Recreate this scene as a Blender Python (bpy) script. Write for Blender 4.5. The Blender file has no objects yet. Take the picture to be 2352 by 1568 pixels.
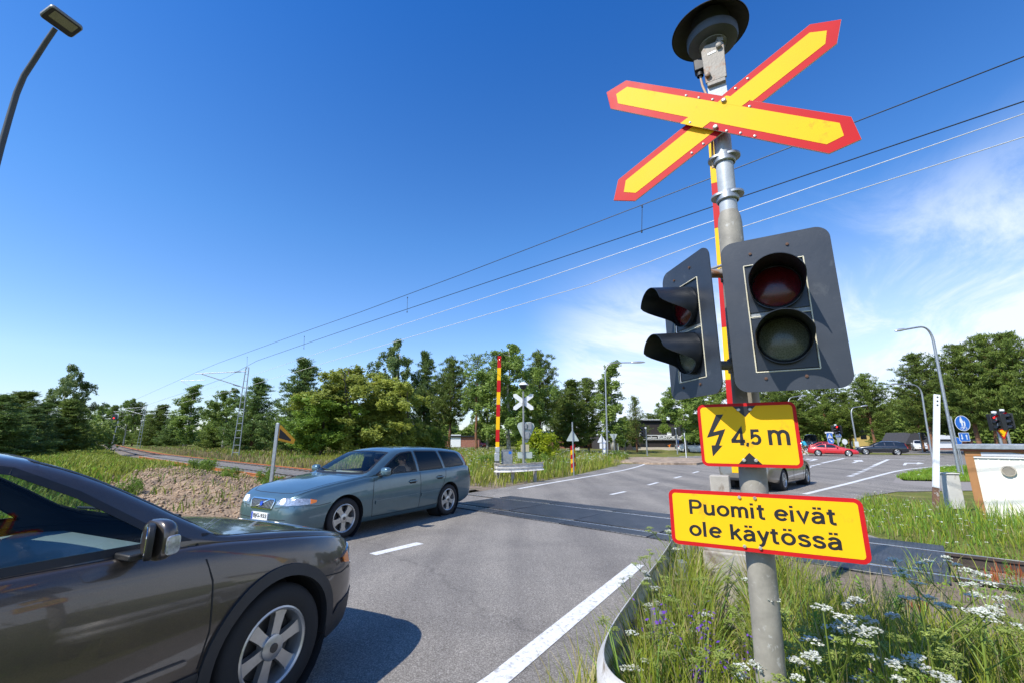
import bpy, bmesh, math, random
import numpy as np
from mathutils import Vector, Matrix
from mathutils.bvhtree import BVHTree
R = math.radians
S = bpy.context.scene
COL = S.collection
# ------------------------------------------------------------------ camera, sky, sun, exposure
CAM_H = 1.6
PITCH = math.atan(.226)
FPX = 1000.0                       # focal length in pixels of a 2352 px wide picture
cd = bpy.data.cameras.new('camera'); cam = bpy.data.objects.new('camera', cd); COL.objects.link(cam)
cd.sensor_width = 36.0; cd.lens = 36.0 * FPX / 2352; cd.clip_start = .05; cd.clip_end = 6000
cam.location = (0, 0, CAM_H); cam.rotation_euler = (math.pi / 2 + PITCH, 0, 0)
S.camera = cam
S.view_settings.view_transform = 'Standard'; S.view_settings.look = 'None'
S.view_settings.exposure = .55; S.view_settings.gamma = 1
SUN_EL = 49.0
SUN_D = Vector((.666, .549, 0)).normalized()          # horizontal direction the light travels
W = bpy.data.worlds.new('World'); S.world = W; W.use_nodes = True
def build_world():
    nt = W.node_tree; nt.nodes.clear(); L = nt.links.new
    def N(t, **k):
        n = nt.nodes.new(t)
        for a, b in k.items(): setattr(n, a, b)
        return n
    def M(op, a, b=None, clamp=False):
        n = N('ShaderNodeMath', operation=op, use_clamp=clamp)
        for i, x in enumerate((a, b)):
            if x is None: continue
            if isinstance(x, (int, float)): n.inputs[i].default_value = x
            else: L(x, n.inputs[i])
        return n.outputs[0]
    sky = N('ShaderNodeTexSky', sky_type='NISHITA', sun_disc=False)
    sky.sun_elevation = R(SUN_EL); sky.sun_rotation = math.atan2(-SUN_D.x, -SUN_D.y)
    sky.air_density = 1.0; sky.dust_density = .25; sky.ozone_density = 1.6; sky.altitude = 0
    hs = N('ShaderNodeHueSaturation'); hs.inputs['Saturation'].default_value = 1.18; hs.inputs['Value'].default_value = 1.0
    hs.inputs['Hue'].default_value = .503
    L(sky.outputs[0], hs.inputs['Color'])
    tc = N('ShaderNodeTexCoord'); sx = N('ShaderNodeSeparateXYZ'); L(tc.outputs['Generated'], sx.inputs[0])
    x, y, z = sx.outputs
    # the air is clear and dry: deepen the blue overhead, cool the glow along the horizon
    gr = N('ShaderNodeValToRGB'); e = gr.color_ramp.elements; e[0].position = .0; e[0].color = (.56, .60, .80, 1); e[1].position = .14; e[1].color = (.88, .88, .99, 1)
    for p_, c_ in ((.42, (.56, .83, 1.04, 1)), (.9, (.10, .55, 1.0, 1))): k = e.new(p_); k.color = c_
    L(z, gr.inputs[0]); gm = N('ShaderNodeMix', data_type='RGBA', blend_type='MULTIPLY'); gm.inputs[0].default_value = 1; L(hs.outputs[0], gm.inputs[6]); L(gr.outputs[0], gm.inputs[7])
    # thin cirrus: noise on a high flat layer seen in perspective
    zz = M('MAXIMUM', M('ADD', z, .10), .02)
    u = M('DIVIDE', x, zz); v = M('DIVIDE', y, zz)
    cb = N('ShaderNodeCombineXYZ')
    L(M('ADD', M('MULTIPLY', u, .55), M('MULTIPLY', v, .25)), cb.inputs[0]); L(M('SUBTRACT', M('MULTIPLY', v, .9), M('MULTIPLY', u, .75)), cb.inputs[1])
    n1 = N('ShaderNodeTexNoise'); n1.inputs['Scale'].default_value = 1.5; n1.inputs['Detail'].default_value = 10; n1.inputs['Roughness'].default_value = .66; n1.inputs['Distortion'].default_value = .9
    L(cb.outputs[0], n1.inputs['Vector'])
    n2 = N('ShaderNodeTexNoise'); n2.inputs['Scale'].default_value = .35; n2.inputs['Detail'].default_value = 3
    L(cb.outputs[0], n2.inputs['Vector'])
    nn = M('ADD', M('MULTIPLY', n1.outputs[0], .62), M('MULTIPLY', n2.outputs[0], .5))
    def SS(val, a, b):
        n = N('ShaderNodeMapRange', interpolation_type='SMOOTHSTEP'); L(val, n.inputs[0])
        n.inputs[1].default_value = a; n.inputs[2].default_value = b; return n.outputs[0]
    az = M('DIVIDE', x, M('MAXIMUM', M('SQRT', M('ADD', M('MULTIPLY', x, x), M('MULTIPLY', y, y))), .01))
    right = SS(az, .0, .26)
    low = M('SUBTRACT', 1.0, SS(z, .30, .54))
    # the layer thins out upwards along a slanting edge
    edge = M('SUBTRACT', 1.0, SS(M('SUBTRACT', z, M('MULTIPLY', az, .28)), .10, .34))
    cl = M('MULTIPLY', M('MULTIPLY', SS(nn, .44, .70), right), M('MULTIPLY', low, edge))
    veil = M('MULTIPLY', M('MULTIPLY', right, M('SUBTRACT', 1.0, SS(z, .04, .46))), M('ADD', .12, M('MULTIPLY', nn, .95)))
    fac = M('MINIMUM', M('ADD', M('MULTIPLY', cl, .70), veil), .94)
    mx = N('ShaderNodeMix', data_type='RGBA'); L(fac, mx.inputs[0]); L(gm.outputs[2], mx.inputs[6])
    mx.inputs[7].default_value = (4.5, 4.95, 5.8, 1)
    bg = N('ShaderNodeBackground'); L(mx.outputs[2], bg.inputs[0]); bg.inputs[1].default_value = .15
    L(bg.outputs[0], N('ShaderNodeOutputWorld').inputs[0])
build_world()
sd = bpy.data.lights.new('sun', 'SUN'); sun = bpy.data.objects.new('sun', sd); COL.objects.link(sun)
sd.energy = 4.3; sd.angle = R(.53); sd.color = (1.0, .955, .88)
_d = Vector((SUN_D.x * math.cos(R(SUN_EL)), SUN_D.y * math.cos(R(SUN_EL)), -math.sin(R(SUN_EL))))
sun.rotation_euler = _d.to_track_quat('-Z', 'Y').to_euler(); sun.location = (-20, -20, 40)

# ------------------------------------------------------------------ measuring helpers (picture point -> place on the ground)
_cp, _sp = math.cos(PITCH), math.sin(PITCH)
def _ray(u, v):
    x = (u - 1176) / FPX; y = -(v - 784) / FPX
    return Vector((x, _cp - y * _sp, _sp + y * _cp))
def G(u, v, z=0.0):
    d = _ray(u, v); t = (z - CAM_H) / d.z; return Vector((d.x * t, d.y * t, z))
def A(u, v, Y):
    d = _ray(u, v); t = Y / d.y; return Vector((d.x * t, Y, CAM_H + d.z * t))
def ONP(u, v, c, n):
    """point where the line of sight meets the plane through c with normal n"""
    d = _ray(u, v); o = Vector((0, 0, CAM_H)); t = (Vector(c) - o).dot(n) / d.dot(n); return o + d * t

# ------------------------------------------------------------------ materials
def _nodes(name):
    m = bpy.data.materials.new(name); m.use_nodes = True
    nt = m.node_tree; b = nt.nodes['Principled BSDF']; return m, nt, b
def _n(nt, t, **k):
    n = nt.nodes.new(t)
    for a, c in k.items(): setattr(n, a, c)
    return n
def _noise(nt, scale, detail=4, rough=.55, coord='Object', dist=0):
    tc = _n(nt, 'ShaderNodeTexCoord'); no = _n(nt, 'ShaderNodeTexNoise')
    no.inputs['Scale'].default_value = scale; no.inputs['Detail'].default_value = detail
    no.inputs['Roughness'].default_value = rough; no.inputs['Distortion'].default_value = dist
    nt.links.new(tc.outputs[coord], no.inputs['Vector']); return no
def _ramp(nt, src, stops):
    r = _n(nt, 'ShaderNodeValToRGB'); e = r.color_ramp.elements
    while len(e) > 1: e.remove(e[-1])
    e[0].position = stops[0][0]; e[0].color = (*stops[0][1], 1)
    for p, c in stops[1:]:
        k = e.new(p); k.color = (*c, 1)
    nt.links.new(src, r.inputs[0]); return r
def _bump(nt, b, src, strength, dist=.01):
    bp = _n(nt, 'ShaderNodeBump'); bp.inputs['Strength'].default_value = strength; bp.inputs['Distance'].default_value = dist
    nt.links.new(src, bp.inputs['Height']); nt.links.new(bp.outputs[0], b.inputs['Normal'])
def sc(c, k): return tuple(min(1, x * k) for x in c)
def mat(name, col, rough=.5, metal=0., var=.12, scale=6., bump=0., coat=0., spec=.5, dirt=None, dirt_scale=3., dirt_at=.6, bscale=None, coord='Object'):
    """painted / metal / concrete surface: uneven tone, uneven gloss, optional blotches of dirt or rust"""
    m, nt, b = _nodes(name); L = nt.links.new
    no = _noise(nt, scale, 5, .6, coord)
    rp = _ramp(nt, no.outputs[0], [(.25, sc(col, 1 - var)), (.75, sc(col, 1 + var))])
    out = rp.outputs[0]
    if dirt:
        d = _noise(nt, dirt_scale, 8, .68, coord, .3)
        dr = _ramp(nt, d.outputs[0], [(dirt_at - .03, (0, 0, 0)), (dirt_at + .07, (1, 1, 1))])
        mx = _n(nt, 'ShaderNodeMix', data_type='RGBA'); L(dr.outputs[0], mx.inputs[0]); L(out, mx.inputs[6]); mx.inputs[7].default_value = (*dirt, 1)
        out = mx.outputs[2]
    L(out, b.inputs['Base Color'])
    mr = _n(nt, 'ShaderNodeMapRange'); L(no.outputs[0], mr.inputs[0]); mr.inputs[3].default_value = max(0, rough - .08); mr.inputs[4].default_value = min(1, rough + .08)
    L(mr.outputs[0], b.inputs['Roughness'])
    b.inputs['Metallic'].default_value = metal; b.inputs['Specular IOR Level'].default_value = spec
    if coat: b.inputs['Coat Weight'].default_value = coat; b.inputs['Coat Roughness'].default_value = .03
    if bump:
        n3 = _noise(nt, bscale or scale * 6, 4, .6, coord); _bump(nt, b, n3.outputs[0], bump)
    return m
def glass(name, tint, alpha, rough=.02):
    """window glass: mostly clear with a tint, mirrors more at grazing angles"""
    m, nt, b = _nodes(name); L = nt.links.new; nt.nodes.remove(b)
    t = _n(nt, 'ShaderNodeBsdfTransparent'); t.inputs[0].default_value = (*tint, 1)
    g = _n(nt, 'ShaderNodeBsdfGlossy'); g.inputs['Roughness'].default_value = rough
    lw = _n(nt, 'ShaderNodeLayerWeight'); pw = _n(nt, 'ShaderNodeMath', operation='POWER'); L(lw.outputs['Facing'], pw.inputs[0]); pw.inputs[1].default_value = 4.5
    ma = _n(nt, 'ShaderNodeMath', operation='MULTIPLY_ADD'); L(pw.outputs[0], ma.inputs[0]); ma.inputs[1].default_value = .9; ma.inputs[2].default_value = alpha; ma.use_clamp = True
    mx = _n(nt, 'ShaderNodeMixShader'); L(ma.outputs[0], mx.inputs[0]); L(t.outputs[0], mx.inputs[1]); L(g.outputs[0], mx.inputs[2])
    L(mx.outputs[0], nt.nodes['Material Output'].inputs[0]); return m
def leafmat(name, c1, c2, c3=None, rough=.55, trans=.35, scale=1.4, cell=True):
    """foliage: tone varies by clump and from plant to plant; light comes through"""
    m, nt, b = _nodes(name); L = nt.links.new
    no = _noise(nt, scale, 3, .6)
    stops = [(.32, c1), (.60, c2)] + ([(.78, c3)] if c3 else [])
    rp = _ramp(nt, no.outputs[0], stops)
    oi = _n(nt, 'ShaderNodeObjectInfo'); hs = _n(nt, 'ShaderNodeHueSaturation')
    mr = _n(nt, 'ShaderNodeMapRange'); L(oi.outputs['Random'], mr.inputs[0]); mr.inputs[3].default_value = .82; mr.inputs[4].default_value = 1.18
    L(mr.outputs[0], hs.inputs['Value']); L(rp.outputs[0], hs.inputs['Color'])
    L(hs.outputs[0], b.inputs['Base Color']); b.inputs['Roughness'].default_value = rough; b.inputs['Specular IOR Level'].default_value = .3
    tr = _n(nt, 'ShaderNodeBsdfTranslucent'); L(hs.outputs[0], tr.inputs[0])
    mx = _n(nt, 'ShaderNodeMixShader'); mx.inputs[0].default_value = trans
    L(b.outputs[0], mx.inputs[1]); L(tr.outputs[0], mx.inputs[2]); L(mx.outputs[0], nt.nodes['Material Output'].inputs[0]); return m
def emis(name, col, k):
    m, nt, b = _nodes(name); b.inputs['Base Color'].default_value = (*sc(col, .4), 1)
    b.inputs['Emission Color'].default_value = (*col, 1); b.inputs['Emission Strength'].default_value = k; b.inputs['Roughness'].default_value = .3
    no = _noise(nt, 60, 2); mr = _n(nt, 'ShaderNodeMapRange'); nt.links.new(no.outputs[0], mr.inputs[0]); mr.inputs[3].default_value = k * .8; mr.inputs[4].default_value = k * 1.2
    nt.links.new(mr.outputs[0], b.inputs['Emission Strength']); return m

# ------------------------------------------------------------------ mesh builder
def frame(o, xd, yd):
    xd = Vector(xd).normalized(); yd = Vector(yd); zd = xd.cross(yd).normalized(); yd = zd.cross(xd)
    m = Matrix((xd, yd, zd)).transposed().to_4x4(); m.translation = Vector(o); return m
def T(x=0, y=0, z=0): return Matrix.Translation((x, y, z))
def RX(a): return Matrix.Rotation(R(a), 4, 'X')
def RY(a): return Matrix.Rotation(R(a), 4, 'Y')
def RZ(a): return Matrix.Rotation(R(a), 4, 'Z')
I4 = Matrix.Identity(4)
class MB:
    def __init__(s): s.v = []; s.f = []; s.m = []
    def add(s, vs, fs, mi=0, X=None):
        b = len(s.v)
        s.v += [tuple(X @ Vector(q)) for q in vs] if X is not None else [tuple(q) for q in vs]
        s.f += [tuple(i + b for i in f) for f in fs]; s.m += [mi] * len(fs); return s
    def box(s, c, d, X=None, mi=0, top=(1, 1)):
        x, y, z = d[0] / 2, d[1] / 2, d[2] / 2; tx, ty = top
        vs = [(c[0] + i * x * (tx if k > 0 else 1), c[1] + j * y * (ty if k > 0 else 1), c[2] + k * z) for k in (-1, 1) for i, j in ((-1, -1), (1, -1), (1, 1), (-1, 1))]
        return s.add(vs, [(3, 2, 1, 0), (4, 5, 6, 7), (0, 1, 5, 4), (1, 2, 6, 5), (2, 3, 7, 6), (3, 0, 4, 7)], mi, X)
    def tube(s, pts, r, n=8, mi=0, X=None, cap=True):
        pts = [Vector(p) for p in pts]; k = len(pts); rs = [r] * k if isinstance(r, (int, float)) else r
        vs = []; fs = []; ref = None
        for i, p in enumerate(pts):
            d = (pts[min(i + 1, k - 1)] - pts[max(i - 1, 0)]).normalized()
            if ref is None: ref = d.orthogonal().normalized()
            ref = (ref - d * ref.dot(d)); ref = ref.normalized() if ref.length > 1e-6 else d.orthogonal().normalized()
            b = d.cross(ref)
            for j in range(n):
                a = 2 * math.pi * j / n; vs.append(p + (ref * math.cos(a) + b * math.sin(a)) * rs[i])
        for i in range(k - 1):
            for j in range(n):
                fs.append((i * n + j, i * n + (j + 1) % n, (i + 1) * n + (j + 1) % n, (i + 1) * n + j))
        if cap: fs += [tuple(range(n - 1, -1, -1)), tuple(range((k - 1) * n, k * n))]
        return s.add(vs, fs, mi, X)
    def lathe(s, prof, n=24, X=None, mi=0, closed=False, cap=False):
        vs = []; fs = []; k = len(prof)
        for r, z in prof:
            for j in range(n):
                a = 2 * math.pi * j / n; vs.append((r * math.cos(a), r * math.sin(a), z))
        for i in range(k if closed else k - 1):
            i2 = (i + 1) % k
            for j in range(n): fs.append((i * n + j, i * n + (j + 1) % n, i2 * n + (j + 1) % n, i2 * n + j))
        if cap:
            if prof[0][0] > 1e-6: fs.append(tuple(range(n - 1, -1, -1)))
            if prof[-1][0] > 1e-6: fs.append(tuple(range((k - 1) * n, k * n)))
        return s.add(vs, fs, mi, X)
    def prism(s, poly, z0, z1, X=None, mi=0, side=None):
        """polygon (x, y) counter-clockwise, extruded from z0 to z1"""
        n = len(poly); vs = [(x, y, z0) for x, y in poly] + [(x, y, z1) for x, y in poly]
        s.add(vs, [tuple(range(n - 1, -1, -1)), tuple(range(n, 2 * n))], mi, X)
        b = len(s.v) - 2 * n; fs = [(b + i, b + (i + 1) % n, b + n + (i + 1) % n, b + n + i) for i in range(n)]
        s.f += fs; s.m += [mi if side is None else side] * n; return s
    def sweep(s, path, sect, X=None, mi=0, closed=True, up=(0, 0, 1)):
        """section (sideways, up) carried along a level path"""
        path = [Vector(p) for p in path]; k = len(path); n = len(sect); vs = []; fs = []; up = Vector(up)
        for i, p in enumerate(path):
            d = (path[min(i + 1, k - 1)] - path[max(i - 1, 0)]); d.z = 0; d.normalize(); sd_ = d.cross(up)
            for a, b in sect: vs.append(p + sd_ * a + up * b)
        for i in range(k - 1):
            for j in range(n if closed else n - 1):
                fs.append((i * n + j, i * n + (j + 1) % n, (i + 1) * n + (j + 1) % n, (i + 1) * n + j))
        if closed: fs += [tuple(range(n)), tuple(range(k * n - 1, (k - 1) * n - 1, -1))]
        return s.add(vs, fs, mi, X)
    def mesh(s, name):
        me = bpy.data.meshes.new(name); me.from_pydata(s.v, [], s.f); me.polygons.foreach_set('material_index', s.m); return me
    def build(s, name, mats, parent=None, smooth=35, bevel=0, seg=2):
        return link(name, s.mesh(name), mats, parent, smooth, bevel, seg)
def link(name, me, mats, parent=None, smooth=35, bevel=0, seg=2):
    for m in (mats if isinstance(mats, (list, tuple)) else [mats]): me.materials.append(m)
    if smooth:
        bm = bmesh.new(); bm.from_mesh(me); bmesh.ops.recalc_face_normals(bm, faces=bm.faces); bm.to_mesh(me); bm.free()
        me.polygons.foreach_set('use_smooth', [True] * len(me.polygons)); me.set_sharp_from_angle(angle=R(smooth))
    o = bpy.data.objects.new(name, me); COL.objects.link(o)
    if parent: o.parent = parent
    if bevel:
        b = o.modifiers.new('bevel', 'BEVEL'); b.width = bevel; b.segments = seg; b.limit_method = 'ANGLE'
    return o
def tag(o, label=None, cat=None, group=None, kind=None):
    if label: o['label'] = label
    if cat: o['category'] = cat
    if group: o['group'] = group
    if kind: o['kind'] = kind
    return o
def thing(name, label, cat, loc=(0, 0, 0), rz=0., group=None):
    o = bpy.data.objects.new(name, None); COL.objects.link(o); o.location = loc; o.rotation_euler = (0, 0, rz)
    o.empty_display_size = .2; return tag(o, label, cat, group)
def dup(o, parent=None):
    c = o.copy(); COL.objects.link(c); c.parent = parent
    for ch in o.children: dup(ch, c)
    return c
def mesh_np(name, V, F, mats, parent=None, mi=None, kind=None):
    """big meshes: V (n,3), F (m,k) with one k"""
    V = np.asarray(V, np.float32); F = np.asarray(F, np.int32); k = F.shape[1]
    me = bpy.data.meshes.new(name); me.vertices.add(len(V)); me.vertices.foreach_set('co', V.ravel())
    me.loops.add(F.size); me.loops.foreach_set('vertex_index', F.ravel())
    me.polygons.add(len(F)); me.polygons.foreach_set('loop_start', np.arange(0, F.size, k, dtype=np.int32)); me.polygons.foreach_set('loop_total', np.full(len(F), k, np.int32))
    if mi is not None: me.polygons.foreach_set('material_index', np.asarray(mi, np.int32))
    for m in (mats if isinstance(mats, (list, tuple)) else [mats]): me.materials.append(m)
    me.update(calc_edges=True); me.validate()
    o = bpy.data.objects.new(name, me); COL.objects.link(o)
    if parent: o.parent = parent
    return o
def _arc(cx, cy, rx, ry, a0, a1, n=10): return [(cx + rx * math.cos(R(a0 + (a1 - a0) * i / n)), cy + ry * math.sin(R(a0 + (a1 - a0) * i / n))) for i in range(n + 1)]
def _cat(P, n=5):
    o = []
    for i in range(len(P) - 1):
        p0, p1, p2, p3 = [Vector(P[max(0, min(len(P) - 1, k))]) for k in (i - 1, i, i + 1, i + 2)]
        for k in range(n): t = k / n; q = .5 * (2 * p1 + (p2 - p0) * t + (2 * p0 - 5 * p1 + 4 * p2 - p3) * t * t + (3 * p1 - p0 - 3 * p2 + p3) * t ** 3); o.append((q.x, q.y))
    return o + [P[-1]]
_O = [_arc(.34, .365, .26, .295, 0, 360, 28)]; _A = [[(.52, 0), (.52, .46)], [(.52, .40)] + _arc(.31, .47, .21, .19, 0, 160, 10), _cat([(.52, .41), (.40, .405), (.25, .385), (.12, .31), (.09, .20), (.14, .09), (.25, .055), (.38, .09), (.50, .20)])]
_dots = lambda a, b: [[(a, .86), (a, 1.0)], [(b, .86), (b, 1.0)]]
GLYPH = {'P': ([[(.10, 0), (.10, 1)], [(.10, .935), (.40, .935)] + _arc(.42, .70, .235, .235, 90, -90) + [(.10, .465)]], .76), 'u': ([[(.09, .73), (.09, .27)] + _arc(.29, .26, .20, .195, 180, 330) + [(.53, .22)], [(.53, .73), (.53, 0)]], .66), 'o': (_O, .70),
    'm': ([[(.09, 0), (.09, .73)], [(.09, .46)] + _arc(.27, .46, .18, .205, 170, 0) + [(.45, 0)], [(.45, .46)] + _arc(.63, .46, .18, .205, 170, 0) + [(.81, 0)]], .95), 'i': ([[(.09, 0), (.09, .73)], [(.09, .86), (.09, 1.0)]], .27), 't': ([[(.17, .92), (.17, .19)] + _arc(.30, .18, .13, .125, 180, 275, 6) + [(.38, .062)], [(.0, .67), (.37, .67)]], .43),
    'e': ([[(.10, .375), (.585, .375)], _arc(.34, .365, .26, .295, 2, 322, 24)], .69), 'v': ([[(.05, .73), (.285, .05), (.52, .73)]], .58), 'ä': (_A + _dots(.20, .42), .66), 'l': ([[(.09, 0), (.09, 1)]], .27), 'k': ([[(.09, 0), (.09, 1)], [(.49, .73), (.13, .33)], [(.24, .44), (.53, 0)]], .58),
    'y': ([[(.05, .73), (.285, .06)], _cat([(.52, .73), (.33, .17), (.24, -.10), (.15, -.20), (.04, -.205)])], .57), 'ö': (_O + _dots(.22, .46), .70), 's': ([_cat([(.49, .53), (.43, .63), (.29, .665), (.15, .62), (.105, .53), (.17, .435), (.30, .385), (.45, .32), (.505, .20), (.44, .09), (.29, .06), (.14, .10), (.075, .21)])], .59),
    '4': ([[(.47, 0), (.47, .93), (.08, .30), (.08, .235), (.62, .235)]], .7), '5': ([[(.54, .93), (.15, .93), (.12, .50)] + _cat([(.12, .50), (.22, .575), (.34, .60), (.48, .52), (.545, .34), (.49, .15), (.34, .06), (.19, .08), (.08, .17)])[1:]], .7), ',': ([[(.10, .12), (.10, .02), (.03, -.10)]], .2), ' ': ([], .30)}
def stroke_poly(P, w, closed=False):
    P = [Vector(p) for p in P]; P = [p for i, p in enumerate(P) if i == 0 or (p - P[i - 1]).length > 1e-4]; n = len(P); cl = (P[0] - P[-1]).length < 1e-3 and n > 3
    if cl: P = P[:-1]; n -= 1
    Lf = []; Rt = []
    for i in range(n):
        a = P[i - 1] if (cl or i) else None; b = P[(i + 1) % n] if (cl or i < n - 1) else None
        d1 = (P[i] - a).normalized() if a is not None else None; d2 = (b - P[i]).normalized() if b is not None else None
        d1 = d1 or d2; d2 = d2 or d1; t = (d1 + d2); t = t.normalized() if t.length > 1e-4 else d1; nn = Vector((-t.y, t.x)); k = max(.45, nn.dot(Vector((-d1.y, d1.x)))); Lf.append(P[i] + nn * (w / 2 / k)); Rt.append(P[i] - nn * (w / 2 / k))
    return Lf, Rt, cl
def letters(name, s, m, parent, F, x0, x1, y0, y1, w=.168, gap=.06, th=.0006, box=False):
    """drawn sans-serif letters between x0 and x1, base line y0, capital height y1 - y0"""
    pen = 0; words_ = [MB()]; q = 0
    for ch in s:
        st, adv = GLYPH[ch]
        if ch == ' ': words_.append(MB())
        for p in st:
            Lf, Rt, cl = stroke_poly([(a + pen, b) for a, b in p], w); n = len(Lf); zt = .0005 + .000012 * (q % 9); q += 1; vs = [(v.x, v.y, zt) for v in Lf] + [(v.x, v.y, zt) for v in Rt]
            words_[-1].add(vs, [(i, n + i, n + (i + 1) % n, (i + 1) % n) for i in range(n if cl else n - 1)])
        pen += adv + gap
    V = [v for mb in words_ for v in mb.v]; a0 = min(v[0] for v in V); a1 = max(v[0] for v in V); b0, b1 = (min(v[1] for v in V), max(v[1] for v in V)) if box else (0, 1.)
    for mb in words_:
        mb.v = [tuple(F @ Vector((x0 + (x - a0) / (a1 - a0) * (x1 - x0), y0 + (y - b0) / (b1 - b0) * (y1 - y0), z))) for x, y, z in mb.v]
        mb.build(name, m, parent, 0)
def text_mesh(s, m, bold=0., spacing=1.):
    c = bpy.data.curves.new('lettering', 'FONT'); c.body = s; c.size = 1; c.offset = bold; c.extrude = .005; c.space_character = spacing; c.resolution_u = 4
    o = bpy.data.objects.new('lettering', c); COL.objects.link(o); dg = bpy.context.evaluated_depsgraph_get(); me = bpy.data.meshes.new_from_object(o.evaluated_get(dg)); bpy.data.objects.remove(o); bpy.data.curves.remove(c)
    me.materials.clear(); me.materials.append(m); n = len(me.vertices); co = np.empty(n * 3, np.float32); me.vertices.foreach_get('co', co); return me, co.reshape(-1, 3)
def text_box(name, s, m, parent, F, x0, x1, y0, y1, bold=.02, spacing=1., ref=None, th=.0006):
    """lettering fitted to a box on the sign; ref: a letter that should span y0..y1 (else the whole line does)"""
    me, co = text_mesh(s, m, bold, spacing)
    if ref: r_, rc = text_mesh(ref, m, bold); b0, b1 = rc[:, 1].min(), rc[:, 1].max(); bpy.data.meshes.remove(r_)
    else: b0, b1 = co[:, 1].min(), co[:, 1].max()
    a0, a1 = co[:, 0].min(), co[:, 0].max()
    co[:, 0] = x0 + (co[:, 0] - a0) / (a1 - a0) * (x1 - x0); co[:, 1] = y0 + (co[:, 1] - b0) / (b1 - b0) * (y1 - y0); co[:, 2] = co[:, 2] * (th / .005)
    me.vertices.foreach_set('co', co.ravel()); me.name = name; me.transform(F); me.update()
    o = bpy.data.objects.new(name, me); COL.objects.link(o); o.parent = parent; return o
def rrect(w, h, r, n=5, cx=0, cy=0):
    p = []
    for sx_, sy_, a0 in ((1, -1, -90), (1, 1, 0), (-1, 1, 90), (-1, -1, 180)):
        for i in range(n + 1):
            a = R(a0 + 90 * i / n); p.append((cx + sx_ * (w / 2 - r) + r * math.cos(a), cy + sy_ * (h / 2 - r) + r * math.sin(a)))
    return p
def circ(r, n=24, cx=0, cy=0, a0=0): return [(cx + r * math.cos(a0 + 2 * math.pi * i / n), cy + r * math.sin(a0 + 2 * math.pi * i / n)) for i in range(n)]
def pchip(pts):
    xs = [p[0] for p in pts]; ys = [p[1] for p in pts]; n = len(xs)
    h = [xs[i + 1] - xs[i] for i in range(n - 1)]; d = [(ys[i + 1] - ys[i]) / h[i] for i in range(n - 1)]; m = [0.] * n
    m[0] = d[0]; m[-1] = d[-1]
    for i in range(1, n - 1):
        if d[i - 1] * d[i] > 0:
            w1 = 2 * h[i] + h[i - 1]; w2 = h[i] + 2 * h[i - 1]; m[i] = (w1 + w2) / (w1 / d[i - 1] + w2 / d[i])
    def f(x):
        if x <= xs[0]: return ys[0]
        if x >= xs[-1]: return ys[-1]
        i = 0
        while x > xs[i + 1]: i += 1
        t = (x - xs[i]) / h[i]
        return (2 * t ** 3 - 3 * t * t + 1) * ys[i] + (t ** 3 - 2 * t * t + t) * h[i] * m[i] + (-2 * t ** 3 + 3 * t * t) * ys[i + 1] + (t ** 3 - t * t) * h[i] * m[i + 1]
    return f
def ss(x, a, b):
    t = min(1, max(0, (x - a) / (b - a))); return t * t * (3 - 2 * t)

# ------------------------------------------------------------------ palette
C_RED = (.50, .008, .010); C_YEL = (.86, .475, .004)
M_red = mat('sign_red', C_RED, .55, var=.06, scale=9, spec=.25)
M_yel = mat('sign_yellow', C_YEL, .58, spec=.25, var=.04, scale=7, dirt=(.66, .37, .012), dirt_scale=14, dirt_at=.62)
M_black = mat('sign_black', (.012, .012, .013), .45, var=.2, dirt=(.10, .09, .06), dirt_scale=45, dirt_at=.70)
M_galv = mat('galvanised_steel', (.36, .38, .39), .48, .75, var=.22, scale=14, bump=.12)
M_galvd = mat('weathered_galvanised_steel', (.27, .28, .28), .6, .5, var=.25, scale=9, bump=.15, dirt=(.2, .12, .07), dirt_scale=7, dirt_at=.66)
M_paintgrey = mat('grey_pole_paint', (.26, .24, .195), .6, 0, var=.28, scale=11, bump=.12, dirt=(.42, .41, .37), dirt_scale=26, dirt_at=.62)
M_post_up = mat('pale_pole_paint', (.40, .43, .45), .5, .1, var=.16, scale=12, bump=.1, dirt=(.25, .17, .11), dirt_scale=6, dirt_at=.70)
M_rusty = mat('rust_stained_steel', (.27, .245, .21), .6, .1, var=.2, scale=14, bump=.2, dirt=(.24, .10, .035), dirt_scale=8, dirt_at=.57)
M_board = mat('dark_signal_paint', (.032, .038, .049), .42, 0, var=.14, scale=9, bump=.04, dirt=(.055, .062, .072), dirt_scale=14, dirt_at=.62)
M_visor = mat('black_visor_plastic', (.012, .015, .020), .36, 0, var=.2, scale=20, bump=.05)
M_dark = mat('black_plastic', (.010, .011, .012), .5, 0, var=.2, scale=20)
M_rub = mat('tyre_rubber', (.014, .014, .015), .78, 0, var=.25, scale=16, bump=.1)
M_conc = mat('concrete', (.36, .33, .28), .85, 0, var=.18, scale=8, bump=.35, dirt=(.19, .15, .11), dirt_scale=3.5, dirt_at=.55)
M_white = mat('white_paint', (.72, .73, .72), .45, 0, var=.06, scale=9, dirt=(.40, .36, .30), dirt_scale=5, dirt_at=.70)
M_alu = mat('bare_aluminium', (.58, .58, .56), .4, .7, var=.15, scale=14)
M_signback = mat('sign_back_grey', (.42, .47, .43), .55, .15, var=.12, scale=5)
M_blue = mat('sign_blue', (.012, .13, .50), .38, var=.06)
M_bolt = mat('steel_bolt', (.50, .47, .42), .35, .6, var=.25, scale=40, dirt=(.2, .09, .04), dirt_scale=30, dirt_at=.62)
M_cream = mat('cream_gasket', (.62, .57, .42), .6, var=.2, scale=20)
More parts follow.
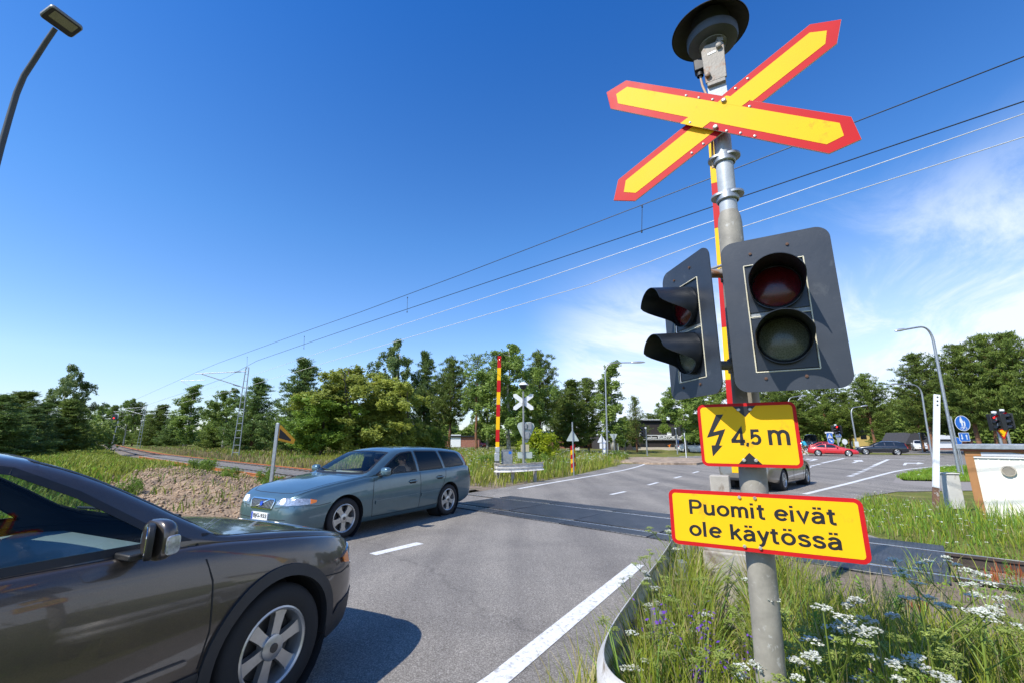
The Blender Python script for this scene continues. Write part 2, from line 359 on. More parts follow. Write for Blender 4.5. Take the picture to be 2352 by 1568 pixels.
# ------------------------------------------------------------------ setting: terrain, roads, track bed
O_R = Vector((-2.01, 6.78, 0)); H_R = Vector((.568, .823, 0)); R_R = Vector((.823, -.568, 0))   # the road: centre line, heading, right-hand side
NT = Vector((.677, .736, 0)); AL = Vector((-.736, .677, 0))                                   # the track: across, along (towards the left)
def RD(l, t, z=0.): return O_R + R_R * l + H_R * t + Vector((0, 0, z))
_cn = pchip([(-60, 8.5), (0, 8.5), (20, 8.35), (50, 8.5), (82, 10.2), (134, 14.0), (200, 19.), (300, 30.)])
def TK(s, off=0., z=0.): return NT * (_cn(s) + off) + AL * s + Vector((0, 0, z))
def inside(p, poly):
    x, y = p[0], p[1]; c = False; j = len(poly) - 1
    for i in range(len(poly)):
        a, b = poly[i], poly[j]
        if (a[1] > y) != (b[1] > y) and x < (b[0] - a[0]) * (y - a[1]) / (b[1] - a[1]) + a[0]: c = not c
        j = i
    return c
def terr(x, y):
    """height of the ground: flat at the crossing, a bank of earth and a weedy rise on the left"""
    z = 0.
    n = x * NT.x + y * NT.y; s = x * AL.x + y * AL.y
    lr = (x - O_R.x) * R_R.x + (y - O_R.y) * R_R.y
    out = ss(-lr, 4.0, 7.5)
    z += .20 * out * math.exp(-((n - 4.6) / 1.5) ** 2) * ss(s, 9, 13) * (1 - ss(s, 24, 34))
    z += .40 * ss(-lr, 5., 9.) * math.exp(-((n - 1.6) / 2.8) ** 2) * ss(s, 13, 21) * (1 - ss(s, 60, 90))
    z += .10 * out * math.sin(x * 1.3) * math.sin(y * 1.1 + 1)
    z += .25 * ss(n, 10.5, 14) * ss(s, 15, 30) * (1 - ss(s, 90, 140))
    z -= .17 * ss(n, 6.3, 7.2) * (1 - ss(n, 9.9, 10.6)) * (1 - ss(s, .0, .8))
    return z
def sheet(name, poly, z, m, kind='structure'):
    bm = bmesh.new(); f = bm.faces.new([bm.verts.new((p[0], p[1], z)) for p in poly]); bmesh.ops.triangulate(bm, faces=[f])
    bmesh.ops.recalc_face_normals(bm, faces=bm.faces)
    for f in bm.faces:
        if f.normal.z < 0: f.normal_flip()
    me = bpy.data.meshes.new(name); bm.to_mesh(me); bm.free(); o = link(name, me, m, None, 0)
    tag(o, kind=kind); return o
def earth_mat(name, soil, moss, dry, sc1=.8):
    m, nt, b = _nodes(name); L = nt.links.new
    n1 = _noise(nt, sc1, 8, .65); r1 = _ramp(nt, n1.outputs[0], [(.36, soil), (.5, moss), (.62, dry)])
    n2 = _noise(nt, 28, 6, .7); r2 = _ramp(nt, n2.outputs[0], [(.3, (.55, .55, .55)), (.72, (1.35, 1.3, 1.2))])
    mx = _n(nt, 'ShaderNodeMix', data_type='RGBA', blend_type='MULTIPLY'); mx.inputs[0].default_value = 1
    L(r1.outputs[0], mx.inputs[6]); L(r2.outputs[0], mx.inputs[7]); L(mx.outputs[2], b.inputs['Base Color']); b.inputs['Roughness'].default_value = .95; b.inputs['Specular IOR Level'].default_value = .15
    _bump(nt, b, n2.outputs[0], .7, .03); return m
M_ground = earth_mat('meadow_soil', (.16, .13, .06), (.13, .16, .035), (.24, .22, .07))
M_soil = earth_mat('bare_gravelly_soil', (.21, .165, .13), (.25, .20, .16), (.13, .12, .07), 1.6)
def stone_mat(name, c1, c2, c3, scale=22, bump=1.0):
    m, nt, b = _nodes(name); L = nt.links.new
    tc = _n(nt, 'ShaderNodeTexCoord'); vo = _n(nt, 'ShaderNodeTexVoronoi'); vo.inputs['Scale'].default_value = scale; L(tc.outputs['Object'], vo.inputs['Vector'])
    bw = _n(nt, 'ShaderNodeSeparateColor'); L(vo.outputs['Color'], bw.inputs[0])
    r = _ramp(nt, bw.outputs[0], [(.0, c1), (.5, c2), (1., c3)])
    n1 = _noise(nt, 1.1, 6); r1 = _ramp(nt, n1.outputs[0], [(.35, (.72, .70, .66)), (.68, (1.25, 1.18, 1.05))])
    mx = _n(nt, 'ShaderNodeMix', data_type='RGBA', blend_type='MULTIPLY'); mx.inputs[0].default_value = 1
    L(r.outputs[0], mx.inputs[6]); L(r1.outputs[0], mx.inputs[7]); L(mx.outputs[2], b.inputs['Base Color']); b.inputs['Roughness'].default_value = .9
    iv = _n(nt, 'ShaderNodeMath', operation='SUBTRACT'); iv.inputs[0].default_value = 1; L(vo.outputs['Distance'], iv.inputs[1])
    _bump(nt, b, iv.outputs[0], bump, .03); return m
M_bank = stone_mat('stony_earth', (.17, .115, .072), (.26, .185, .12), (.37, .28, .19), 24, .55)
M_ballast = stone_mat('track_ballast', (.11, .092, .075), (.18, .152, .125), (.28, .24, .20), 16)
M_isl = stone_mat('island_cobbles', (.22, .17, .13), (.32, .25, .19), (.42, .34, .27), 5)
def asphalt_mat():
    m, nt, b = _nodes('asphalt'); L = nt.links.new
    n1 = _noise(nt, 95, 6, .8); r1 = _ramp(nt, n1.outputs[0], [(.34, (.070, .063, .053)), (.5, (.205, .185, .157)), (.66, (.50, .465, .415))])
    n2 = _noise(nt, .55, 7, .62, 'Object', .6); r2 = _ramp(nt, n2.outputs[0], [(.33, (.80, .80, .81)), (.52, (1, 1, 1)), (.72, (1.14, 1.13, 1.11))])
    mx = _n(nt, 'ShaderNodeMix', data_type='RGBA', blend_type='MULTIPLY'); mx.inputs[0].default_value = 1
    L(r1.outputs[0], mx.inputs[6]); L(r2.outputs[0], mx.inputs[7])
    # wheel-worn bands along the road and a few mended cracks
    tc = _n(nt, 'ShaderNodeTexCoord'); mp = _n(nt, 'ShaderNodeMapping'); L(tc.outputs['Object'], mp.inputs[0])
    mp.inputs['Rotation'].default_value = (0, 0, R(34.6)); mp.inputs['Scale'].default_value = (1.1, .05, 1)
    n3 = _n(nt, 'ShaderNodeTexNoise'); n3.inputs['Scale'].default_value = 1.2; n3.inputs['Detail'].default_value = 5; L(mp.outputs[0], n3.inputs['Vector'])
    r3 = _ramp(nt, n3.outputs[0], [(.34, (.78, .78, .79)), (.66, (1.12, 1.12, 1.11))])
    m2 = _n(nt, 'ShaderNodeMix', data_type='RGBA', blend_type='MULTIPLY'); m2.inputs[0].default_value = 1; L(mx.outputs[2], m2.inputs[6]); L(r3.outputs[0], m2.inputs[7])
    vo = _n(nt, 'ShaderNodeTexVoronoi', feature='DISTANCE_TO_EDGE'); vo.inputs['Scale'].default_value = .16
    nd = _noise(nt, 1.5, 4); ad = _n(nt, 'ShaderNodeVectorMath', operation='ADD'); L(tc.outputs['Object'], ad.inputs[0]); L(nd.outputs['Color'], ad.inputs[1]); L(ad.outputs[0], vo.inputs['Vector'])
    r4 = _ramp(nt, vo.outputs['Distance'], [(.0, (.42, .42, .43)), (.0035, (.5, .5, .5)), (.006, (1, 1, 1))])
    m3 = _n(nt, 'ShaderNodeMix', data_type='RGBA', blend_type='MULTIPLY'); m3.inputs[0].default_value = .32; L(m2.outputs[2], m3.inputs[6]); L(r4.outputs[0], m3.inputs[7])
    L(m3.outputs[2], b.inputs['Base Color']); b.inputs['Roughness'].default_value = .82; b.inputs['Specular IOR Level'].default_value = .35
    _bump(nt, b, n1.outputs[0], .5, .006); return m
M_asph = asphalt_mat()
M_path = mat('worn_path', (.24, .215, .19), .9, var=.2, scale=9, bump=.3, bscale=90)
M_mark = mat('road_paint', (.66, .66, .64), .6, var=.06, scale=12, dirt=(.36, .35, .33), dirt_scale=22, dirt_at=.565)

def build_terrain():
    rs = [0.]; r = .35
    while r < 4200: rs.append(r); r *= 1.055 if r < 60 else 1.12
    n = 240; V = [(0, 4, terr(0, 4))]; F3 = []; F4 = []
    for r in rs[1:]:
        for j in range(n):
            a = 2 * math.pi * j / n; x = r * math.cos(a); y = 4 + r * math.sin(a); V.append((x, y, terr(x, y) - .012 - (.0 if r < 300 else (r - 300) * .0)))
    mb = MB(); mb.v = V
    for j in range(n): mb.f.append((0, 1 + j, 1 + (j + 1) % n))
    for i in range(len(rs) - 2):
        for j in range(n):
            a = 1 + i * n; b = a + n; mb.f.append((a + j, b + j, b + (j + 1) % n, a + (j + 1) % n))
    mb.m = [0] * len(mb.f)
    o = mb.build('ground', M_ground, None, 0); o.data.polygons.foreach_set('use_smooth', [True] * len(o.data.polygons)); tag(o, kind='structure')
build_terrain()

ROAD_R = [RD(4.0, -16), RD(4.0, -8), RD(4.05, -2), RD(3.9, 0.5), RD(3.85, 3.2)]
POLY_ROAD = [RD(-3.7, -16), RD(4.0, -16), RD(4.05, -2), RD(3.85, 3.2), NT * 7.3 + AL * .9, NT * 9.8 + AL * .7] + \
    [G(*q) for q in ((1900, 1195), (1950, 1165), (1985, 1140), (2060, 1128), (2190, 1126), (2420, 1126), (2420, 1106), (2200, 1106), (2075, 1103), (2060, 1093), (2085, 1083.5), (2144, 1073.5),
                     (2204, 1069), (2352, 1064.5), (2800, 1056), (2900, 1040), (2352, 1043.5), (2081, 1043.5), (1850, 1041), (1570, 1038.5), (1276, 1035), (1050, 1031), (900, 1028), (900, 1032.5), (1050, 1039), (1276, 1046), (1384, 1048.5),
                     (1430, 1052), (1447, 1057), (1425, 1066), (1380, 1077), (1300, 1094.5), (1200, 1111))] + [RD(-3.7, 7.6), RD(-3.7, 2)]
sheet('road', POLY_ROAD, .004, M_asph)
# far carriageway and paths beyond the junction
sheet('side_street', [G(*q) for q in ((2060, 1040.5), (2200, 1043), (2420, 1043), (2420, 1033), (2200, 1031), (2060, 1031.5), (2035, 1035))], .003, M_asph)
sheet('footpath', [G(*q) for q in ((860, 1026.6), (1276, 1032), (1570, 1034.5), (1850, 1036.5), (1850, 1034), (1570, 1031.5), (1276, 1029), (860, 1024.6))], .003, M_path)
# bare soil by the barrier and around the crossing
sheet('dirt_shoulder', [G(*q) for q in ((1560, 1262), (1780, 1275), (1990, 1318), (2160, 1330), (2500, 1390), (2800, 1500), (2900, 1900), (2300, 1900), (1900, 1600), (1780, 1420), (1600, 1400), (1520, 1330))], .002, M_soil)
sheet('gravel_shoulder', [G(*q) for q in ((1040, 1118), (1130, 1098), (1270, 1097), (1300, 1093), (1200, 1110), (1130, 1125), (1050, 1128))] , .0025, M_soil)
sheet('path_edge', [G(*q) for q in ((2060, 1093), (2075, 1103), (2200, 1106), (2330, 1107), (2330, 1126), (2190, 1126), (2050, 1108))], .008, M_path)
# cobbled traffic island with a low kerb
isl = [G(*q) for q in ((1285, 1050), (1420, 1052), (1500, 1051.5), (1625, 1055), (1640, 1060), (1600, 1067), (1500, 1066), (1400, 1061.5), (1300, 1056.5))]
mb = MB(); mb.prism([(p.x, p.y) for p in reversed(isl)], .0, .13); o = mb.build('traffic_island', M_isl, None, 30); tag(o, kind='structure')

# painted markings -----------------------------------------------------------
def stripe(mbm, pts, w, z=.0082):
    pts = [Vector((p.x, p.y, 0)) for p in pts]; k = len(pts); vs = []
    for i, p in enumerate(pts):
        d = (pts[min(i + 1, k - 1)] - pts[max(i - 1, 0)]).normalized(); s_ = Vector((d.y, -d.x, 0)); vs += [p - s_ * w / 2 + Vector((0, 0, z)), p + s_ * w / 2 + Vector((0, 0, z))]
    mbm.add(vs, [(2 * i, 2 * i + 1, 2 * i + 3, 2 * i + 2) for i in range(k - 1)])
def smooth_px(px, n=8):
    P = [G(*q) for q in px]; out = []
    for i in range(len(P) - 1):
        p0, p1, p2, p3 = P[max(i - 1, 0)], P[i], P[i + 1], P[min(i + 2, len(P) - 1)]
        for k in range(n):
            t = k / n; out.append(.5 * ((2 * p1) + (p2 - p0) * t + (2 * p0 - 5 * p1 + 4 * p2 - p3) * t * t + (3 * p1 - p0 - 3 * p2 + p3) * t ** 3))
    out.append(P[-1]); return out
mk = MB()
stripe(mk, [RD(3.42, -9), RD(3.42, -4), G(1145, 1560), G(1300, 1432), G(1465, 1296)], .17)                  # near edge line
stripe(mk, smooth_px([(1191, 1121.5), (1290, 1104), (1355, 1093), (1405, 1084), (1440, 1077), (1468, 1069.5), (1481, 1064), (1472, 1060.5), (1445, 1057.8)]), .15)
stripe(mk, smooth_px([(1848, 1134), (1905, 1120), (1952, 1108.5), (2000, 1096), (2071, 1079), (2144, 1071), (2204, 1067), (2352, 1061)]), .17)
for a, b, w in (((856, 1273), (965, 1247), .17), ((1403, 1135), (1436, 1128), .13), ((1489, 1113), (1511, 1107), .13), ((1549, 1097), (1564.5, 1093), .13), ((1591, 1085.5), (1604.5, 1081.5), .13), ((420, 1420), (520, 1385), .17)):
    stripe(mk, [G(*a), G(*b)], w)
for a, b in (((1966, 1093), (1982, 1091.5)),): pass
# lane lines near the stop line: short dashes then a solid line
z3 = lambda x, y: (1808.8 + x * .1344, 947.5 + y * .1344)
for q in ((1030, 1083, 1140, 1067), (1115, 1050, 1230, 1032), (1200, 1013, 1310, 997), (1283, 980, 1380, 964), (1348, 948, 1440, 936), (1410, 920, 1492, 909), (345, 932, 400, 915), (390, 908, 492, 892), (482, 884, 575, 870)):
    a = G(*z3(q[0] + 15, q[1])); b = G(*z3(q[2] - 15, q[3])); stripe(mk, [a, b], .22)
stripe(mk, [G(*z3(1480, 898)), G(*z3(1730, 790))], .24); stripe(mk, [G(*z3(585, 857)), G(*z3(970, 774))], .24)
stripe(mk, [G(*z3(230, 762)), G(*z3(640, 767)), G(*z3(970, 772)), G(*z3(1400, 782)), G(*z3(1735, 792)), G(*z3(2350, 816)), G(2204, 1060), G(2352, 1064)][:6], .3)
stripe(mk, [G(*z3(950, 745)), G(*z3(2350, 762))], .2)
def flat(px): 
    P = [G(*z3(*q)) for q in px]; mk.add([(p.x, p.y, .0085) for p in P], [tuple(range(len(P)))])
flat(((1968, 893), (2020, 893), (2048, 864), (2205, 864), (2210, 878), (2340, 862), (2225, 841), (2220, 852), (2000, 850)))
flat(((1092, 853), (1150, 853), (1222, 828), (1255, 830), (1300, 829), (1270, 803), (1130, 808), (1135, 820), (1175, 822)))
flat(((300, 795), (360, 795), (420, 790), (440, 797), (355, 820), (400, 822), (530, 795), (470, 783), (330, 781)))
o = mk.build('road_markings', M_mark, None, 0); tag(o, kind='structure')

# earth bank on the left of the road
def bank_h(x, y):
    return terr(x, y) +   .05 + .04 * math.sin(x * 3.1) * math.sin(y * 2.3) + .015 * math.sin(x * 13 + y * 9) + .015 * math.sin(x * 23 - y * 17) * math.sin(y * 29)
def bank():
    mb = MB(); px = []; nu, nv = 190, 70
    for i in range(nu + 1):
        for j in range(nv + 1):
            s = 8.0 + 21 * i / nu; n = 1.6 + 5.2 * j / nv
            p = NT * n + AL * s; lr = (p - O_R).dot(R_R)
            if lr > -3.5: p = p + R_R * (-3.5 - lr)
            e = min(i, 12) / 12 * min(j, 8) / 8 * min(nv - j, 8) / 8 * min(nu - i, 16) / 16
            h = terr(p.x, p.y) * (1 - e) + bank_h(p.x, p.y) * e - .03 * (1 - e)
            px.append((p.x, p.y, h))
    mb.add(px, [(i * (nv + 1) + j, (i + 1) * (nv + 1) + j, (i + 1) * (nv + 1) + j + 1, i * (nv + 1) + j + 1) for i in range(nu) for j in range(nv)])
    o = mb.build('earth_bank', M_bank, None, 80); tag(o, kind='structure')
bank()
def ballast():
    mb = MB(); path = [TK(s) for s in [-40, -30, -20, -12, -6, -3, -1, .5]]
    sec = [(-2.2, -.30), (-1.4, -.15), (1.4, -.15), (2.2, -.30)]
    mb.sweep(path, sec, closed=False)
    path = [TK(s) for s in [10.7, 12, 13.5, 15, 20, 25, 30, 35, 40, 50, 60, 70, 80, 90, 100, 115, 134, 160, 200, 240]]
    mb.sweep(path, [(-2.6, -.2), (-1.5, .07), (1.5, .07), (2.6, -.2)], closed=False)
    o = mb.build('track_ballast', M_ballast, None, 50); tag(o, kind='structure')
ballast()
# stones lying loose on the ballast and the bank
def stones():
    rng = np.random.default_rng(5); N = 12000; V = []; F = []
    base = np.array([(1, 0, 0), (-1, 0, 0), (0, 1, 0), (0, -1, 0), (0, 0, 1), (0, 0, -1)], float); tri = np.array([(0, 2, 4), (2, 1, 4), (1, 3, 4), (3, 0, 4), (2, 0, 5), (1, 2, 5), (3, 1, 5), (0, 3, 5)])
    k = 0
    while k < N:
        s = rng.uniform(6, 34); n = rng.uniform(1.8, 6.8) if rng.random() < .74 else rng.uniform(7.3, 9.7)
        p = NT * n + AL * s; lr = (p - O_R).dot(R_R)
        if lr > -3.9: continue
        z = bank_h(p.x, p.y) + .005 if n < 7.0 else .075
        sz = (.014 + .045 * rng.random() ** 2.4) * (1.0 + .02 * s); b = base * sz * rng.uniform(.6, 1.3, (6, 3)); a = rng.uniform(0, 6.3); c, d = math.cos(a), math.sin(a)
        b = b @ np.array([(c, d, 0), (-d, c, 0), (0, 0, .75)]); V.append(b + np.array((p.x, p.y, z))); F.append(tri + 6 * k); k += 1
    o = mesh_np('gravel', np.concatenate(V), np.concatenate(F), M_stone); tag(o, kind='stuff'); o['label'] = 'loose reddish stones on the earth bank and track bed'
M_stone = stone_mat('loose_stone', (.22, .145, .09), (.31, .22, .145), (.42, .33, .24), 30, .3)
stones()

# rails ----------------------------------------------------------------------
M_railtop = mat('worn_rail_steel', (.58, .57, .55), .28, .9, var=.2, scale=20)
M_railrust = mat('rail_rust', (.06, .045, .036), .85, .1, var=.3, scale=9, bump=.2)
M_oldrust = mat('orange_rust', (.38, .12, .035), .9, .05, var=.3, scale=6, bump=.2)
SEC = [(-.065, 0), (.065, 0), (.065, .014), (.012, .03), (.012, .115), (.036, .125), (.036, .158), (.03, .162), (-.03, .162), (-.036, .158), (-.036, .125), (-.012, .115), (-.012, .03), (-.065, .014)]
def rail(name, off, s0, s1, zt, label, rust, group=None):
    ss_ = [s0]
    while ss_[-1] < s1: ss_.append(min(s1, ss_[-1] + max(1.5, abs(ss_[-1]) * .06)))
    def zz(s): return zt(s) - .162
    path = [TK(s, off, zz(s)) for s in ss_]
    mb = MB(); mb.sweep(path, SEC)
    n = len(SEC); k = len(path); top = 7
    for i in range(k - 1): mb.m[i * n + top] = 1
    o = mb.build(name, [rust, M_railtop if rust is M_railrust else rust], None, 30); tag(o, label, 'rail', group); return o
zr = lambda s: .022 + .20 * ss(s, 10.5, 15)
rail('rail', .78, -40, 240, zr, 'far running rail of the track, its worn top shining right of the crossing', M_railrust, 'running rails')
rail('rail', -.78, -40, 240, zr, 'near running rail of the track, nearer the brown earth bank', M_railrust, 'running rails')
zo = lambda s: .21
rail('old_rail', 1.42, 11.0, 200, zo, 'orange rusted old rail lying along the far edge of the ballast', M_oldrust, 'discarded rails beside the track')
rail('old_rail', -1.45, 11.2, 52, zo, 'orange rusted old rail lying along the ballast edge by the earth bank', M_oldrust, 'discarded rails beside the track')
M_sleeper = mat('concrete_sleeper', (.30, .27, .23), .9, var=.25, scale=5, bump=.3)
sl = None
for i in range(70):
    s = 11.2 + i * .62; p = TK(s, 0, .10)
    if sl is None:
        mb = MB(); mb.box((0, 0, 0), (2.5, .24, .16), None, 0, (1, .72)); sl = mb.build('railway_sleeper', M_sleeper, None, 30, .01); o = sl
        tag(sl, 'grey concrete sleeper under the rails left of the crossing', 'sleeper', 'sleepers of the track')
    else: o = dup(sl)
    o.location = p; d = TK(s + .5) - TK(s - .5); o.rotation_euler = (0, 0, math.atan2(d.y, d.x) - math.pi / 2)

# rubber panels in the roadway -----------------------------------------------
def rubber_mat():
    m, nt, b = _nodes('ribbed_rubber_panel'); L = nt.links.new
    n = _noise(nt, 3, 6); r = _ramp(nt, n.outputs[0], [(.3, (.022, .024, .027)), (.7, (.075, .077, .082))]); tc = _n(nt, 'ShaderNodeTexCoord'); bt = _n(nt, 'ShaderNodeTexBrick'); bt.inputs['Scale'].default_value = 5; bt.inputs['Mortar Size'].default_value = .05; bt.inputs['Color1'].default_value = (1, 1, 1, 1); bt.inputs['Color2'].default_value = (.9, .9, .9, 1); bt.inputs['Mortar'].default_value = (0, 0, 0, 1)
    L(tc.outputs['Object'], bt.inputs['Vector']); mxp = _n(nt, 'ShaderNodeMix', data_type='RGBA', blend_type='MULTIPLY'); mxp.inputs[0].default_value = .7; L(r.outputs[0], mxp.inputs[6]); L(bt.outputs[0], mxp.inputs[7]); L(mxp.outputs[2], b.inputs['Base Color']); _bump(nt, b, bt.outputs[0], .9, .012)
    b.inputs['Roughness'].default_value = .42; return m
M_panel = rubber_mat()
ang_t = math.atan2(AL.y, AL.x)
def panel(w, l):
    mb = MB(); mb.box((0, 0, -.07), (l, w, .16)); return mb
protos = {}
rows = [(7.30, 7.66, 'outer strip on the near side of the rails'), (7.80, 9.20, 'wide strip between the two rails'), (9.34, 9.80, 'outer strip on the far side of the rails')]
for r0, r1, nm in rows:
    for k in range(5):
        s = 1.8 + k * 1.82 - .9 + .0; w = r1 - r0
        key = (round(w, 2))
        if key not in protos:
            o = panel(w, 1.80).build('crossing_mat', M_panel, None, 30, .012); protos[key] = o
        else: o = dup(protos[key])
        p = NT * ((r0 + r1) / 2) + AL * s; o.location = (p.x, p.y, .016 + .002 * ((k * 7) % 3 - 1)); o.rotation_euler = (0, 0, ang_t)
        tag(o, 'black ribbed rubber crossing mat, ' + nm, 'rubber mat', 'rubber panels of the level crossing')
# ------------------------------------------------------------------ vehicles
def paint(name, col, metal=.35, rough=.30, flake=.1):
    m, nt, b = _nodes(name); L = nt.links.new
    n = _noise(nt, 220, 2, .5); r = _ramp(nt, n.outputs[0], [(.3, sc(col, 1 - flake)), (.7, sc(col, 1 + flake))]); 
    n2 = _noise(nt, 2.2, 6, .65); r2 = _ramp(nt, n2.outputs[0], [(.35, (.90, .90, .90)), (.7, (1.08, 1.07, 1.05))])
    mx = _n(nt, 'ShaderNodeMix', data_type='RGBA', blend_type='MULTIPLY'); mx.inputs[0].default_value = 1; L(r.outputs[0], mx.inputs[6]); L(r2.outputs[0], mx.inputs[7]); L(mx.outputs[2], b.inputs['Base Color'])
    b.inputs['Metallic'].default_value = metal; b.inputs['Roughness'].default_value = rough
    b.inputs['Coat Weight'].default_value = 1; mr = _n(nt, 'ShaderNodeMapRange'); L(n2.outputs[0], mr.inputs[0]); mr.inputs[3].default_value = .02; mr.inputs[4].default_value = .06; L(mr.outputs[0], b.inputs['Coat Roughness'])
    return m
M_lining = mat('dark_trim', (.018, .018, .020), .8, var=.2, scale=20)
M_dash = mat('teal_grey_dashboard', (.16, .19, .19), .7, var=.1, scale=30, bump=.05)
M_beige = mat('beige_trim', (.36, .34, .29), .75, var=.1, scale=20)
M_seat = mat('dark_seat', (.035, .036, .040), .8, var=.2, scale=30)
M_rim = mat('silver_rim', (.50, .50, .49), .32, .8, var=.1, scale=20)
M_disc = mat('brake_disc', (.10, .095, .09), .5, .7, var=.3, scale=12)
M_gap = mat('panel_gap', (.006, .006, .007), .7, var=.2)
M_head = mat('headlamp_lens', (.42, .44, .46), .06, .5, var=.55, scale=34, coat=1)
M_amber = mat('amber_lens', (.85, .20, .01), .12, var=.1, scale=60, coat=.6)
M_tail = mat('red_lens', (.42, .012, .012), .12, var=.2, scale=60, coat=.6)
M_chrome = mat('chrome', (.72, .72, .72), .12, 1, var=.05)
M_grill = mat('grille_mesh', (.05, .055, .06), .35, .6, var=.3, scale=60)
M_plate = mat('number_plate_white', (.74, .75, .74), .4, var=.03)
M_platebl = mat('number_plate_blue', (.01, .06, .42), .4, var=.05)
M_clad = mat('grey_plastic_cladding', (.022, .023, .026), .55, 0, var=.15, scale=14, bump=.08, bscale=160)
M_glass = glass('car_glass', (.80, .90, .88), .03)
M_glassd = glass('tinted_glass', (.03, .035, .04), .05)
M_glassf = mat('dark_window', (.012, .015, .018), .06, 0, var=.2, scale=3, coat=.5)
M_mirror = mat('mirror_glass', (.6, .62, .64), .03, 1, var=.02)

class Car:
    """lofted body; d = distance behind the front bumper, X forward, origin on the ground between the axles"""
    def __init__(s, sp):
        s.sp = sp; s.xm = (sp['fa'] + sp['ra']) / 2
        for k in ('top', 'belt', 'wb', 'wm', 'sill'): setattr(s, k, pchip(sp[k]))
    def X(s, d): return s.xm - d
    def section(s, d):
        sp = s.sp; zt = s.top(d); zb = min(s.belt(d), zt - .012); wb = s.wb(d); wm = max(s.wm(d), wb); zs = s.sill(d); ws = wm - sp.get('ws', .05)
        zm = zs + (zb - zs) * sp.get('zm', .52); P = [(0, zs + .03), (ws * .6, zs + .02), (ws - .03, zs), (ws, zs + .03)]
        for i in range(1, 9):
            t = i / 8; a = (1 - t) ** 2; b = 2 * t * (1 - t); c = t * t
            z = zs + .03 + (zb - zs - .03) * t
            # bulging side through ws, wm, wb
            y = ws + (wm - ws) * min(1, (z - zs) / (zm - zs)) ** .55 if z < zm else wm - (wm - wb) * ((z - zm) / (zb - zm)) ** 2.4
            P.append((y, z))
        wg = wb - sp.get('inset', .045); zg = zb + .018
        P += [(wb - .012, zb + .011), (wg, zg)]
        hcab = zt - zg; sag = min(sp.get('sag', .05), max(.004, hcab * .55)) ; k = sp.get('k', .42)
        zc = max(zg + .002, zt - sag); yc = max(wg - k * (zc - zg), wg * .55)
        # cabin side, rounded corner, roof
        rad = min(.09, (zc - zg) * .5 + .01)
        dv = Vector((yc - wg, zc - zg)); ln = max(dv.length, 1e-4); u = dv / ln
        e = Vector((yc, zc)) - u * min(rad, ln * .9)
        for i in range(1, 7):
            q = Vector((wg, zg)) * (1 - i / 6) + e * (i / 6); bul = .012 * math.sin(math.pi * i / 6) * min(1, hcab / .3); P.append((q.x + bul, q.y))
        top = lambda y: zt - (zt - zc) * (y / yc) ** 2
        y2 = yc - min(rad * 1.3, yc * .3); f = Vector((y2, top(y2))); c0 = Vector((yc, zc))
        for i in range(1, 5):
            t = i / 5; q = e * (1 - t) ** 2 + c0 * (2 * t * (1 - t)) + f * t * t; P.append((q.x, q.y))
        for i in range(7):
            y = y2 * (1 - i / 6); P.append((y, top(y)))
        return P
    def shell(s):
        sp = s.sp; L = sp['L']
        ds = sorted(set([0, .012, .03, .055, .085, .12, .16, .2, .26] + [round(.3 + .075 * i, 3) for i in range(int((L - .55) / .075) + 1)] + [L - x for x in (.24, .19, .15, .11, .08, .05, .025, .01, 0)] + sp.get('extra', [])))
        bm = bmesh.new(); rows = []
        for d in ds:
            P = s.section(d); x = s.X(d); r = [bm.verts.new((x, y, z)) for y, z in P]; l = [r[0]] + [bm.verts.new((x, -y, z)) for y, z in P[1:-1]] + [r[-1]]; rows.append((r, l))
        n = len(rows[0][0])
        for (r0, l0), (r1, l1) in zip(rows, rows[1:]):
            for i in range(n - 1):
                bm.faces.new((r0[i], r1[i], r1[i + 1], r0[i + 1])); bm.faces.new((l0[i], l0[i + 1], l1[i + 1], l1[i]))
        for (r, l), fl in ((rows[0], 0), (rows[-1], 1)):
            for i in range(n - 1):
                q = [r[i], r[i + 1], l[i + 1], l[i]]; q = list(dict.fromkeys(q))
                if len(q) > 2: bm.faces.new(q if not fl else q[::-1])
        bmesh.ops.recalc_face_normals(bm, faces=bm.faces); s.n = n
        s.bvh = BVHTree.FromBMesh(bm); s.bm = bm; return bm
    # --- cutting: plane by plane along a convex outline
    def cut(s, bm, poly, ax, keep):
        """ax 'side': poly in (d, z); ax 'top': poly in (d, y). keep(face centre, normal) limits where. returns the faces inside"""
        P = [(s.X(a), b) for a, b in poly]; cx = sum(p[0] for p in P) / len(P); cy = sum(p[1] for p in P) / len(P); j = 2 if ax == 'side' else 1
        x0, x1 = min(p[0] for p in P) - .01, max(p[0] for p in P) + .01; y0, y1 = min(p[1] for p in P) - .01, max(p[1] for p in P) + .01
        def near():
            fs = []
            for f in bm.faces:
                if not keep(f.calc_center_median(), f.normal): continue
                xs = [v.co.x for v in f.verts]; ys = [v.co[j] for v in f.verts]
                if max(xs) >= x0 and min(xs) <= x1 and max(ys) >= y0 and min(ys) <= y1: fs.append(f)
            return fs
        for i in range(len(P)):
            a, b = P[i], P[(i + 1) % len(P)]; nx, ny = b[1] - a[1], a[0] - b[0]
            no = Vector((nx, 0, ny)) if j == 2 else Vector((nx, ny, 0)); co = Vector((a[0], 0, a[1])) if j == 2 else Vector((a[0], a[1], 0))
            fs = near(); geom = fs + list({e for f in fs for e in f.edges}) + list({v for f in fs for v in f.verts})
            bmesh.ops.bisect_plane(bm, geom=geom, dist=1e-5, plane_co=co, plane_no=no)
        bm.normal_update(); out = []
        for f in bm.faces:
            c = f.calc_center_median()
            if keep(c, f.normal) and inside((c.x, c[j]), P): out.append(f)
        return out
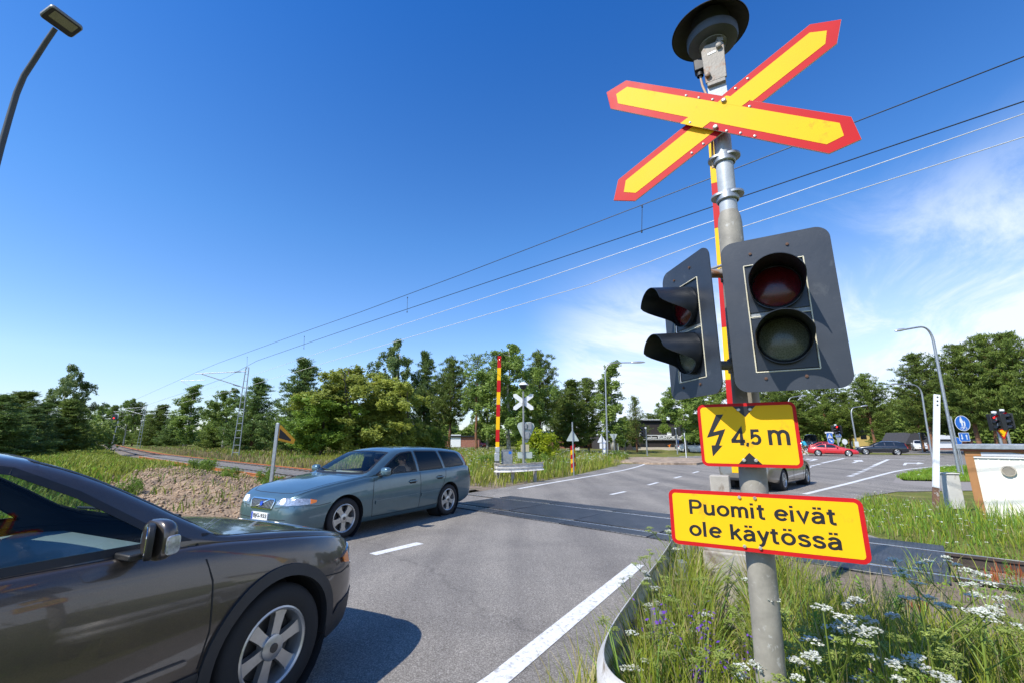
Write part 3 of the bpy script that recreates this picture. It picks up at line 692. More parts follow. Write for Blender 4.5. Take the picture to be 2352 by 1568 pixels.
    def take(s, bm, faces):
        """lift faces out into a mesh of their own"""
        mb = MB(); mp = {}
        for f in faces:
            for v in f.verts:
                if v not in mp: mp[v] = len(mb.v); mb.v.append(tuple(v.co))
            mb.f.append(tuple(mp[v] for v in f.verts)); mb.m.append(0)
        bmesh.ops.delete(bm, geom=faces, context='FACES'); return mb
    # --- pieces laid on the body: outline seen from one side, dropped onto the surface
    def patch(s, poly, ax, off=.004, thick=.012, step=.06, sgn=1, maxd=None, mi=0, mb=None):
        """ax side: (d, z); front/rear: (y, z); top: (d, y)"""
        bm = bmesh.new()
        if ax in ('side', 'top'): P = [(s.X(a), b) for a, b in poly]
        else: P = list(poly)
        f = bm.faces.new([bm.verts.new((a, b, 0)) for a, b in P]); bmesh.ops.triangulate(bm, faces=[f])
        for k in (0, 1):
            lo = min(p[k] for p in P); hi = max(p[k] for p in P); c = math.floor(lo / step) * step + step
            while c < hi:
                co = Vector((0, 0, 0)); co[k] = c; no = Vector((0, 0, 0)); no[k] = 1
                bmesh.ops.bisect_plane(bm, geom=bm.verts[:] + bm.edges[:] + bm.faces[:], dist=1e-5, plane_co=co, plane_no=no); c += step
        D = {'side': Vector((0, -sgn, 0)), 'front': Vector((-1, 0, 0)), 'rear': Vector((1, 0, 0)), 'top': Vector((0, 0, -1))}[ax]
        pos = []; bad = False; last = None
        for v in bm.verts:
            a, b = v.co.x, v.co.y
            o = {'side': Vector((a, 3 * sgn, b)), 'front': Vector((6, a, b)), 'rear': Vector((-6, a, b)), 'top': Vector((a, b, 4))}[ax]
            h = s.bvh.ray_cast(o, D)
            if h[0] is None:
                near = s.bvh.find_nearest(o + D * {'side': 3 - s.sp['wm'][2][1], 'front': 6 - s.xm, 'rear': 6 - s.xm, 'top': 3}[ax]); h = near
            pos.append((v, h[0] - D * off, h[0] - D * (off - thick)))
        m = mb or MB(); base = len(m.v); idx = {}
        for i, (v, p, q) in enumerate(pos): idx[v] = i; m.v.append(tuple(p))
        n = len(pos)
        for v, p, q in pos: m.v.append(tuple(q))
        for f in bm.faces: m.f.append(tuple(base + idx[v] for v in f.verts)); m.m.append(mi)
        for e in bm.edges:
            if len(e.link_faces) == 1:
                a, b = [idx[v] for v in e.verts]; m.f.append((base + a, base + b, base + n + b, base + n + a)); m.m.append(mi)
        bm.free(); return m
    def strip(s, line, w, ax, sgn=1, off=.003, mb=None):
        """thin line (panel gap, trim) along a path"""
        m = mb or MB(); P = [Vector(p) for p in line]; out = []
        for i in range(len(P) - 1):
            d = (P[i + 1] - P[i]).normalized(); nn = Vector((-d.y, d.x)) * w / 2; e = d * w * .2
            s.patch([tuple(P[i] - nn - e), tuple(P[i + 1] - nn + e), tuple(P[i + 1] + nn + e), tuple(P[i] + nn - e)], ax, off, .01, .08, sgn, mb=m)
        return m

def wheel(parent, c, r, w, side, rim=.68, spokes=5, style='five', matr=None, name='wheel', steer=0):
    """tyre, rim and brake disc; axle along Y, outer face towards side"""
    e = bpy.data.objects.new(name, None); COL.objects.link(e); e.parent = parent; e.location = c; e.rotation_euler = (0, 0, steer); e.empty_display_size = .1
    X = RX(-90 * side)
    rr = r * rim
    mb = MB(); h = w / 2
    mb.lathe([(rr, -h * .8), (rr + .02, -h * .96), (r * .90, -h), (r * .965, -h * .86), (r, -h * .62), (r, h * .62), (r * .965, h * .86), (r * .90, h), (rr + .025, h * 1.02), (rr + .004, h * .92), (rr, h * .8)], 40, X)
    mb.build('tyre', M_rub, e, 40)
    mb = MB(); mb.lathe([(rr + .004, h * .93), (rr - .006, h * .97), (rr - .018, h * .90), (rr - .03, h * .55), (rr - .03, -h * .8), (rr, -h * .8)], 40, X)
    zf = h * .80
    n = spokes
    for i in range(n):
        a = 2 * math.pi * i / n + .3
        M = X @ Matrix.Rotation(a, 4, 'Z')
        if style == 'five':
            pol = [(.03, -.040), (rr * .60, -.036), (rr - .02, -.058), (rr - .02, .058), (rr * .60, .036), (.03, .040)]
            mb.prism([(x * 1, y * rr / .21) for x, y in pol], zf - .035, zf, M)
        elif style == 'six':
            pol = [(.03, -.030), (rr * .5, -.030), (rr * .8, -.036), (rr - .015, -.05), (rr - .015, .05), (rr * .8, .036), (rr * .5, .030), (.03, .030)]
            mb.prism(pol, zf - .05, zf - .008, M)
        elif style == 'twin':
            for q in (-1, 1): mb.prism([(.03, q * .008 - .008), (rr - .015, q * .042 - .012), (rr - .015, q * .042 + .012), (.03, q * .008 + .008)], zf - .03, zf, M)
        else:
            mb.prism([(.03, -.03), (rr - .01, -.045), (rr - .01, .045), (.03, .03)], zf - .03, zf, M)
    mb.lathe([(0, zf - .05), (.075, zf - .05), (.07, zf + .004), (.055, zf + .010), (0, zf + .012)], 20, X)
    mb.build('rim', matr or M_rim, e, 30)
    mb = MB(); mb.lathe([(0, -.0), (rr * .80, 0), (rr * .80, .012), (0, .012)], 32, X); mb.lathe([(rr - .032, -h * .75), (0, -h * .75)], 32, X)
    mb.build('brake_disc', M_disc, e, 30)
    mb = MB()
    for i in range(5):
        a = 2 * math.pi * i / 5 + .62; mb.lathe([(.011, zf - .01), (.011, zf + .006), (0, zf + .006)], 8, X @ T(.05 * math.cos(a), .05 * math.sin(a), 0))
    mb.lathe([(.026, zf), (.026, zf + .016), (0, zf + .018)], 16, X)
    mb.build('hub_cap', M_disc, e, 30)
    return e
def arc(cx, cz, r, a0, a1, n): return [(cx + r * math.cos(R(a0 + (a1 - a0) * i / n)), cz + r * math.sin(R(a0 + (a1 - a0) * i / n))) for i in range(n + 1)]

WAGON = dict(L=4.71, fa=.93, ra=3.685,
    top=[(0, .42), (.015, .60), (.05, .70), (.12, .755), (.3, .83), (.7, .915), (1.1, .965), (1.36, .995), (1.5, 1.075), (1.75, 1.225), (2.0, 1.355), (2.15, 1.41), (2.4, 1.452), (2.9, 1.468), (3.6, 1.452), (4.2, 1.405), (4.40, 1.37), (4.46, 1.31), (4.60, 1.0), (4.66, .92), (4.70, .66), (4.71, .45)],
    belt=[(0, .36), (.015, .52), (.05, .62), (.12, .69), (.3, .765), (.7, .84), (1.1, .89), (1.36, .92), (1.6, .935), (2.5, .955), (3.5, .975), (4.3, 1.0), (4.5, .99), (4.6, .92), (4.67, .8), (4.71, .38)],
    wb=[(0, .44), (.03, .56), (.1, .67), (.2, .745), (.4, .80), (.8, .835), (1.4, .85), (2.5, .865), (3.6, .855), (4.3, .80), (4.55, .76), (4.66, .70), (4.71, .60)],
    wm=[(0, .50), (.03, .64), (.1, .745), (.2, .815), (.4, .865), (.8, .895), (1.4, .90), (2.6, .90), (3.7, .895), (4.3, .85), (4.55, .81), (4.66, .74), (4.71, .64)],
    sill=[(0, .26), (.1, .21), (.5, .19), (1.5, .20), (3.2, .20), (4.2, .22), (4.5, .28), (4.71, .36)],
    side_win=[[(1.62, .975), (1.74, 1.035), (2.02, 1.195), (2.24, 1.31), (2.36, 1.345), (2.62, 1.368), (2.66, 1.36), (2.685, .985)],
              [(2.775, .99), (2.745, 1.365), (2.77, 1.375), (3.40, 1.362), (3.44, 1.345), (3.52, 1.005)],
              [(3.62, 1.015), (3.53, 1.345), (3.56, 1.358), (4.14, 1.315), (4.22, 1.28), (4.36, 1.06), (4.34, 1.035)]],
    screen=[(1.385, 0), (1.40, .35), (1.45, .60), (1.52, .71), (2.10, .565), (2.075, .3), (2.07, 0)])
def mir(p): return [(d, -y) for d, y in reversed(p)]

def wheel_arch_cut(c, bm, zc, r):
    for d in (c.sp['fa'], c.sp['ra']):
        pl = arc(d, zc, r, -35, 215, 26) ; pl = pl + [(d - r * .82, 0.0), (d + r * .82, .0)]
        pl = arc(d, zc, r, -20, 200, 24) + [(d - r * .97, -.05), (d + r * .97, -.05)]
        fs = c.cut(bm, pl, 'side', lambda p, n: abs(p.y) > .45 and p.z < zc + r + .05)
        bmesh.ops.delete(bm, geom=fs, context='FACES')
def wheel_houses(c, root, zc, r):
    for d in (c.sp['fa'], c.sp['ra']):
        for sg in (1, -1):
            mb = MB(); ww = c.wm(d); mb.lathe([(r + .004, ww - .035), (r + .004, ww - .36), (0, ww - .36)], 32, T(c.X(d), 0, zc) @ RX(-90 * sg))
            mb.build('wheel_arch_liner', M_lining, root, 30)
def lining(c, bm, root, mt):
    b2 = bm.copy(); b2.normal_update()
    off = {v: v.co - v.normal * .022 for v in b2.verts}
    dele = [f for f in b2.faces if f.calc_center_median().z < c.sp.get('linz', .60)]
    for v, q in off.items(): v.co = q
    bmesh.ops.delete(b2, geom=dele, context='FACES'); bmesh.ops.reverse_faces(b2, faces=b2.faces)
    me = bpy.data.meshes.new('lining'); b2.to_mesh(me); b2.free(); return link('lining', me, mt, root, 0)

def cabin(c, root, dash, trim, lhd_y=.36, roof=1.0):
    """dashboard, seats, wheel: X forward, left-hand drive (Y left)"""
    X = c.X; mb = MB()
    prof = [(1.42, .70), (1.42, .985), (1.62, 1.005), (1.86, 1.0), (1.98, .955), (2.02, .86), (1.98, .70)]
    mb.prism([(X(a), b) for a, b in prof][::-1], -.69, .69, Matrix(((1, 0, 0, 0), (0, 0, 1, 0), (0, 1, 0, 0), (0, 0, 0, 1))))
    o = mb.build('dashboard', dash, root, 40, .02)
    b2 = MB()
    for y in (.0, .15): b2.box((X(1.995), -y - .12, .88), (.05, .13, .09))
    for y in (-.60, .60): b2.box((X(2.0), y, .88), (.04, .10, .08))
    b2.build('air_vent', M_dark, o, 30, .008)
    mb = MB(); cx = X(2.20); ring = [(cx + .05 * math.sin(a) * 0, 0, 0) for a in (0,)]
    Xs = T(cx, lhd_y, .93) @ RY(-65)
    mb.tube([(.185 * math.cos(2 * math.pi * i / 24), .185 * math.sin(2 * math.pi * i / 24), 0) for i in range(25)], .016, 8, 0, Xs, False)
    mb.box((0, 0, -.01), (.12, .14, .05), Xs); mb.box((0, 0, 0), (.03, .35, .02), Xs); mb.tube([(0, 0, 0), (0, 0, -.35)], .025, 8, 0, Xs)
    mb.build('steering_wheel', M_dark, root, 40)
    for y in (lhd_y, -lhd_y):
        mb = MB(); mb.box((X(2.62), y, .50), (.52, .50, .16)); mb.box((0, 0, .30), (.13, .48, .62), T(X(2.90), y, .55) @ RY(-18), 0, (.9, .78)); mb.box((0, 0, .70), (.10, .26, .18), T(X(2.90), y, .55) @ RY(-15))
        mb.build('front_seat', M_seat, root, 30, .03)
    mb = MB(); mb.box((X(3.40), 0, .50), (.5, 1.3, .16)); mb.box((0, 0, .28), (.13, 1.3, .58), T(X(3.68), 0, .55) @ RY(-16))
    mb.build('rear_seat', M_seat, root, 30, .03)
    mb = MB(); mb.box((X(2.85), 0, .30), (2.9, 1.5, .04)); mb.box((X(2.0), 0, .5), (.06, 1.4, .4)); mb.box((X(4.3), 0, .6), (.6, 1.2, .5)); mb.build('cabin_floor', M_lining, root, 30)
    mb = MB()
    for y in (.37, -.37): mb.box((0, 0, 0), (.16, .34, .015), T(X(2.20), y, 1.355 * roof) @ RY(12))
    mb.build('sun_visor', trim, root, 30, .005)
    mb = MB(); mb.box((X(2.12), 0, 1.30 * roof), (.03, .24, .065)); mb.build('rear_view_mirror', M_dark, root, 30, .01)

def wagon(name, label, paintm, sp, clad=None, glass_rear=None, rim_style='five', spokes=5, wr=.325, ww=.215, dash=M_dash, flares=None, steer=0., detail=True, plate=None, rails_on_roof=False, handles=None, sail=None):
    root = thing(name, label, 'car'); c = Car(sp); bm = c.shell(); X = c.X
    zc = wr + .0; ra_ = wr + .055
    side_keep = lambda p, n: abs(p.y) > .35 and abs(n.y) > .3 and p.z > .9 * sp.get('zk', 1)
    glassq = []
    for i, w in enumerate(sp['side_win']):
        fs = c.cut(bm, w, 'side', side_keep)
        for sg in (1, -1):
            sel = [f for f in fs if f.is_valid and f.calc_center_median().y * sg > 0]; glassq.append((i, sg, c.take(bm, sel)))
    full = sp['screen'][:-1] + [sp['screen'][-1]] + mir(sp['screen'])[1:-1]
    fs = c.cut(bm, full, 'top', lambda p, n: n.z > .25 and p.z > .88 * sp.get('zk', 1)); scr = c.take(bm, fs)
    wheel_arch_cut(c, bm, zc, ra_)
    lining(c, bm, root, M_lining)
    me = bpy.data.meshes.new('body'); bm.to_mesh(me); body = link('body', me, paintm, root, 38)
    wheel_houses(c, root, zc, ra_)
    scr.build('windscreen', M_glass, root, 60)
    for i, sg, g in glassq:
        g.build('window', M_glass if i == 0 else (glass_rear or M_glassd), root, 60)
    # frames round the side glass
    for i, w in enumerate(sp['side_win']):
        for sg in (1, -1):
            mb = MB(); k = len(w)
            c.strip([tuple(q) for q in w] + [tuple(w[0])], sp.get('fw', .024), 'side', sg, .0035, mb); mb.build('window_frame', M_dark if not sp.get('bright') or True else M_chrome, root, 0)
    # screen surround
    mb = MB(); c.strip([(d, y) for d, y in full] + [full[0]], .03, 'top', 1, .003, mb); mb.build('windscreen_seal', M_dark, root, 0)
    for d in (sp['fa'], sp['ra']):
        for sg in (1, -1): wheel(root, (X(d), sg * (c.wm(d) - ww / 2 - .022), zc), wr, ww, sg, .69 if rim_style != 'six' else .635, spokes, rim_style, steer=steer if d == sp['fa'] else 0)
    for sg in (1, -1):
        mb = MB()
        for ln in sp['gaps']: c.strip(ln, .008, 'side', sg, .002, mb)
        mb.build('door_gap', M_gap, root, 0)
        for hd, hz in sp['handles']:
            mb = MB(); h = c.bvh.ray_cast(Vector((X(hd), 3 * sg, hz)), Vector((0, -sg, 0)))[0]
            mb.tube([(X(hd) + .11, h.y, hz + .0), (X(hd) + .09, h.y + sg * .03, hz + .002), (X(hd) - .07, h.y + sg * .035, hz + .006), (X(hd) - .11, h.y, hz + .006)], [.012, .017, .017, .012], 8); mb.build('door_handle', handles or paintm, root, 50)
        mb = c.patch(sp['handle_cups'][0], 'side', .001, .004, .05, sg)
        for q in sp['handle_cups'][1:]: c.patch(q, 'side', .001, .004, .05, sg, mb=mb)
        mb.build('handle_recess', M_gap, root, 0)
        mo = MB()
        for q in sp['mould']: c.patch(q, 'side', .016, .03, .1, sg, mb=mo)
        mo.build('side_moulding', clad or paintm, root, 30)
        # door mirror
        md, mz = sp['mirror']; h = c.bvh.ray_cast(Vector((X(md), 3 * sg, mz)), Vector((0, -sg, 0)))[0]; my = h.y
        mb = MB(); mb.box((X(md) , my + sg * .05, mz - .015), (.10, .16, .03)); 
        k = sp.get('mirk', 1.)
        q = bmesh.new(); bmesh.ops.create_uvsphere(q, u_segments=20, v_segments=12, radius=1)
        for v in q.verts:
            x, y, z = v.co; x = math.copysign(abs(x) ** .7, x); y = math.copysign(abs(y) ** .72, y); z = math.copysign(abs(z) ** .72, z)
            if x < 0: x *= .5
            v.co = (X(md) + x * .085 * k * sp.get('mirx', 1) + .02, my + sg * (.19 + y * .105 * k * sp.get('mirx', 1) ** .4), mz + .055 * k + z * .082 * k)
        vs = [tuple(v.co) for v in q.verts]; ix = {v: i for i, v in enumerate(q.verts)}; mir_o = MB().add(vs, [tuple(ix[v] for v in f.verts) for f in q.faces]).build('door_mirror', paintm if not clad else paintm, root, 60); q.free()
        mb.build('mirror_foot', M_dark, mir_o, 30, .008)
        Fm = frame((X(md) - .022 * k, my + sg * .19, mz + .055 * k), (-.5 * sg, 1, 0), (0, 0, 1)); MB().prism(rrect(.150 * k, .115 * k, .04), -.003, .0, Fm).build('mirror_glass', M_mirror, mir_o, 30)
        MB().prism(rrect(.168 * k, .138 * k, .05), -.0, .028, Fm).build('mirror_rim', M_dark, mir_o, 30, .006)
        if sp.get('mirror_lamp'):
            mb = MB(); mb.prism(rrect(.07, .085, .02), 0, .012, frame((X(md) + .035, my + sg * (.19 + .098), mz + .045), (-1, sg * .25, 0), (0, 0, 1)) if sg > 0 else frame((X(md) + .035, my + sg * (.19 + .098), mz + .045), (1, .25, 0), (0, 0, 1)))
            mb.build('repeater_lamp', M_head, mir_o, 30, .004)
        # lamps
        hl = c.patch([(sg * a, b) for a, b in sp['head']], 'front', .012, .04, .05).build('headlight', M_head, root, 50)
        c.patch(sp['head_wrap'], 'side', .012, .04, .05, sg).build('headlight_side', M_head, hl, 50)
        c.patch(sp['head_ind'], 'side', .016, .03, .04, sg).build('indicator', M_amber, hl, 50)
        c.patch(sp['tail'], 'side', .010, .03, .05, sg).build('taillight', M_tail, root, 50)
    g = c.patch(sp['grille'], 'front', .004, .03, .05).build('grille', M_grill, root, 30)
    mb = MB()
    gy = [p[0] for p in sp['grille']]; gz = [p[1] for p in sp['grille']]
    for k in range(17):
        y = min(gy) + .03 + (max(gy) - min(gy) - .06) * k / 16; c.patch([(y - .004, min(gz) + .02), (y + .004, min(gz) + .02), (y + .004, max(gz) - .02), (y - .004, max(gz) - .02)], 'front', .010, .008, .05, mb=mb)
    mb.build('grille_bars', M_rim, g, 0)
    mb = MB(); P = sp['grille']; n = len(P)
    for i in range(n):
        a = Vector(P[i]); b = Vector(P[(i + 1) % n]); d = (b - a).normalized(); nn = Vector((-d.y, d.x)) * .009
        c.patch([tuple(a - nn), tuple(b - nn), tuple(b + nn), tuple(a + nn)], 'front', .015, .03, .05, mb=mb)
    mb.build('grille_surround', M_chrome, g, 0)
    mb = MB(); a = (-.20, min(gz)); b = (.18, max(gz)); c.patch([(-.19, min(gz) + .01), (-.16, min(gz) + .005), (.19, max(gz) - .01), (.16, max(gz) - .005)], 'front', .017, .02, .05, mb=mb)
    mb.build('grille_slash', M_chrome, g, 0)
    zc_ = (min(gz) + max(gz)) / 2; c.patch(circ(.034, 16, 0, zc_), 'front', .024, .02, .05).build('badge', M_platebl, g, 30)
    mb = c.patch(sp['intake'], 'front', .003, .01, .06); mb.build('air_intake', M_dark, root, 0)
    for q in sp['bump']:
        pass
    mb = MB()
    for ln in sp['bump_gaps']: c.strip(ln, .008, 'front', 1, .002, mb)
    for ln in sp['bump_side']:
        for sg in (1, -1): c.strip(ln, .008, 'side', sg, .002, mb)
    for ln in sp['hood_gaps']: c.strip(ln, .008, 'top', 1, .002, mb); c.strip([(a, -b) for a, b in ln], .008, 'top', 1, .002, mb)
    mb.build('bonnet_gap', M_gap, root, 0)
    if sail:
        for sg in (1, -1): c.patch(sail, 'side', .006, .02, .05, sg).build('mirror_sail', M_dark, root, 40)
    w0 = sp['screen']; cw_ = [(w0[0][0] - .075, 0), (w0[1][0] - .07, w0[1][1]), (w0[2][0] - .06, w0[2][1]), (w0[3][0] - .05, w0[3][1] + .01), (w0[3][0] - .002, w0[3][1]), (w0[2][0] - .012, w0[2][1]), (w0[1][0] - .012, w0[1][1]), (w0[0][0] - .012, 0)]
    mb = c.patch(cw_, 'top', .003, .01, .1); c.patch([(a, -b) for a, b in cw_][::-1], 'top', .003, .01, .1, mb=mb); mb.build('cowl', M_dark, root, 30)
    # wipers
    mb = MB()
    for y0, y1 in ((.62, .05), (-.05, -.62)):
        p = []
        for i in range(6):
            t = i / 5; d = sp['screen'][0][0] + .02 + .16 * (abs(y0 + (y1 - y0) * t)) ** 2 + .05 * t; h = c.bvh.ray_cast(Vector((X(d), y0 + (y1 - y0) * t, 4)), Vector((0, 0, -1)))[0]; p.append(h + Vector((0, 0, .014)))
        mb.tube(p, .010, 6)
    mb.build('wiper', M_dark, root, 40)
    if plate:
        pl = c.bvh.ray_cast(Vector((6, plate.get('y', 0), plate['z'])), Vector((-1, 0, 0)))[0]
        M = frame((pl.x + .016, plate.get('y', 0), plate['z']), (0, 1, 0), (0, 0, 1))
        p = MB().prism(rrect(.44, .118, .01), -.02, 0, M).build('number_plate', M_plate, root, 30)
        MB().prism(rrect(.04, .112, .006, 3, -.196), 0, .001, M).build('plate_band', M_platebl, p, 0)
        text_box('plate_characters', plate['s'], M_black, p, M @ T(0, 0, .0012), -.16, .20, -.038, .038, .03)
    c.root = root; c.body = body; return c
def sscale(sp, kd, ky, kz, zadd=0.):
    """a template stretched to another car's length, width and height"""
    o = dict(sp)
    f1 = lambda p: [(a * kd, b * kz + zadd) for a, b in p]; f2 = lambda p: [(a * kd, b * ky) for a, b in p]; f3 = lambda p: [(a * ky, b * kz + zadd) for a, b in p]
    for k in ('top', 'belt', 'sill'): o[k] = f1(sp[k])
    for k in ('wb', 'wm', 'screen', 'rear_screen'):
        if k in sp: o[k] = f2(sp[k])
    for k in ('L', 'fa', 'ra'): o[k] = sp[k] * kd
    for k in ('side_win', 'gaps', 'mould', 'handle_cups', 'bump_side'):
        if k in sp: o[k] = [f1(q) for q in sp[k]]
    for k in ('tail', 'head_wrap', 'head_ind', 'handles'):
        if k in sp: o[k] = f1(sp[k])
    if 'mirror' in sp: o['mirror'] = (sp['mirror'][0] * kd, sp['mirror'][1] * kz + zadd)
    for k in ('head', 'grille', 'intake'):
        if k in sp: o[k] = f3(sp[k])
    if 'bump_gaps' in sp: o['bump_gaps'] = [f3(q) for q in sp['bump_gaps']]
    if 'hood_gaps' in sp: o['hood_gaps'] = [f2(q) for q in sp['hood_gaps']]
    return o
rr2 = lambda d, z, w, h: [(d + a, z + b) for a, b in rrect(w, h, min(w, h) * .4, 3)]
WAGON.update(gaps=[[(1.53, .925), (1.50, .75), (1.49, .5), (1.52, .27)], [(2.73, .965), (2.745, .75), (2.74, .5), (2.72, .27)], [(3.575, .99), (3.56, .85), (3.47, .68), (3.33, .50), (3.28, .29)], [(1.52, .27), (2.72, .27), (3.28, .29)]],
    handles=[(2.52, .80), (3.36, .825)], handle_cups=[rr2(2.51, .795, .19, .075), rr2(3.35, .82, .19, .075)],
    mould=[[(1.56, .475), (2.70, .50), (2.70, .555), (1.56, .535)], [(2.76, .50), (3.28, .51), (3.36, .565), (2.76, .555)]],
    mirror=(1.70, .975), head=[(.37, .612), (.60, .603), (.745, .615), (.765, .67), (.72, .705), (.46, .712), (.385, .66)], head_wrap=[(.10, .610), (.30, .622), (.37, .640), (.385, .672), (.26, .703), (.10, .712)], head_ind=[(.285, .622), (.37, .640), (.385, .672), (.295, .695)],
    tail=[(4.40, 1.345), (4.44, 1.325), (4.585, .99), (4.64, .90), (4.665, .70), (4.59, .70), (4.56, .90), (4.50, 1.02)],
    grille=[(-.27, .535), (.27, .535), (.315, .65), (.285, .685), (-.285, .685), (-.315, .65)], intake=[(-.52, .255), (.52, .255), (.50, .325), (-.50, .325)],
    bump=[], bump_gaps=[[(-.80, .585), (-.5, .575), (-.36, .56)], [(.36, .56), (.5, .575), (.80, .585)], [(-.62, .40), (0, .375), (.62, .40)]], bump_side=[[(.22, .60), (.40, .585), (.62, .61)]],
    hood_gaps=[[(.135, .0), (.145, .30), (.18, .52), (.32, .665), (.7, .71), (1.1, .745), (1.40, .79)]])
def place(root, c, pt, axle, side, heading):
    """stand the car so that one tyre touches the ground at pt"""
    f = Vector((math.sin(R(heading)), math.cos(R(heading)), 0)); rz = math.atan2(f.y, f.x)
    d = c.sp[axle]; loc = Vector((c.X(d), side * (c.wm(d) - .02), 0)); w = Matrix.Rotation(rz, 3, 'Z') @ loc
    root.location = (pt.x - w.x, pt.y - w.y, .006); root.rotation_euler = (0, 0, rz)

# the blue-green estate car coming over the crossing
P_blue = paint('blue_green_paint', (.085, .150, .180), .5, .30)
cb = wagon('estate_car', 'blue green estate car with headlights on, just coming off the level crossing', P_blue, WAGON, rim_style='five', wr=.325, dash=M_beige, plate=dict(s='BJG-933', z=.42))
place(cb.root, cb, G(788, 1238), 'fa', 1, 180 + 30.5)
for sg in (1, -1):          # lit beams behind the lens
    o = cb.patch([(sg * a, b) for a, b in circ(.042, 16, .50, .665)], 'front', .016, .008, .05).build('low_beam', emis('headlight_beam', (1, .96, .88), 5), None, 30)
    o.parent = [x for x in cb.root.children if x.name.startswith('headlight')][0 if sg > 0 else 1]
cabin(cb, cb.root, M_beige, M_dash)

# the dark off-road estate in front: taller, grey cladding round the arches and along the sills
XC = sscale(WAGON, 1.027, 1.033, 1.098)
XC['fw'] = .034
XC['top'] = [(a, b) for a, b in XC['top'] if a < 1.25] + [(d * 1.027, z * 1.098) for d, z in ((1.26, .985), (1.40, 1.07), (1.66, 1.225), (1.93, 1.36), (2.10, 1.412))] + [(a, b) for a, b in XC['top'] if a > 2.3]
XC['screen'] = [(d * 1.027, y * 1.033) for d, y in ((1.29, 0), (1.305, .35), (1.355, .60), (1.43, .71), (2.05, .565), (2.025, .3), (2.02, 0))]
XC['side_win'] = [[(1.60, 1.075), (1.72, 1.165), (1.98, 1.345), (2.20, 1.462), (2.36, 1.497), (2.69, 1.520), (2.735, 1.512), (2.765, 1.085)]] + XC['side_win'][1:]
XC['gaps'] = [[(1.47, 1.04), (1.41, .85), (1.40, .6), (1.43, .44)]] + XC['gaps'][1:3] + [[(1.43, .30), (2.79, .30), (3.36, .32)]]
XC['mirx'] = .66; XC['zk'] = 1.07; XC['linz'] = .64
XC['wm'] = [(0, .30), (.012, .40), (.03, .49), (.06, .575), (.10, .65), (.16, .725), (.25, .80), (.36, .855), (.5, .895), (.8, .93), (1.4, .935)] + [(a, b * 1.005) for a, b in XC['wm'] if a > 2]
XC['wb'] = [(0, .25), (.012, .34), (.03, .43), (.06, .51), (.10, .585), (.16, .655), (.25, .725), (.36, .78), (.5, .82), (.8, .865), (1.4, .88)] + [q for q in XC['wb'] if q[0] > 2]
XC['mirror'] = (1.80, 1.075); XC['mirk'] = 1.12; XC['mirror_lamp'] = True
XC['mould'] = [[(1.50, .485), (2.78, .505), (2.78, .545), (1.50, .505)], [(2.84, .505), (3.30, .515), (3.36, .55), (2.84, .545)]]
P_dark = paint('dark_grey_brown_paint', (.082, .069, .060), .55, .32)
cx = wagon('dark_estate_car', 'dark grey off road estate car close by on the left, front half only', P_dark, XC, rim_style='six', spokes=6, wr=.352, ww=.235, steer=R(0), sail=[(1.50, 1.065), (1.60, 1.072), (1.72, 1.165), (1.70, 1.185)])
place(cx.root, cx, G(616, 1644), 'fa', -1, 24.)
cabin(cx, cx.root, M_dash, M_dash, roof=1.08)
def xc_trim(c, root):
    wr = .352; rz_ = wr
    for sg in (1, -1):
        for d in (c.sp['fa'], c.sp['ra']):
            mb = MB(); o_ = arc(d, rz_, wr + .118, -14, 194, 28); i_ = arc(d, rz_, wr + .050, -8, 188, 28)
            for k in range(28): c.patch([i_[k], o_[k], o_[k + 1], i_[k + 1]], 'side', .016, .05, .2, sg, mb=mb)
            mb.build('arch_flare', M_clad, root, 40)
        mb = MB(); c.patch([(1.36, .225), (3.36, .235), (3.34, .44), (1.43, .42)], 'side', .012, .03, .2, sg, mb=mb); mb.build('sill_cladding', M_clad, root, 40)
        mb = MB(); c.patch([(.10, .30), (.50, .24), (.50, .36), (.42, .43), (.12, .47)], 'side', .010, .03, .1, sg, mb=mb); mb.build('bumper_cladding', M_clad, root, 40)
    mb = c.patch([(-.72, .26), (.72, .26), (.76, .44), (-.76, .44)], 'front', .008, .02, .1); mb.build('front_cladding', M_clad, root, 40)
xc_trim(cx, cx.root)

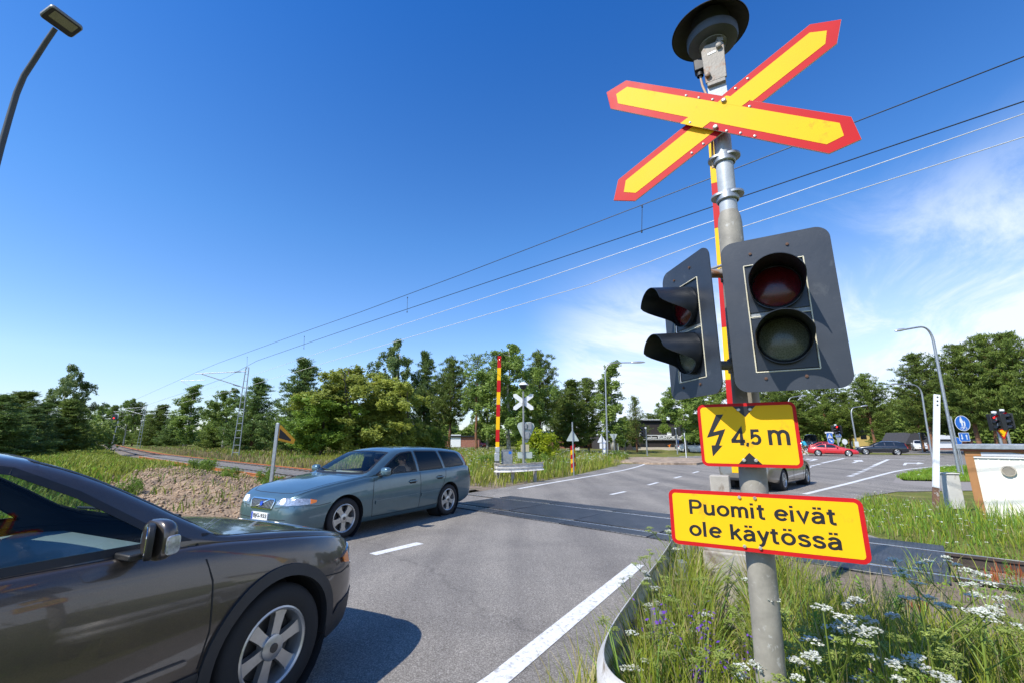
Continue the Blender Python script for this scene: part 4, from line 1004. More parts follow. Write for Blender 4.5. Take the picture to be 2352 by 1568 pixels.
# ---- cars further off
SEDAN = dict(L=4.9, fa=.95, ra=3.80,
    top=[(0, .42), (.015, .60), (.06, .72), (.3, .82), (.9, .93), (1.35, 1.0), (1.55, 1.09), (1.9, 1.29), (2.2, 1.40), (2.7, 1.455), (3.3, 1.43), (3.7, 1.33), (4.2, 1.11), (4.4, 1.07), (4.72, 1.05), (4.83, .99), (4.88, .7), (4.9, .45)],
    belt=[(0, .36), (.015, .52), (.06, .64), (.3, .75), (.9, .85), (1.4, .92), (2.5, .95), (3.5, .98), (4.2, 1.0), (4.7, .98), (4.84, .88), (4.9, .38)],
    wb=[(0, .46), (.03, .58), (.1, .69), (.2, .76), (.4, .82), (.8, .85), (1.4, .87), (2.5, .88), (3.6, .87), (4.3, .81), (4.7, .74), (4.86, .68), (4.9, .58)],
    wm=[(0, .52), (.03, .66), (.1, .765), (.2, .83), (.4, .885), (.8, .915), (1.4, .92), (2.6, .92), (3.7, .915), (4.3, .87), (4.7, .81), (4.86, .74), (4.9, .64)],
    sill=[(0, .24), (.1, .20), (.5, .19), (3.8, .21), (4.4, .27), (4.9, .36)], side_win=[[(1.66, .985), (2.05, 1.22), (2.3, 1.33), (2.68, 1.375), (2.70, .99)], [(2.79, .995), (2.77, 1.375), (3.25, 1.35), (3.60, 1.25), (3.80, 1.10), (3.74, 1.02)]],
    screen=[(1.40, 0), (1.42, .35), (1.55, .70), (2.12, .56), (2.09, 0)], rear_screen=[(3.52, 0), (3.50, .52), (4.06, .64), (4.16, .35), (4.18, 0)],
    gaps=[[(1.55, .92), (1.50, .6), (1.54, .27)], [(2.745, .96), (2.76, .6), (2.74, .27)], [(3.80, 1.0), (3.72, .8), (3.45, .5), (3.40, .3)], [(1.54, .27), (3.40, .30)]], handles=[(2.58, .84), (3.55, .87)], mirror=(1.78, .98),
    head=[(.40, .60), (.78, .62), (.80, .70), (.70, .73), (.44, .70)], tail=[(4.60, .98), (4.84, .96), (4.87, .80), (4.70, .80)], grille=[(-.38, .55), (.38, .55), (.42, .66), (-.42, .66)])
COUPE = dict(L=4.38, fa=.88, ra=3.45,
    top=[(0, .38), (.02, .50), (.08, .58), (.4, .69), (.9, .79), (1.25, .85), (1.5, .97), (1.9, 1.18), (2.15, 1.27), (2.6, 1.30), (3.1, 1.24), (3.7, 1.04), (4.1, .93), (4.25, .88), (4.33, .6), (4.38, .42)],
    belt=[(0, .32), (.02, .44), (.08, .52), (.4, .62), (.9, .72), (1.3, .78), (2.5, .82), (3.4, .84), (4.1, .84), (4.27, .78), (4.38, .36)],
    wb=[(0, .46), (.03, .58), (.1, .68), (.3, .76), (.8, .80), (2.4, .82), (3.5, .80), (4.1, .74), (4.3, .68), (4.38, .58)],
    wm=[(0, .52), (.03, .65), (.1, .75), (.3, .82), (.8, .855), (2.4, .86), (3.5, .855), (4.1, .80), (4.3, .72), (4.38, .62)],
    sill=[(0, .24), (.2, .20), (3.6, .21), (4.38, .34)], side_win=[[(1.62, .84), (2.0, 1.09), (2.2, 1.18), (2.66, 1.215), (2.70, .85)], [(2.78, .86), (2.75, 1.215), (3.05, 1.17), (3.50, .99), (3.60, .90)]],
    screen=[(1.32, 0), (1.34, .35), (1.48, .64), (2.06, .55), (2.04, 0)], rear_screen=[(3.05, 0), (3.05, .48), (3.85, .60), (3.95, 0)],
    gaps=[[(1.5, .80), (1.46, .5), (1.5, .27)], [(2.80, .83), (2.85, .6), (2.75, .27)]], handles=[(2.62, .74)], mirror=(1.75, .86),
    head=[(.35, .50), (.76, .53), (.78, .60), (.40, .58)], tail=[(4.16, .86), (4.30, .84), (4.34, .70), (4.18, .72)], grille=[(-.3, .42), (.3, .42), (.3, .47), (-.3, .47)])
VANS = dict(L=5.5, fa=1.0, ra=4.4, zm=.4, k=.16, sag=.10,
    top=[(0, .5), (.02, .8), (.1, 1.0), (.5, 1.15), (.75, 1.28), (1.2, 1.75), (1.6, 2.2), (1.9, 2.42), (2.5, 2.5), (5.2, 2.5), (5.38, 2.42), (5.45, 1.2), (5.5, .5)],
    belt=[(0, .45), (.02, .7), (.1, .88), (.6, 1.05), (1.0, 1.2), (5.2, 1.25), (5.42, 1.2), (5.5, .45)],
    wb=[(0, .6), (.05, .75), (.2, .88), (.6, .95), (5.2, .96), (5.5, .9)], wm=[(0, .65), (.05, .8), (.2, .92), (.6, .99), (5.2, 1.0), (5.5, .92)], sill=[(0, .3), (.3, .25), (5.5, .3)],
    side_win=[[(1.15, 1.28), (1.65, 1.95), (2.2, 1.98), (2.25, 1.26)]], screen=[(.78, 0), (.82, .5), (.95, .78), (1.62, .74), (1.58, 0)],
    gaps=[[(1.05, 1.2), (1.0, .7), (1.3, .35)], [(2.3, 2.0), (2.32, 1.0), (2.3, .35)]], handles=[(2.15, 1.1)], mirror=(1.2, 1.3),
    head=[(.45, .75), (.82, .80), (.84, 1.0), (.55, .92)], tail=[(5.36, 1.5), (5.44, 1.5), (5.46, 1.0), (5.38, 1.0)], grille=[(-.5, .6), (.5, .6), (.45, .8), (-.45, .8)])
def far_car(name, label, pm, sp, wr=.31, ww=.2, rims='five', spokes=5, lower=None, rear_lamp=None, lights=True, roof_rails=False, group=None, tint=None):
    root = thing(name, label, 'car' if 'van' not in name else 'van', group=group); c = Car(sp); bm = c.shell(); X = c.X
    wheel_arch_cut(c, bm, wr, wr + .05); me = bpy.data.meshes.new('body'); bm.to_mesh(me); link('body', me, pm, root, 38); wheel_houses(c, root, wr, wr + .05)
    for sg in (1, -1):
        for w in sp['side_win']: c.patch(w, 'side', .004, .012, .12, sg).build('window', tint or M_glassf, root, 60)
        mb = MB()
        for ln in sp['gaps']: c.strip(ln, .012, 'side', sg, .003, mb)
        for hd, hz in sp['handles']: c.patch(rr2(hd, hz, .18, .035), 'side', .02, .025, .1, sg, mb=mb)
        mb.build('door_gap', M_gap, root, 0)
        md, mz = sp['mirror']; h = c.bvh.ray_cast(Vector((X(md), 3 * sg, mz)), Vector((0, -sg, 0)))[0]
        MB().box((X(md), h.y + sg * .12, mz + .06), (.11, .20, .13)).build('door_mirror', pm, root, 40, .035, 3)
        c.patch([(sg * a, b) for a, b in sp['head']], 'front', .010, .03, .06).build('headlight', M_head, root, 50)
        c.patch(sp['tail'], 'side', .010, .03, .06, sg).build('taillight', M_tail, root, 50)
        if lower: c.patch(lower, 'side', .010, .03, .2, sg).build('lower_trim', M_dark, root, 40)
        for d in (sp['fa'], sp['ra']): wheel(root, (X(d), sg * (c.wm(d) - ww / 2 - .02), wr), wr, ww, sg, .68, spokes, rims)
    full = sp['screen'] + mir(sp['screen'])[1:-1]; full = sp['screen'][:-1] + [sp['screen'][-1]] + mir(sp['screen'])[1:-1]
    c.patch(full, 'top', .004, .01, .1).build('windscreen', tint or M_glassf, root, 60)
    if 'rear_screen' in sp:
        q = sp['rear_screen'][:-1] + [sp['rear_screen'][-1]] + mir(sp['rear_screen'])[1:-1]; c.patch(q, 'top', .004, .01, .1).build('rear_window', tint or M_glassf, root, 60)
    c.patch(sp['grille'], 'front', .004, .02, .08).build('grille', M_dark, root, 30)
    if roof_rails:
        mb = MB()
        for sg in (1, -1):
            p = []
            for i in range(8):
                d = 2.3 + 1.8 * i / 7; h = c.bvh.ray_cast(Vector((X(d), sg * .56, 4)), Vector((0, 0, -1)))[0]; p.append(h + Vector((0, 0, .045 if 0 < i < 7 else 0)))
            mb.tube(p, .016, 6)
        mb.build('roof_rail', M_chrome, root, 40)
    c.root = root; return c
P_silver = paint('silver_beige_paint', (.24, .215, .175), .6, .30); P_red = paint('bright_red_paint', (.52, .012, .018), .0, .3); P_red2 = paint('deep_red_paint', (.40, .012, .016), .0, .3)
P_white = paint('white_car_paint', (.74, .74, .73), 0., .3, .02); P_navy = paint('blue_black_paint', (.012, .014, .022), .3, .25); P_black = paint('black_van_paint', (.010, .011, .013), .2, .3)
csv = far_car('silver_car', 'silver beige saloon driving away, half hidden behind the yellow signs', P_silver, SEDAN, .33, .22, 'twin', 7); place(csv.root, csv, G(1806, 1126), 'ra', -1, 46)
o = csv.patch([(-.80, .82), (-.45, .84), (-.45, .97), (-.70, .98), (-.78, .95)], 'rear', .012, .03, .06).build('rear_lamp', M_tail, csv.root, 50)
o = csv.patch([(.80, .82), (.45, .84), (.45, .97), (.70, .98), (.78, .95)], 'rear', .012, .03, .06).build('rear_lamp', M_tail, csv.root, 50)
MB().box((csv.X(4.9) + .01, 0, .62), (.03, .46, .12)).build('number_plate', M_plate, csv.root, 30, .004)
MB().box((csv.X(4.88), 0, .36), (.06, 1.3, .10)).build('bumper_trim', M_dark, csv.root, 30, .02)
crd = far_car('red_coupe', 'red two door coupe waiting at the junction in front of the dark estate car', P_red, COUPE, .30, .2, 'five', 7, lower=[(1.2, .20), (3.1, .20), (3.1, .33), (1.2, .33)]); place(crd.root, crd, G(1950.5, 1047), 'fa', -1, 125)
dkw = far_car('dark_blue_estate_car', 'dark blue estate car with bright sills and roof rails behind the red coupe', P_navy, WAGON, .33, .21, 'five', 5, roof_rails=True); place(dkw.root, dkw, G(1990, 1043), 'fa', 1, 180 + 125)
for sg in (1, -1): dkw.patch([(1.5, .22), (3.2, .22), (3.2, .27), (1.5, .27)], 'side', .02, .03, .2, sg).build('chrome_sill', M_chrome, dkw.root, 40)
HATCH = sscale(COUPE, .93, .98, 1.12)
rd2 = far_car('red_hatchback', 'second red car, mostly hidden behind the red coupe', P_red2, HATCH, .30, .2); place(rd2.root, rd2, G(1878, 1040), 'ra', -1, 118)
wsd = far_car('white_saloon', 'white saloon car behind the left edge of the height sign', P_white, SEDAN, .32, .2, 'twin', 7); place(wsd.root, wsd, G(1578, 1040.2), 'ra', -1, 98)
wct = far_car('white_city_car', 'small white car facing the camera by the low house across the junction', P_white, sscale(HATCH, .92, 1.0, 1.12), .31, .2); place(wct.root, wct, G(2100, 1034), 'fa', -1, 215)
wp1 = far_car('white_parked_saloon', 'white saloon parked by the brick building left of the triangular sign', P_white, SEDAN, .32, .2, 'twin', 7); place(wp1.root, wp1, G(1290, 1031), 'fa', 1, 250)
rdp = far_car('red_parked_car', 'red car far off among the tree trunks right of the blue green estate', P_red2, SEDAN, .32, .2); place(rdp.root, rdp, G(1072, 1028.5), 'fa', 1, 265)
van = far_car('black_van', 'black high roofed van behind the cyclist, right of the height sign', P_black, VANS, .34, .22); place(van.root, van, G(1846, 1034.5), 'fa', -1, 222)
gvn = far_car('grey_estate_car', 'dark grey car behind the red coupe and the crossing signs', P_navy, WAGON, .32, .2); place(gvn.root, gvn, G(1905, 1038), 'fa', -1, 125)
# ------------------------------------------------------------------ the crossing signal post in front
YAW = R(30); SN = Vector((-math.sin(YAW), -math.cos(YAW), 0)); SR = Vector((math.cos(YAW), -math.sin(YAW), 0)); UP = Vector((0, 0, 1))
def sface(c, n=SN, r=SR): return frame(c, r, UP)            # x right, y up, z towards the viewer of the sign
PB = Vector((.995, 1.95, 0)); PT = Vector((1.092, 1.95, 3.62))
def pole_at(z): return PB + (PT - PB) * (z / 3.62)
post = thing('crossing_signal_post', 'tall near signal post with bell, red and yellow crossbuck, two signal heads, yellow signs', 'signal post', (0, 0, 0))
mb = MB(); mb.tube([pole_at(0), pole_at(2.62), pole_at(2.66), pole_at(2.69)], [.054, .0535, .050, .041], 32); mb.build('lower_pole', M_paintgrey, post, 60)
mb = MB(); mb.tube([pole_at(2.68), pole_at(3.30)], .0405, 28); mb.box((0, 0, -.058), (.088, .16, .088), sface(pole_at(3.36)) @ T(0, 0, .058)); mb.build('upper_pole', M_post_up, post, 50)
for z in (2.78, 2.99):
    mb = MB(); p = pole_at(z); mb.prism(rrect(.150, .096, .047, 8), -.007, .007, T(*p) @ RZ(-30)); mb.lathe([(.046, -.035), (.052, -.03), (.052, .012), (.043, .016)], 24, T(*p))
    for q in (-.052, .052): mb.lathe([(.011, .007), (.011, .014), (0, .014)], 8, T(*p) @ RZ(-30) @ T(q, 0, 0))
    mb.build('pole_clamp', M_galv, post, 40, .002)
# crossbuck: two boards with pointed ends, red with a yellow field
cb0 = ONP(1655, 265, pole_at(3.2) + SN * .075, SN)
def buck(half, sh, hw): return [(-sh, -hw), (sh, -hw), (half, 0), (sh, hw), (-sh, hw), (-half, 0)]
buckp = bpy.data.objects.new('crossbuck', None); COL.objects.link(buckp); buckp.parent = post
for ang, dz, nm, hx, hy, hl, sh in ((28.4, .0, 0, -.017, -.013, .622, .538), (-34.0, .022, 1, -.026, .010, .648, .566)):
    M = sface(cb0) @ T(hx, hy, dz) @ Matrix.Rotation(R(ang), 4, 'Z')
    b = MB(); b.prism(buck(hl, sh, .088), -.004, .004, M, 0, 1); b.build('crossbuck_board', [M_red, M_alu], buckp, 0, .0015, 1)
    b = MB(); b.prism([(-sh + .028, -.051), (sh - .028, -.051), (hl - .068, 0), (sh - .028, .051), (-sh + .028, .051), (-hl + .068, 0)], .004, .0052, M); b.build('yellow_field', M_yel, buckp, 0)
# where the boards cross the yellow runs through: two small yellow patches over the red edging
M = sface(cb0) @ T(-.026, .010, .022) @ Matrix.Rotation(R(-34.0), 4, 'Z')
b = MB()
for s_ in (1, -1): b.prism([(-.030 * 1 + s_ * .050 - .03, s_ * .050), (.09 * 1 + s_ * .050 - .03, s_ * .050), (.09 + s_ * .073 - .03, s_ * .0905), (-.030 + s_ * .073 - .03, s_ * .0905)][::s_], .0040, .0056, M)
b.build('yellow_field', M_yel, buckp, 0)
for q in ((1662, 232), (1643, 293)):
    b = MB(); p = ONP(*q, cb0 + SN * .028, SN); b.lathe([(.012, -.005), (.012, .007), (.008, .011), (0, .011)], 12, sface(p)); b.build('bolt', M_bolt, buckp, 40)
for off, L_ in ((.027, ((1576, 220), (1605, 225), (1637, 229), (1722, 245), (1585, 282), (1669, 301), (1701, 306), (1734, 313))), (.005, ((1717.6, 181), (1689.5, 203.6), (1615.6, 331), (1589, 352)))):
    for q in L_: b = MB(); p = ONP(*q, cb0 + SN * off, SN); b.lathe([(.006, -.001), (.006, .002), (0, .004)], 8, sface(p)); b.build('rivet', M_bolt, buckp, 40)
# bell with its wide hood, on a bracket
bz = 3.70; bc = ONP(1636, 95, Vector((1.08, 1.95, bz)), Vector((0, 1, 0))); bx = bc.x
bell = MB().lathe([(.0, .0), (.09, .0), (.122, .010), (.128, .03), (.128, .055), (.116, .065), (.102, .07), (.095, .16), (0, .17)], 40, T(bx, 1.95, 3.685)).build('bell', mat('bell_grey', (.060, .066, .072), .5, .3, var=.2, scale=14, bump=.1), post, 40)
MB().lathe([(.192, .085), (.194, .088), (.165, .12), (.11, .175), (.06, .205), (0, .212), (0, .206), (.058, .199), (.107, .169), (.161, .115), (.188, .085)], 48, T(bx - .01, 1.95, 3.685), 0, False).build('bell_hood', mat('hood_dark', (.055, .052, .046), .55, .2, var=.25, scale=9, bump=.08), bell, 40)
b = MB(); b.lathe([(.07, -.006), (.07, 0), (0, 0)], 24, T(bx, 1.95, 3.684)); b.box((bx + .01, 1.95, 3.672), (.10, .03, .02)); b.box((bx + .01, 1.95, 3.665), (.03, .12, .02))
b.build('bell_base', M_galvd, bell, 40)
b = MB(); bcn = ONP(1640, 143, pole_at(3.5) + SN * .058, SN); b.prism([(-.05, -.115), (.05, -.115), (.055, .09), (.04, .115), (-.035, .115), (-.055, .085)], -.006, .006, sface(bcn)); b.box((0, -.12, -.02), (.086, .03, .05), sface(bcn)); b.box((0, .02, -.05), (.07, .16, .07), sface(bcn))
br = b.build('bell_bracket', M_rusty, post, 30, .003)
b = MB(); b.prism(rrect(.042, .012, .003), .006, .008, sface(bcn) @ T(-.005, .055, 0) @ RZ(6)); b.build('label_strip', M_white, br, 0)
for q in ((.03, .075), (-.035, -.075)): MB().lathe([(.0135, .006), (.0135, .022), (.009, .025), (0, .025)], 12, sface(bcn) @ T(*q, 0)).build('bolt', M_rusty, br, 40)
jb = ONP(1606, 155, pole_at(3.5), SN); b = MB(); b.box((0, 0, 0), (.05, .07, .05), sface(jb)); b.lathe([(.018, -.06), (.018, -.03), (.010, -.03)], 10, T(*jb))
b.build('junction_box', M_dark, post, 30, .006)
p0 = jb + Vector((0, 0, -.06)); b = MB(); b.tube([p0, p0 + Vector((.006, 0, -.06)), p0 + Vector((.025, 0, -.13)), pole_at(3.2) + Vector((-.047, 0, 0)), pole_at(2.95) + Vector((-.05, 0.02, 0))], .006, 8); b.build('cable', mat('pale_cable', (.50, .36, .25), .6), post, 60)

# signal heads
def lens_mat(name, base, emit=None, ptn=True):
    m, nt, bb = _nodes(name); L = nt.links.new; tc = _n(nt, 'ShaderNodeTexCoord')
    v = _n(nt, 'ShaderNodeTexVoronoi', feature='DISTANCE_TO_EDGE'); v.inputs['Scale'].default_value = 130; L(tc.outputs['Object'], v.inputs['Vector'])
    r = _ramp(nt, v.outputs['Distance'], [(0, sc(base, 1.9)), (.16, base)]); L(r.outputs[0] , bb.inputs['Base Color'])
    bb.inputs['Roughness'].default_value = .22; bb.inputs['Coat Weight'].default_value = .25; bb.inputs['Coat Roughness'].default_value = .12; bb.inputs['Specular IOR Level'].default_value = .35
    if ptn: _bump(nt, bb, r.outputs[0], .4, .004)
    return m
M_lred = lens_mat('red_signal_lens', (.06, .0015, .005), ptn=False); M_lclr = lens_mat('clear_signal_lens', (.065, .075, .058))
def signal_head(c, yaw, label, k_=1.):
    n = Vector((-math.sin(yaw), -math.cos(yaw), 0)); r = Vector((math.cos(yaw), -math.sin(yaw), 0)); F = frame(c, r, UP) @ Matrix.Scale(k_, 4)
    e = bpy.data.objects.new('signal_head', None); COL.objects.link(e); e.parent = post; e['label'] = label
    fr = [(-.122, -.262), (.106, -.262), (.106, .222), (-.122, .222)]     # opening in the board
    b = MB(); o = rrect(.42, .69, .055, 8); k = len(o)
    # board with a rectangular opening, 6 mm thick
    for z0, z1 in ((-.003, .003),):
        for (x0, y0, x1, y1) in ():
            pass
    O = o; inn = fr; vs = [(x, y, .003) for x, y in O] + [(x, y, .003) for x, y in inn] + [(x, y, -.003) for x, y in O] + [(x, y, -.003) for x, y in inn]
    bm = bmesh.new(); V = [bm.verts.new(q) for q in vs]
    def ring(a, bq):
        eo = [bm.edges.new((V[a + i], V[a + (i + 1) % k])) for i in range(k)]; ei = [bm.edges.new((V[bq + i], V[bq + (i + 1) % 4])) for i in range(4)]
        bmesh.ops.triangle_fill(bm, use_beauty=True, edges=eo + ei)
    ring(0, k); ring(k + 4, 2 * k + 4)
    for i in range(k): bm.faces.new((V[i], V[(i + 1) % k], V[k + 4 + (i + 1) % k], V[k + 4 + i]))
    for i in range(4): bm.faces.new((V[k + i], V[k + (i + 1) % 4], V[2 * k + 4 + (i + 1) % 4], V[2 * k + 4 + i]))
    bm.transform(F); me = bpy.data.meshes.new('backboard'); bm.to_mesh(me); bm.free(); link('backboard', me, M_board, e, 30)
    b = MB(); b.box((-.008, -.02, -.040), (.240, .50, .066), F); b.build('housing', M_galvd, e, 30, .008)
    b = MB(); b.box((-.008, .111, -.004), (.222, .222, .004), F); b.box((-.008, -.140, -.004), (.222, .232, .004), F); b.build('signal_door', M_visor, e, 30, .003)
    b = MB(); w = .0045
    for (x0, y0), (x1, y1) in zip(fr, fr[1:] + fr[:1]): b.tube([(x0, y0, .003), (x1, y1, .003)], w * .62, 6, 0, F)
    b.tube([(-.122, -.020, .002), (.106, -.020, .002)], w * .62, 6, 0, F); b.build('gasket', M_cream, e, 40)
    for cy, lm, nm in ((.104, M_lred, 'red_lens'), (-.130, M_lclr, 'clear_lens')):
        b = MB(); b.lathe([(.097, .0), (.099, .018), (.093, .022), (.090, .012)], 36, F @ T(-.008, cy, 0)); b.build('lens_ring', M_visor, e, 40)
        b = MB(); b.lathe([(.0905, .008), (.077, .0145), (.055, .020), (.028, .0235), (0, .0245)], 36, F @ T(-.008, cy, 0)); b.build(nm, lm, e, 60)
        # visor: long on top, cut away below
        nn = 48; vs = []; r0 = .102
        for ring_, rr_ in ((0, r0), (1, r0), (2, r0 - .003), (3, r0 - .003)):
            for i in range(nn):
                a = 2 * math.pi * i / nn; t = ss(math.cos(a - math.pi / 2), -.62, .30); ln = .028 + .170 * t
                z = .004 if ring_ in (0, 3) else ln
                vs.append((rr_ * math.cos(a), rr_ * math.sin(a) - (.018 * (z / .21)), z))
        fs = []
        for q in range(3):
            for i in range(nn): fs.append((q * nn + i, q * nn + (i + 1) % nn, (q + 1) * nn + (i + 1) % nn, (q + 1) * nn + i))
        b = MB(); b.add(vs, fs, 0, F @ T(-.008, cy, 0)); b.build('visor', M_visor, e, 50)
    for q in ((-.09, .275), (.055, .29), (-.09, -.29), (.055, -.29)): MB().lathe([(.0065, .003), (.0065, .008), (0, .009)], 8, F @ T(*q, 0)).build('screw', M_screw, e, 40)
    return F
M_screw = mat('rusty_screw', (.10, .05, .03), .7, .2, var=.3, scale=40)
FR = signal_head(Vector((1.161 * .945, 1.80 * .945, 1.6 + .546 * .945)), YAW, 'signal head facing the camera, dark lenses', .945)
FL = signal_head(Vector((.878 * .935, 2.09 * .935, 1.6 + .546 * .935)), R(80), 'signal head turned to the left with long visors in profile', .935)
for z in (2.37, 1.93):
    b = MB(); b.tube([pole_at(z), pole_at(z) + Vector((-.17, .0, .0))], .021, 12); b.tube([pole_at(z), FR @ Vector((0, (z - 2.11) / .945, -.07))], .021, 12); b.lathe([(.058, -.03), (.062, -.03), (.062, .03), (.058, .03)], 24, T(*pole_at(z))); b.build('signal_bracket', M_rusty, post, 40)
b = MB(); b.tube([pole_at(2.40) + Vector((0, 0, .03)), Vector((.83, 1.97, 2.36))], .007, 8); b.build('conduit', M_galv, post, 40)

# yellow signs
def plate(name, c, w, h, rad, bw, label):
    e = bpy.data.objects.new(name, None); COL.objects.link(e); e.parent = post; e['label'] = label; F = sface(c)
    MB().prism(rrect(w, h, rad, 8), -.003, .0, F, 0, 1).build('red_border', [M_red, M_alu], e, 0)
    MB().prism(rrect(w - 2 * bw, h - 2 * bw, max(.008, rad - bw), 8), .0, .001, F).build('yellow_panel', M_yel, e, 0)
    return e, F
e1, F1 = plate('text_sign', Vector((.993, 1.865, 1.277)), .686, .226, .028, .0155, 'wide yellow sign with the words about the barriers')
def onsign(F, pts, k, ox, oy):
    out = []
    for x, y in pts: q = F.inverted() @ ONP(ox + x * k, oy + y * k, F.translation, SN); out.append((q.x, q.y))
    return out
q1 = onsign(F1, [(713, 337), (715, 427), (1632, 425), (720, 565), (815, 478), (822, 572), (1668, 590)], .3662, 1320.7, 1022.1)
hcap = q1[0][1] - q1[1][1]
letters('lettering', 'Puomit eivät', M_black, e1, F1 @ T(0, 0, .0010), q1[0][0], q1[2][0], q1[1][1], q1[0][1])
letters('lettering', 'ole käytössä', M_black, e1, F1 @ T(0, 0, .0010), q1[3][0], q1[6][0], q1[5][1], q1[4][1])
for q in ((-.062, .094), (-.006, .094), (-.062, -.094), (-.006, -.094)): MB().lathe([(.0068, .001), (.0068, .006), (.005, .008), (0, .008)], 10, F1 @ T(*q, 0)).build('bolt', M_bolt, e1, 40)
e2, F2 = plate('height_sign', Vector((.985, 1.865, 1.623)), .370, .262, .026, .0125, 'yellow height limit sign with black lightning arrow')
zf = lambda x, y: ((x - 772) / 2630. - .0, (885 - y) / 2560.)       # crop coordinates of the sign to metres
def crop(pts):
    out = []
    for x, y in pts:
        p = ONP(1550.3 + x * .2197, 803.9 + y * .2197, F2.translation, SN); q = F2.inverted() @ p; out.append((q.x, q.y))
    return out
b = MB(); b.prism(crop([(428, 672), (335, 910), (462, 878), (420, 990), (382, 990), (397, 1106), (497, 993), (462, 992), (526, 820), (400, 852), (505, 668)]), .001, .0017, F2); b.build('lightning_arrow', M_black, e2, 0)
for k in (1, -1): MB().prism([(-.043 * k, .1185 * k), (0, .073 * k), (.043 * k, .1185 * k)], .001, .0017, F2).build('black_triangle', M_black, e2, 0)
for ch, bx4 in (('4', (595, 785, 715, 990)), (',', (745, 962, 773, 1010)), ('5', (797, 822, 890, 987)), ('m', (985, 826, 1190, 988))):
    c4 = crop([(bx4[0], bx4[3]), (bx4[2], bx4[1])]); letters('lettering', ch, M_black, e2, F2 @ T(0, 0, .0010), c4[0][0], c4[1][0], c4[0][1], c4[1][1], .19 if ch != 'm' else .15, box=True)
for q in ((-.022, .104), (.022, .104), (-.022, -.104), (.022, -.104)): MB().lathe([(.0075, .001), (.0075, .007), (.005, .009), (0, .009)], 10, F2 @ T(*q, 0)).build('bolt', M_bolt, e2, 40)
for z in (1.70, 1.55, 1.35, 1.20): MB().lathe([(.054, -.012), (.058, -.012), (.058, .012), (.054, .012)], 24, T(*pole_at(z))).build('sign_clamp', M_galv, post, 40)

# ------------------------------------------------------------------ barrier machines
def stripes_arm(base, top, w, d, bounds, first, r, n):
    """tapering raised arm in red and yellow; bounds = heights where the colour changes, from the top"""
    b = MB(); ax = (top - base); L = ax.length; u = ax / L
    zs = [top.z] + [z for z in bounds if base.z < z < top.z] + [base.z]; c = first
    for a, z in zip(zs, zs[1:]):
        p0 = base + ax * ((z - base.z) / ax.z); p1 = base + ax * ((a - base.z) / ax.z); m = (p0 + p1) / 2; F = Matrix((r, u, r.cross(u))).transposed().to_4x4(); F.translation = m
        b.box((0, 0, 0), (w, (p1 - p0).length - .001, d), F, c); c = 1 - c
    return b
gate = thing('barrier_gate', 'raised red and yellow barrier right behind the signal post on a concrete base', 'barrier', (2.02, 4.42, 0))
gl = Vector((2.02, 4.42, 0))
b = MB(); b.box((0, 0, .30), (.40, .40, .62), RZ(-30), 0, (.94, .94)); b.box((0, 0, .80), (.36, .34, .40), RZ(-30), 0, (.96, .96)); b.build('concrete_base', M_conc, gate, 30, .015)
b = MB(); b.box((.0, 0, 1.04), (.46, .40, .09), RZ(-30)); b.build('cap_slab', M_conc, gate, 30, .012)
b = MB(); b.box((.0, 0, 1.17), (.17, .15, .20), RZ(-30)); b.box((.04, .10, 1.12), (.06, .08, .1), RZ(-30)); b.build('pivot_housing', M_conc, gate, 30, .01)
arm = stripes_arm(A(1696, 1085, 4.42) - gl, A(1637, 300, 4.42) - gl, .108, .05, [5.00 - .53 * 0 - 1.10 + .53 + .0, 3.88, 3.30, 2.75, 2.20, 1.66], 1, SR, -SN)
arm.build('barrier_arm', [M_red, M_yel], gate, 0, .003)
# guard rail round the barrier
W_SEC = [(-.0, .31), (-.03, .27), (-.075, .255), (-.08, .20), (-.03, .175), (-.03, .135), (-.08, .11), (-.075, .055), (-.03, .04), (0, 0), (.012, .002), (-.018, .045), (-.062, .058), (-.068, .108), (-.018, .132), (-.018, .178), (-.068, .202), (-.062, .252), (-.018, .268), (.012, .308)]
gp = [Vector((q[0], q[1], .30)) for q in ((1.93, 5.40), (1.56, 4.64), (1.26, 4.05), (.97, 3.51), (.78, 3.14), (.63, 2.85), (.54, 2.66), (.475, 2.50), (.435, 2.36), (.425, 2.24), (.45, 2.13), (.51, 2.05), (.60, 2.0), (.72, 1.98))]
sm = []
for i in range(len(gp) - 1):
    p0, p1, p2, p3 = gp[max(i - 1, 0)], gp[i], gp[i + 1], gp[min(i + 2, len(gp) - 1)]
    for k in range(4):
        t = k / 4; sm.append(.5 * ((2 * p1) + (p2 - p0) * t + (2 * p0 - 5 * p1 + 4 * p2 - p3) * t * t + (3 * p1 - p0 - 3 * p2 + p3) * t ** 3))
sm.append(gp[-1])
grl = thing('guard_rail', 'grey steel guard rail curving round the tall weeds in front of the barrier', 'guard rail', (0, 0, 0))
M_gr = mat('guard_rail_zinc', (.66, .63, .58), .55, .35, var=.2, scale=6, bump=.12, dirt=(.30, .24, .18), dirt_scale=4, dirt_at=.6)
b = MB(); b.sweep(sm, [(-a * .42, z) for a, z in W_SEC][::-1]); b.build('rail_beam', M_gr, grl, 50)
for p in ((.82, 3.12), (1.42, 4.28), (1.86, 5.1)):
    b = MB(); b.box((p[0] + .10, p[1] - .05, .27), (.06, .10, .56), None); b.build('rail_post', M_galvd, grl, 30, .006)
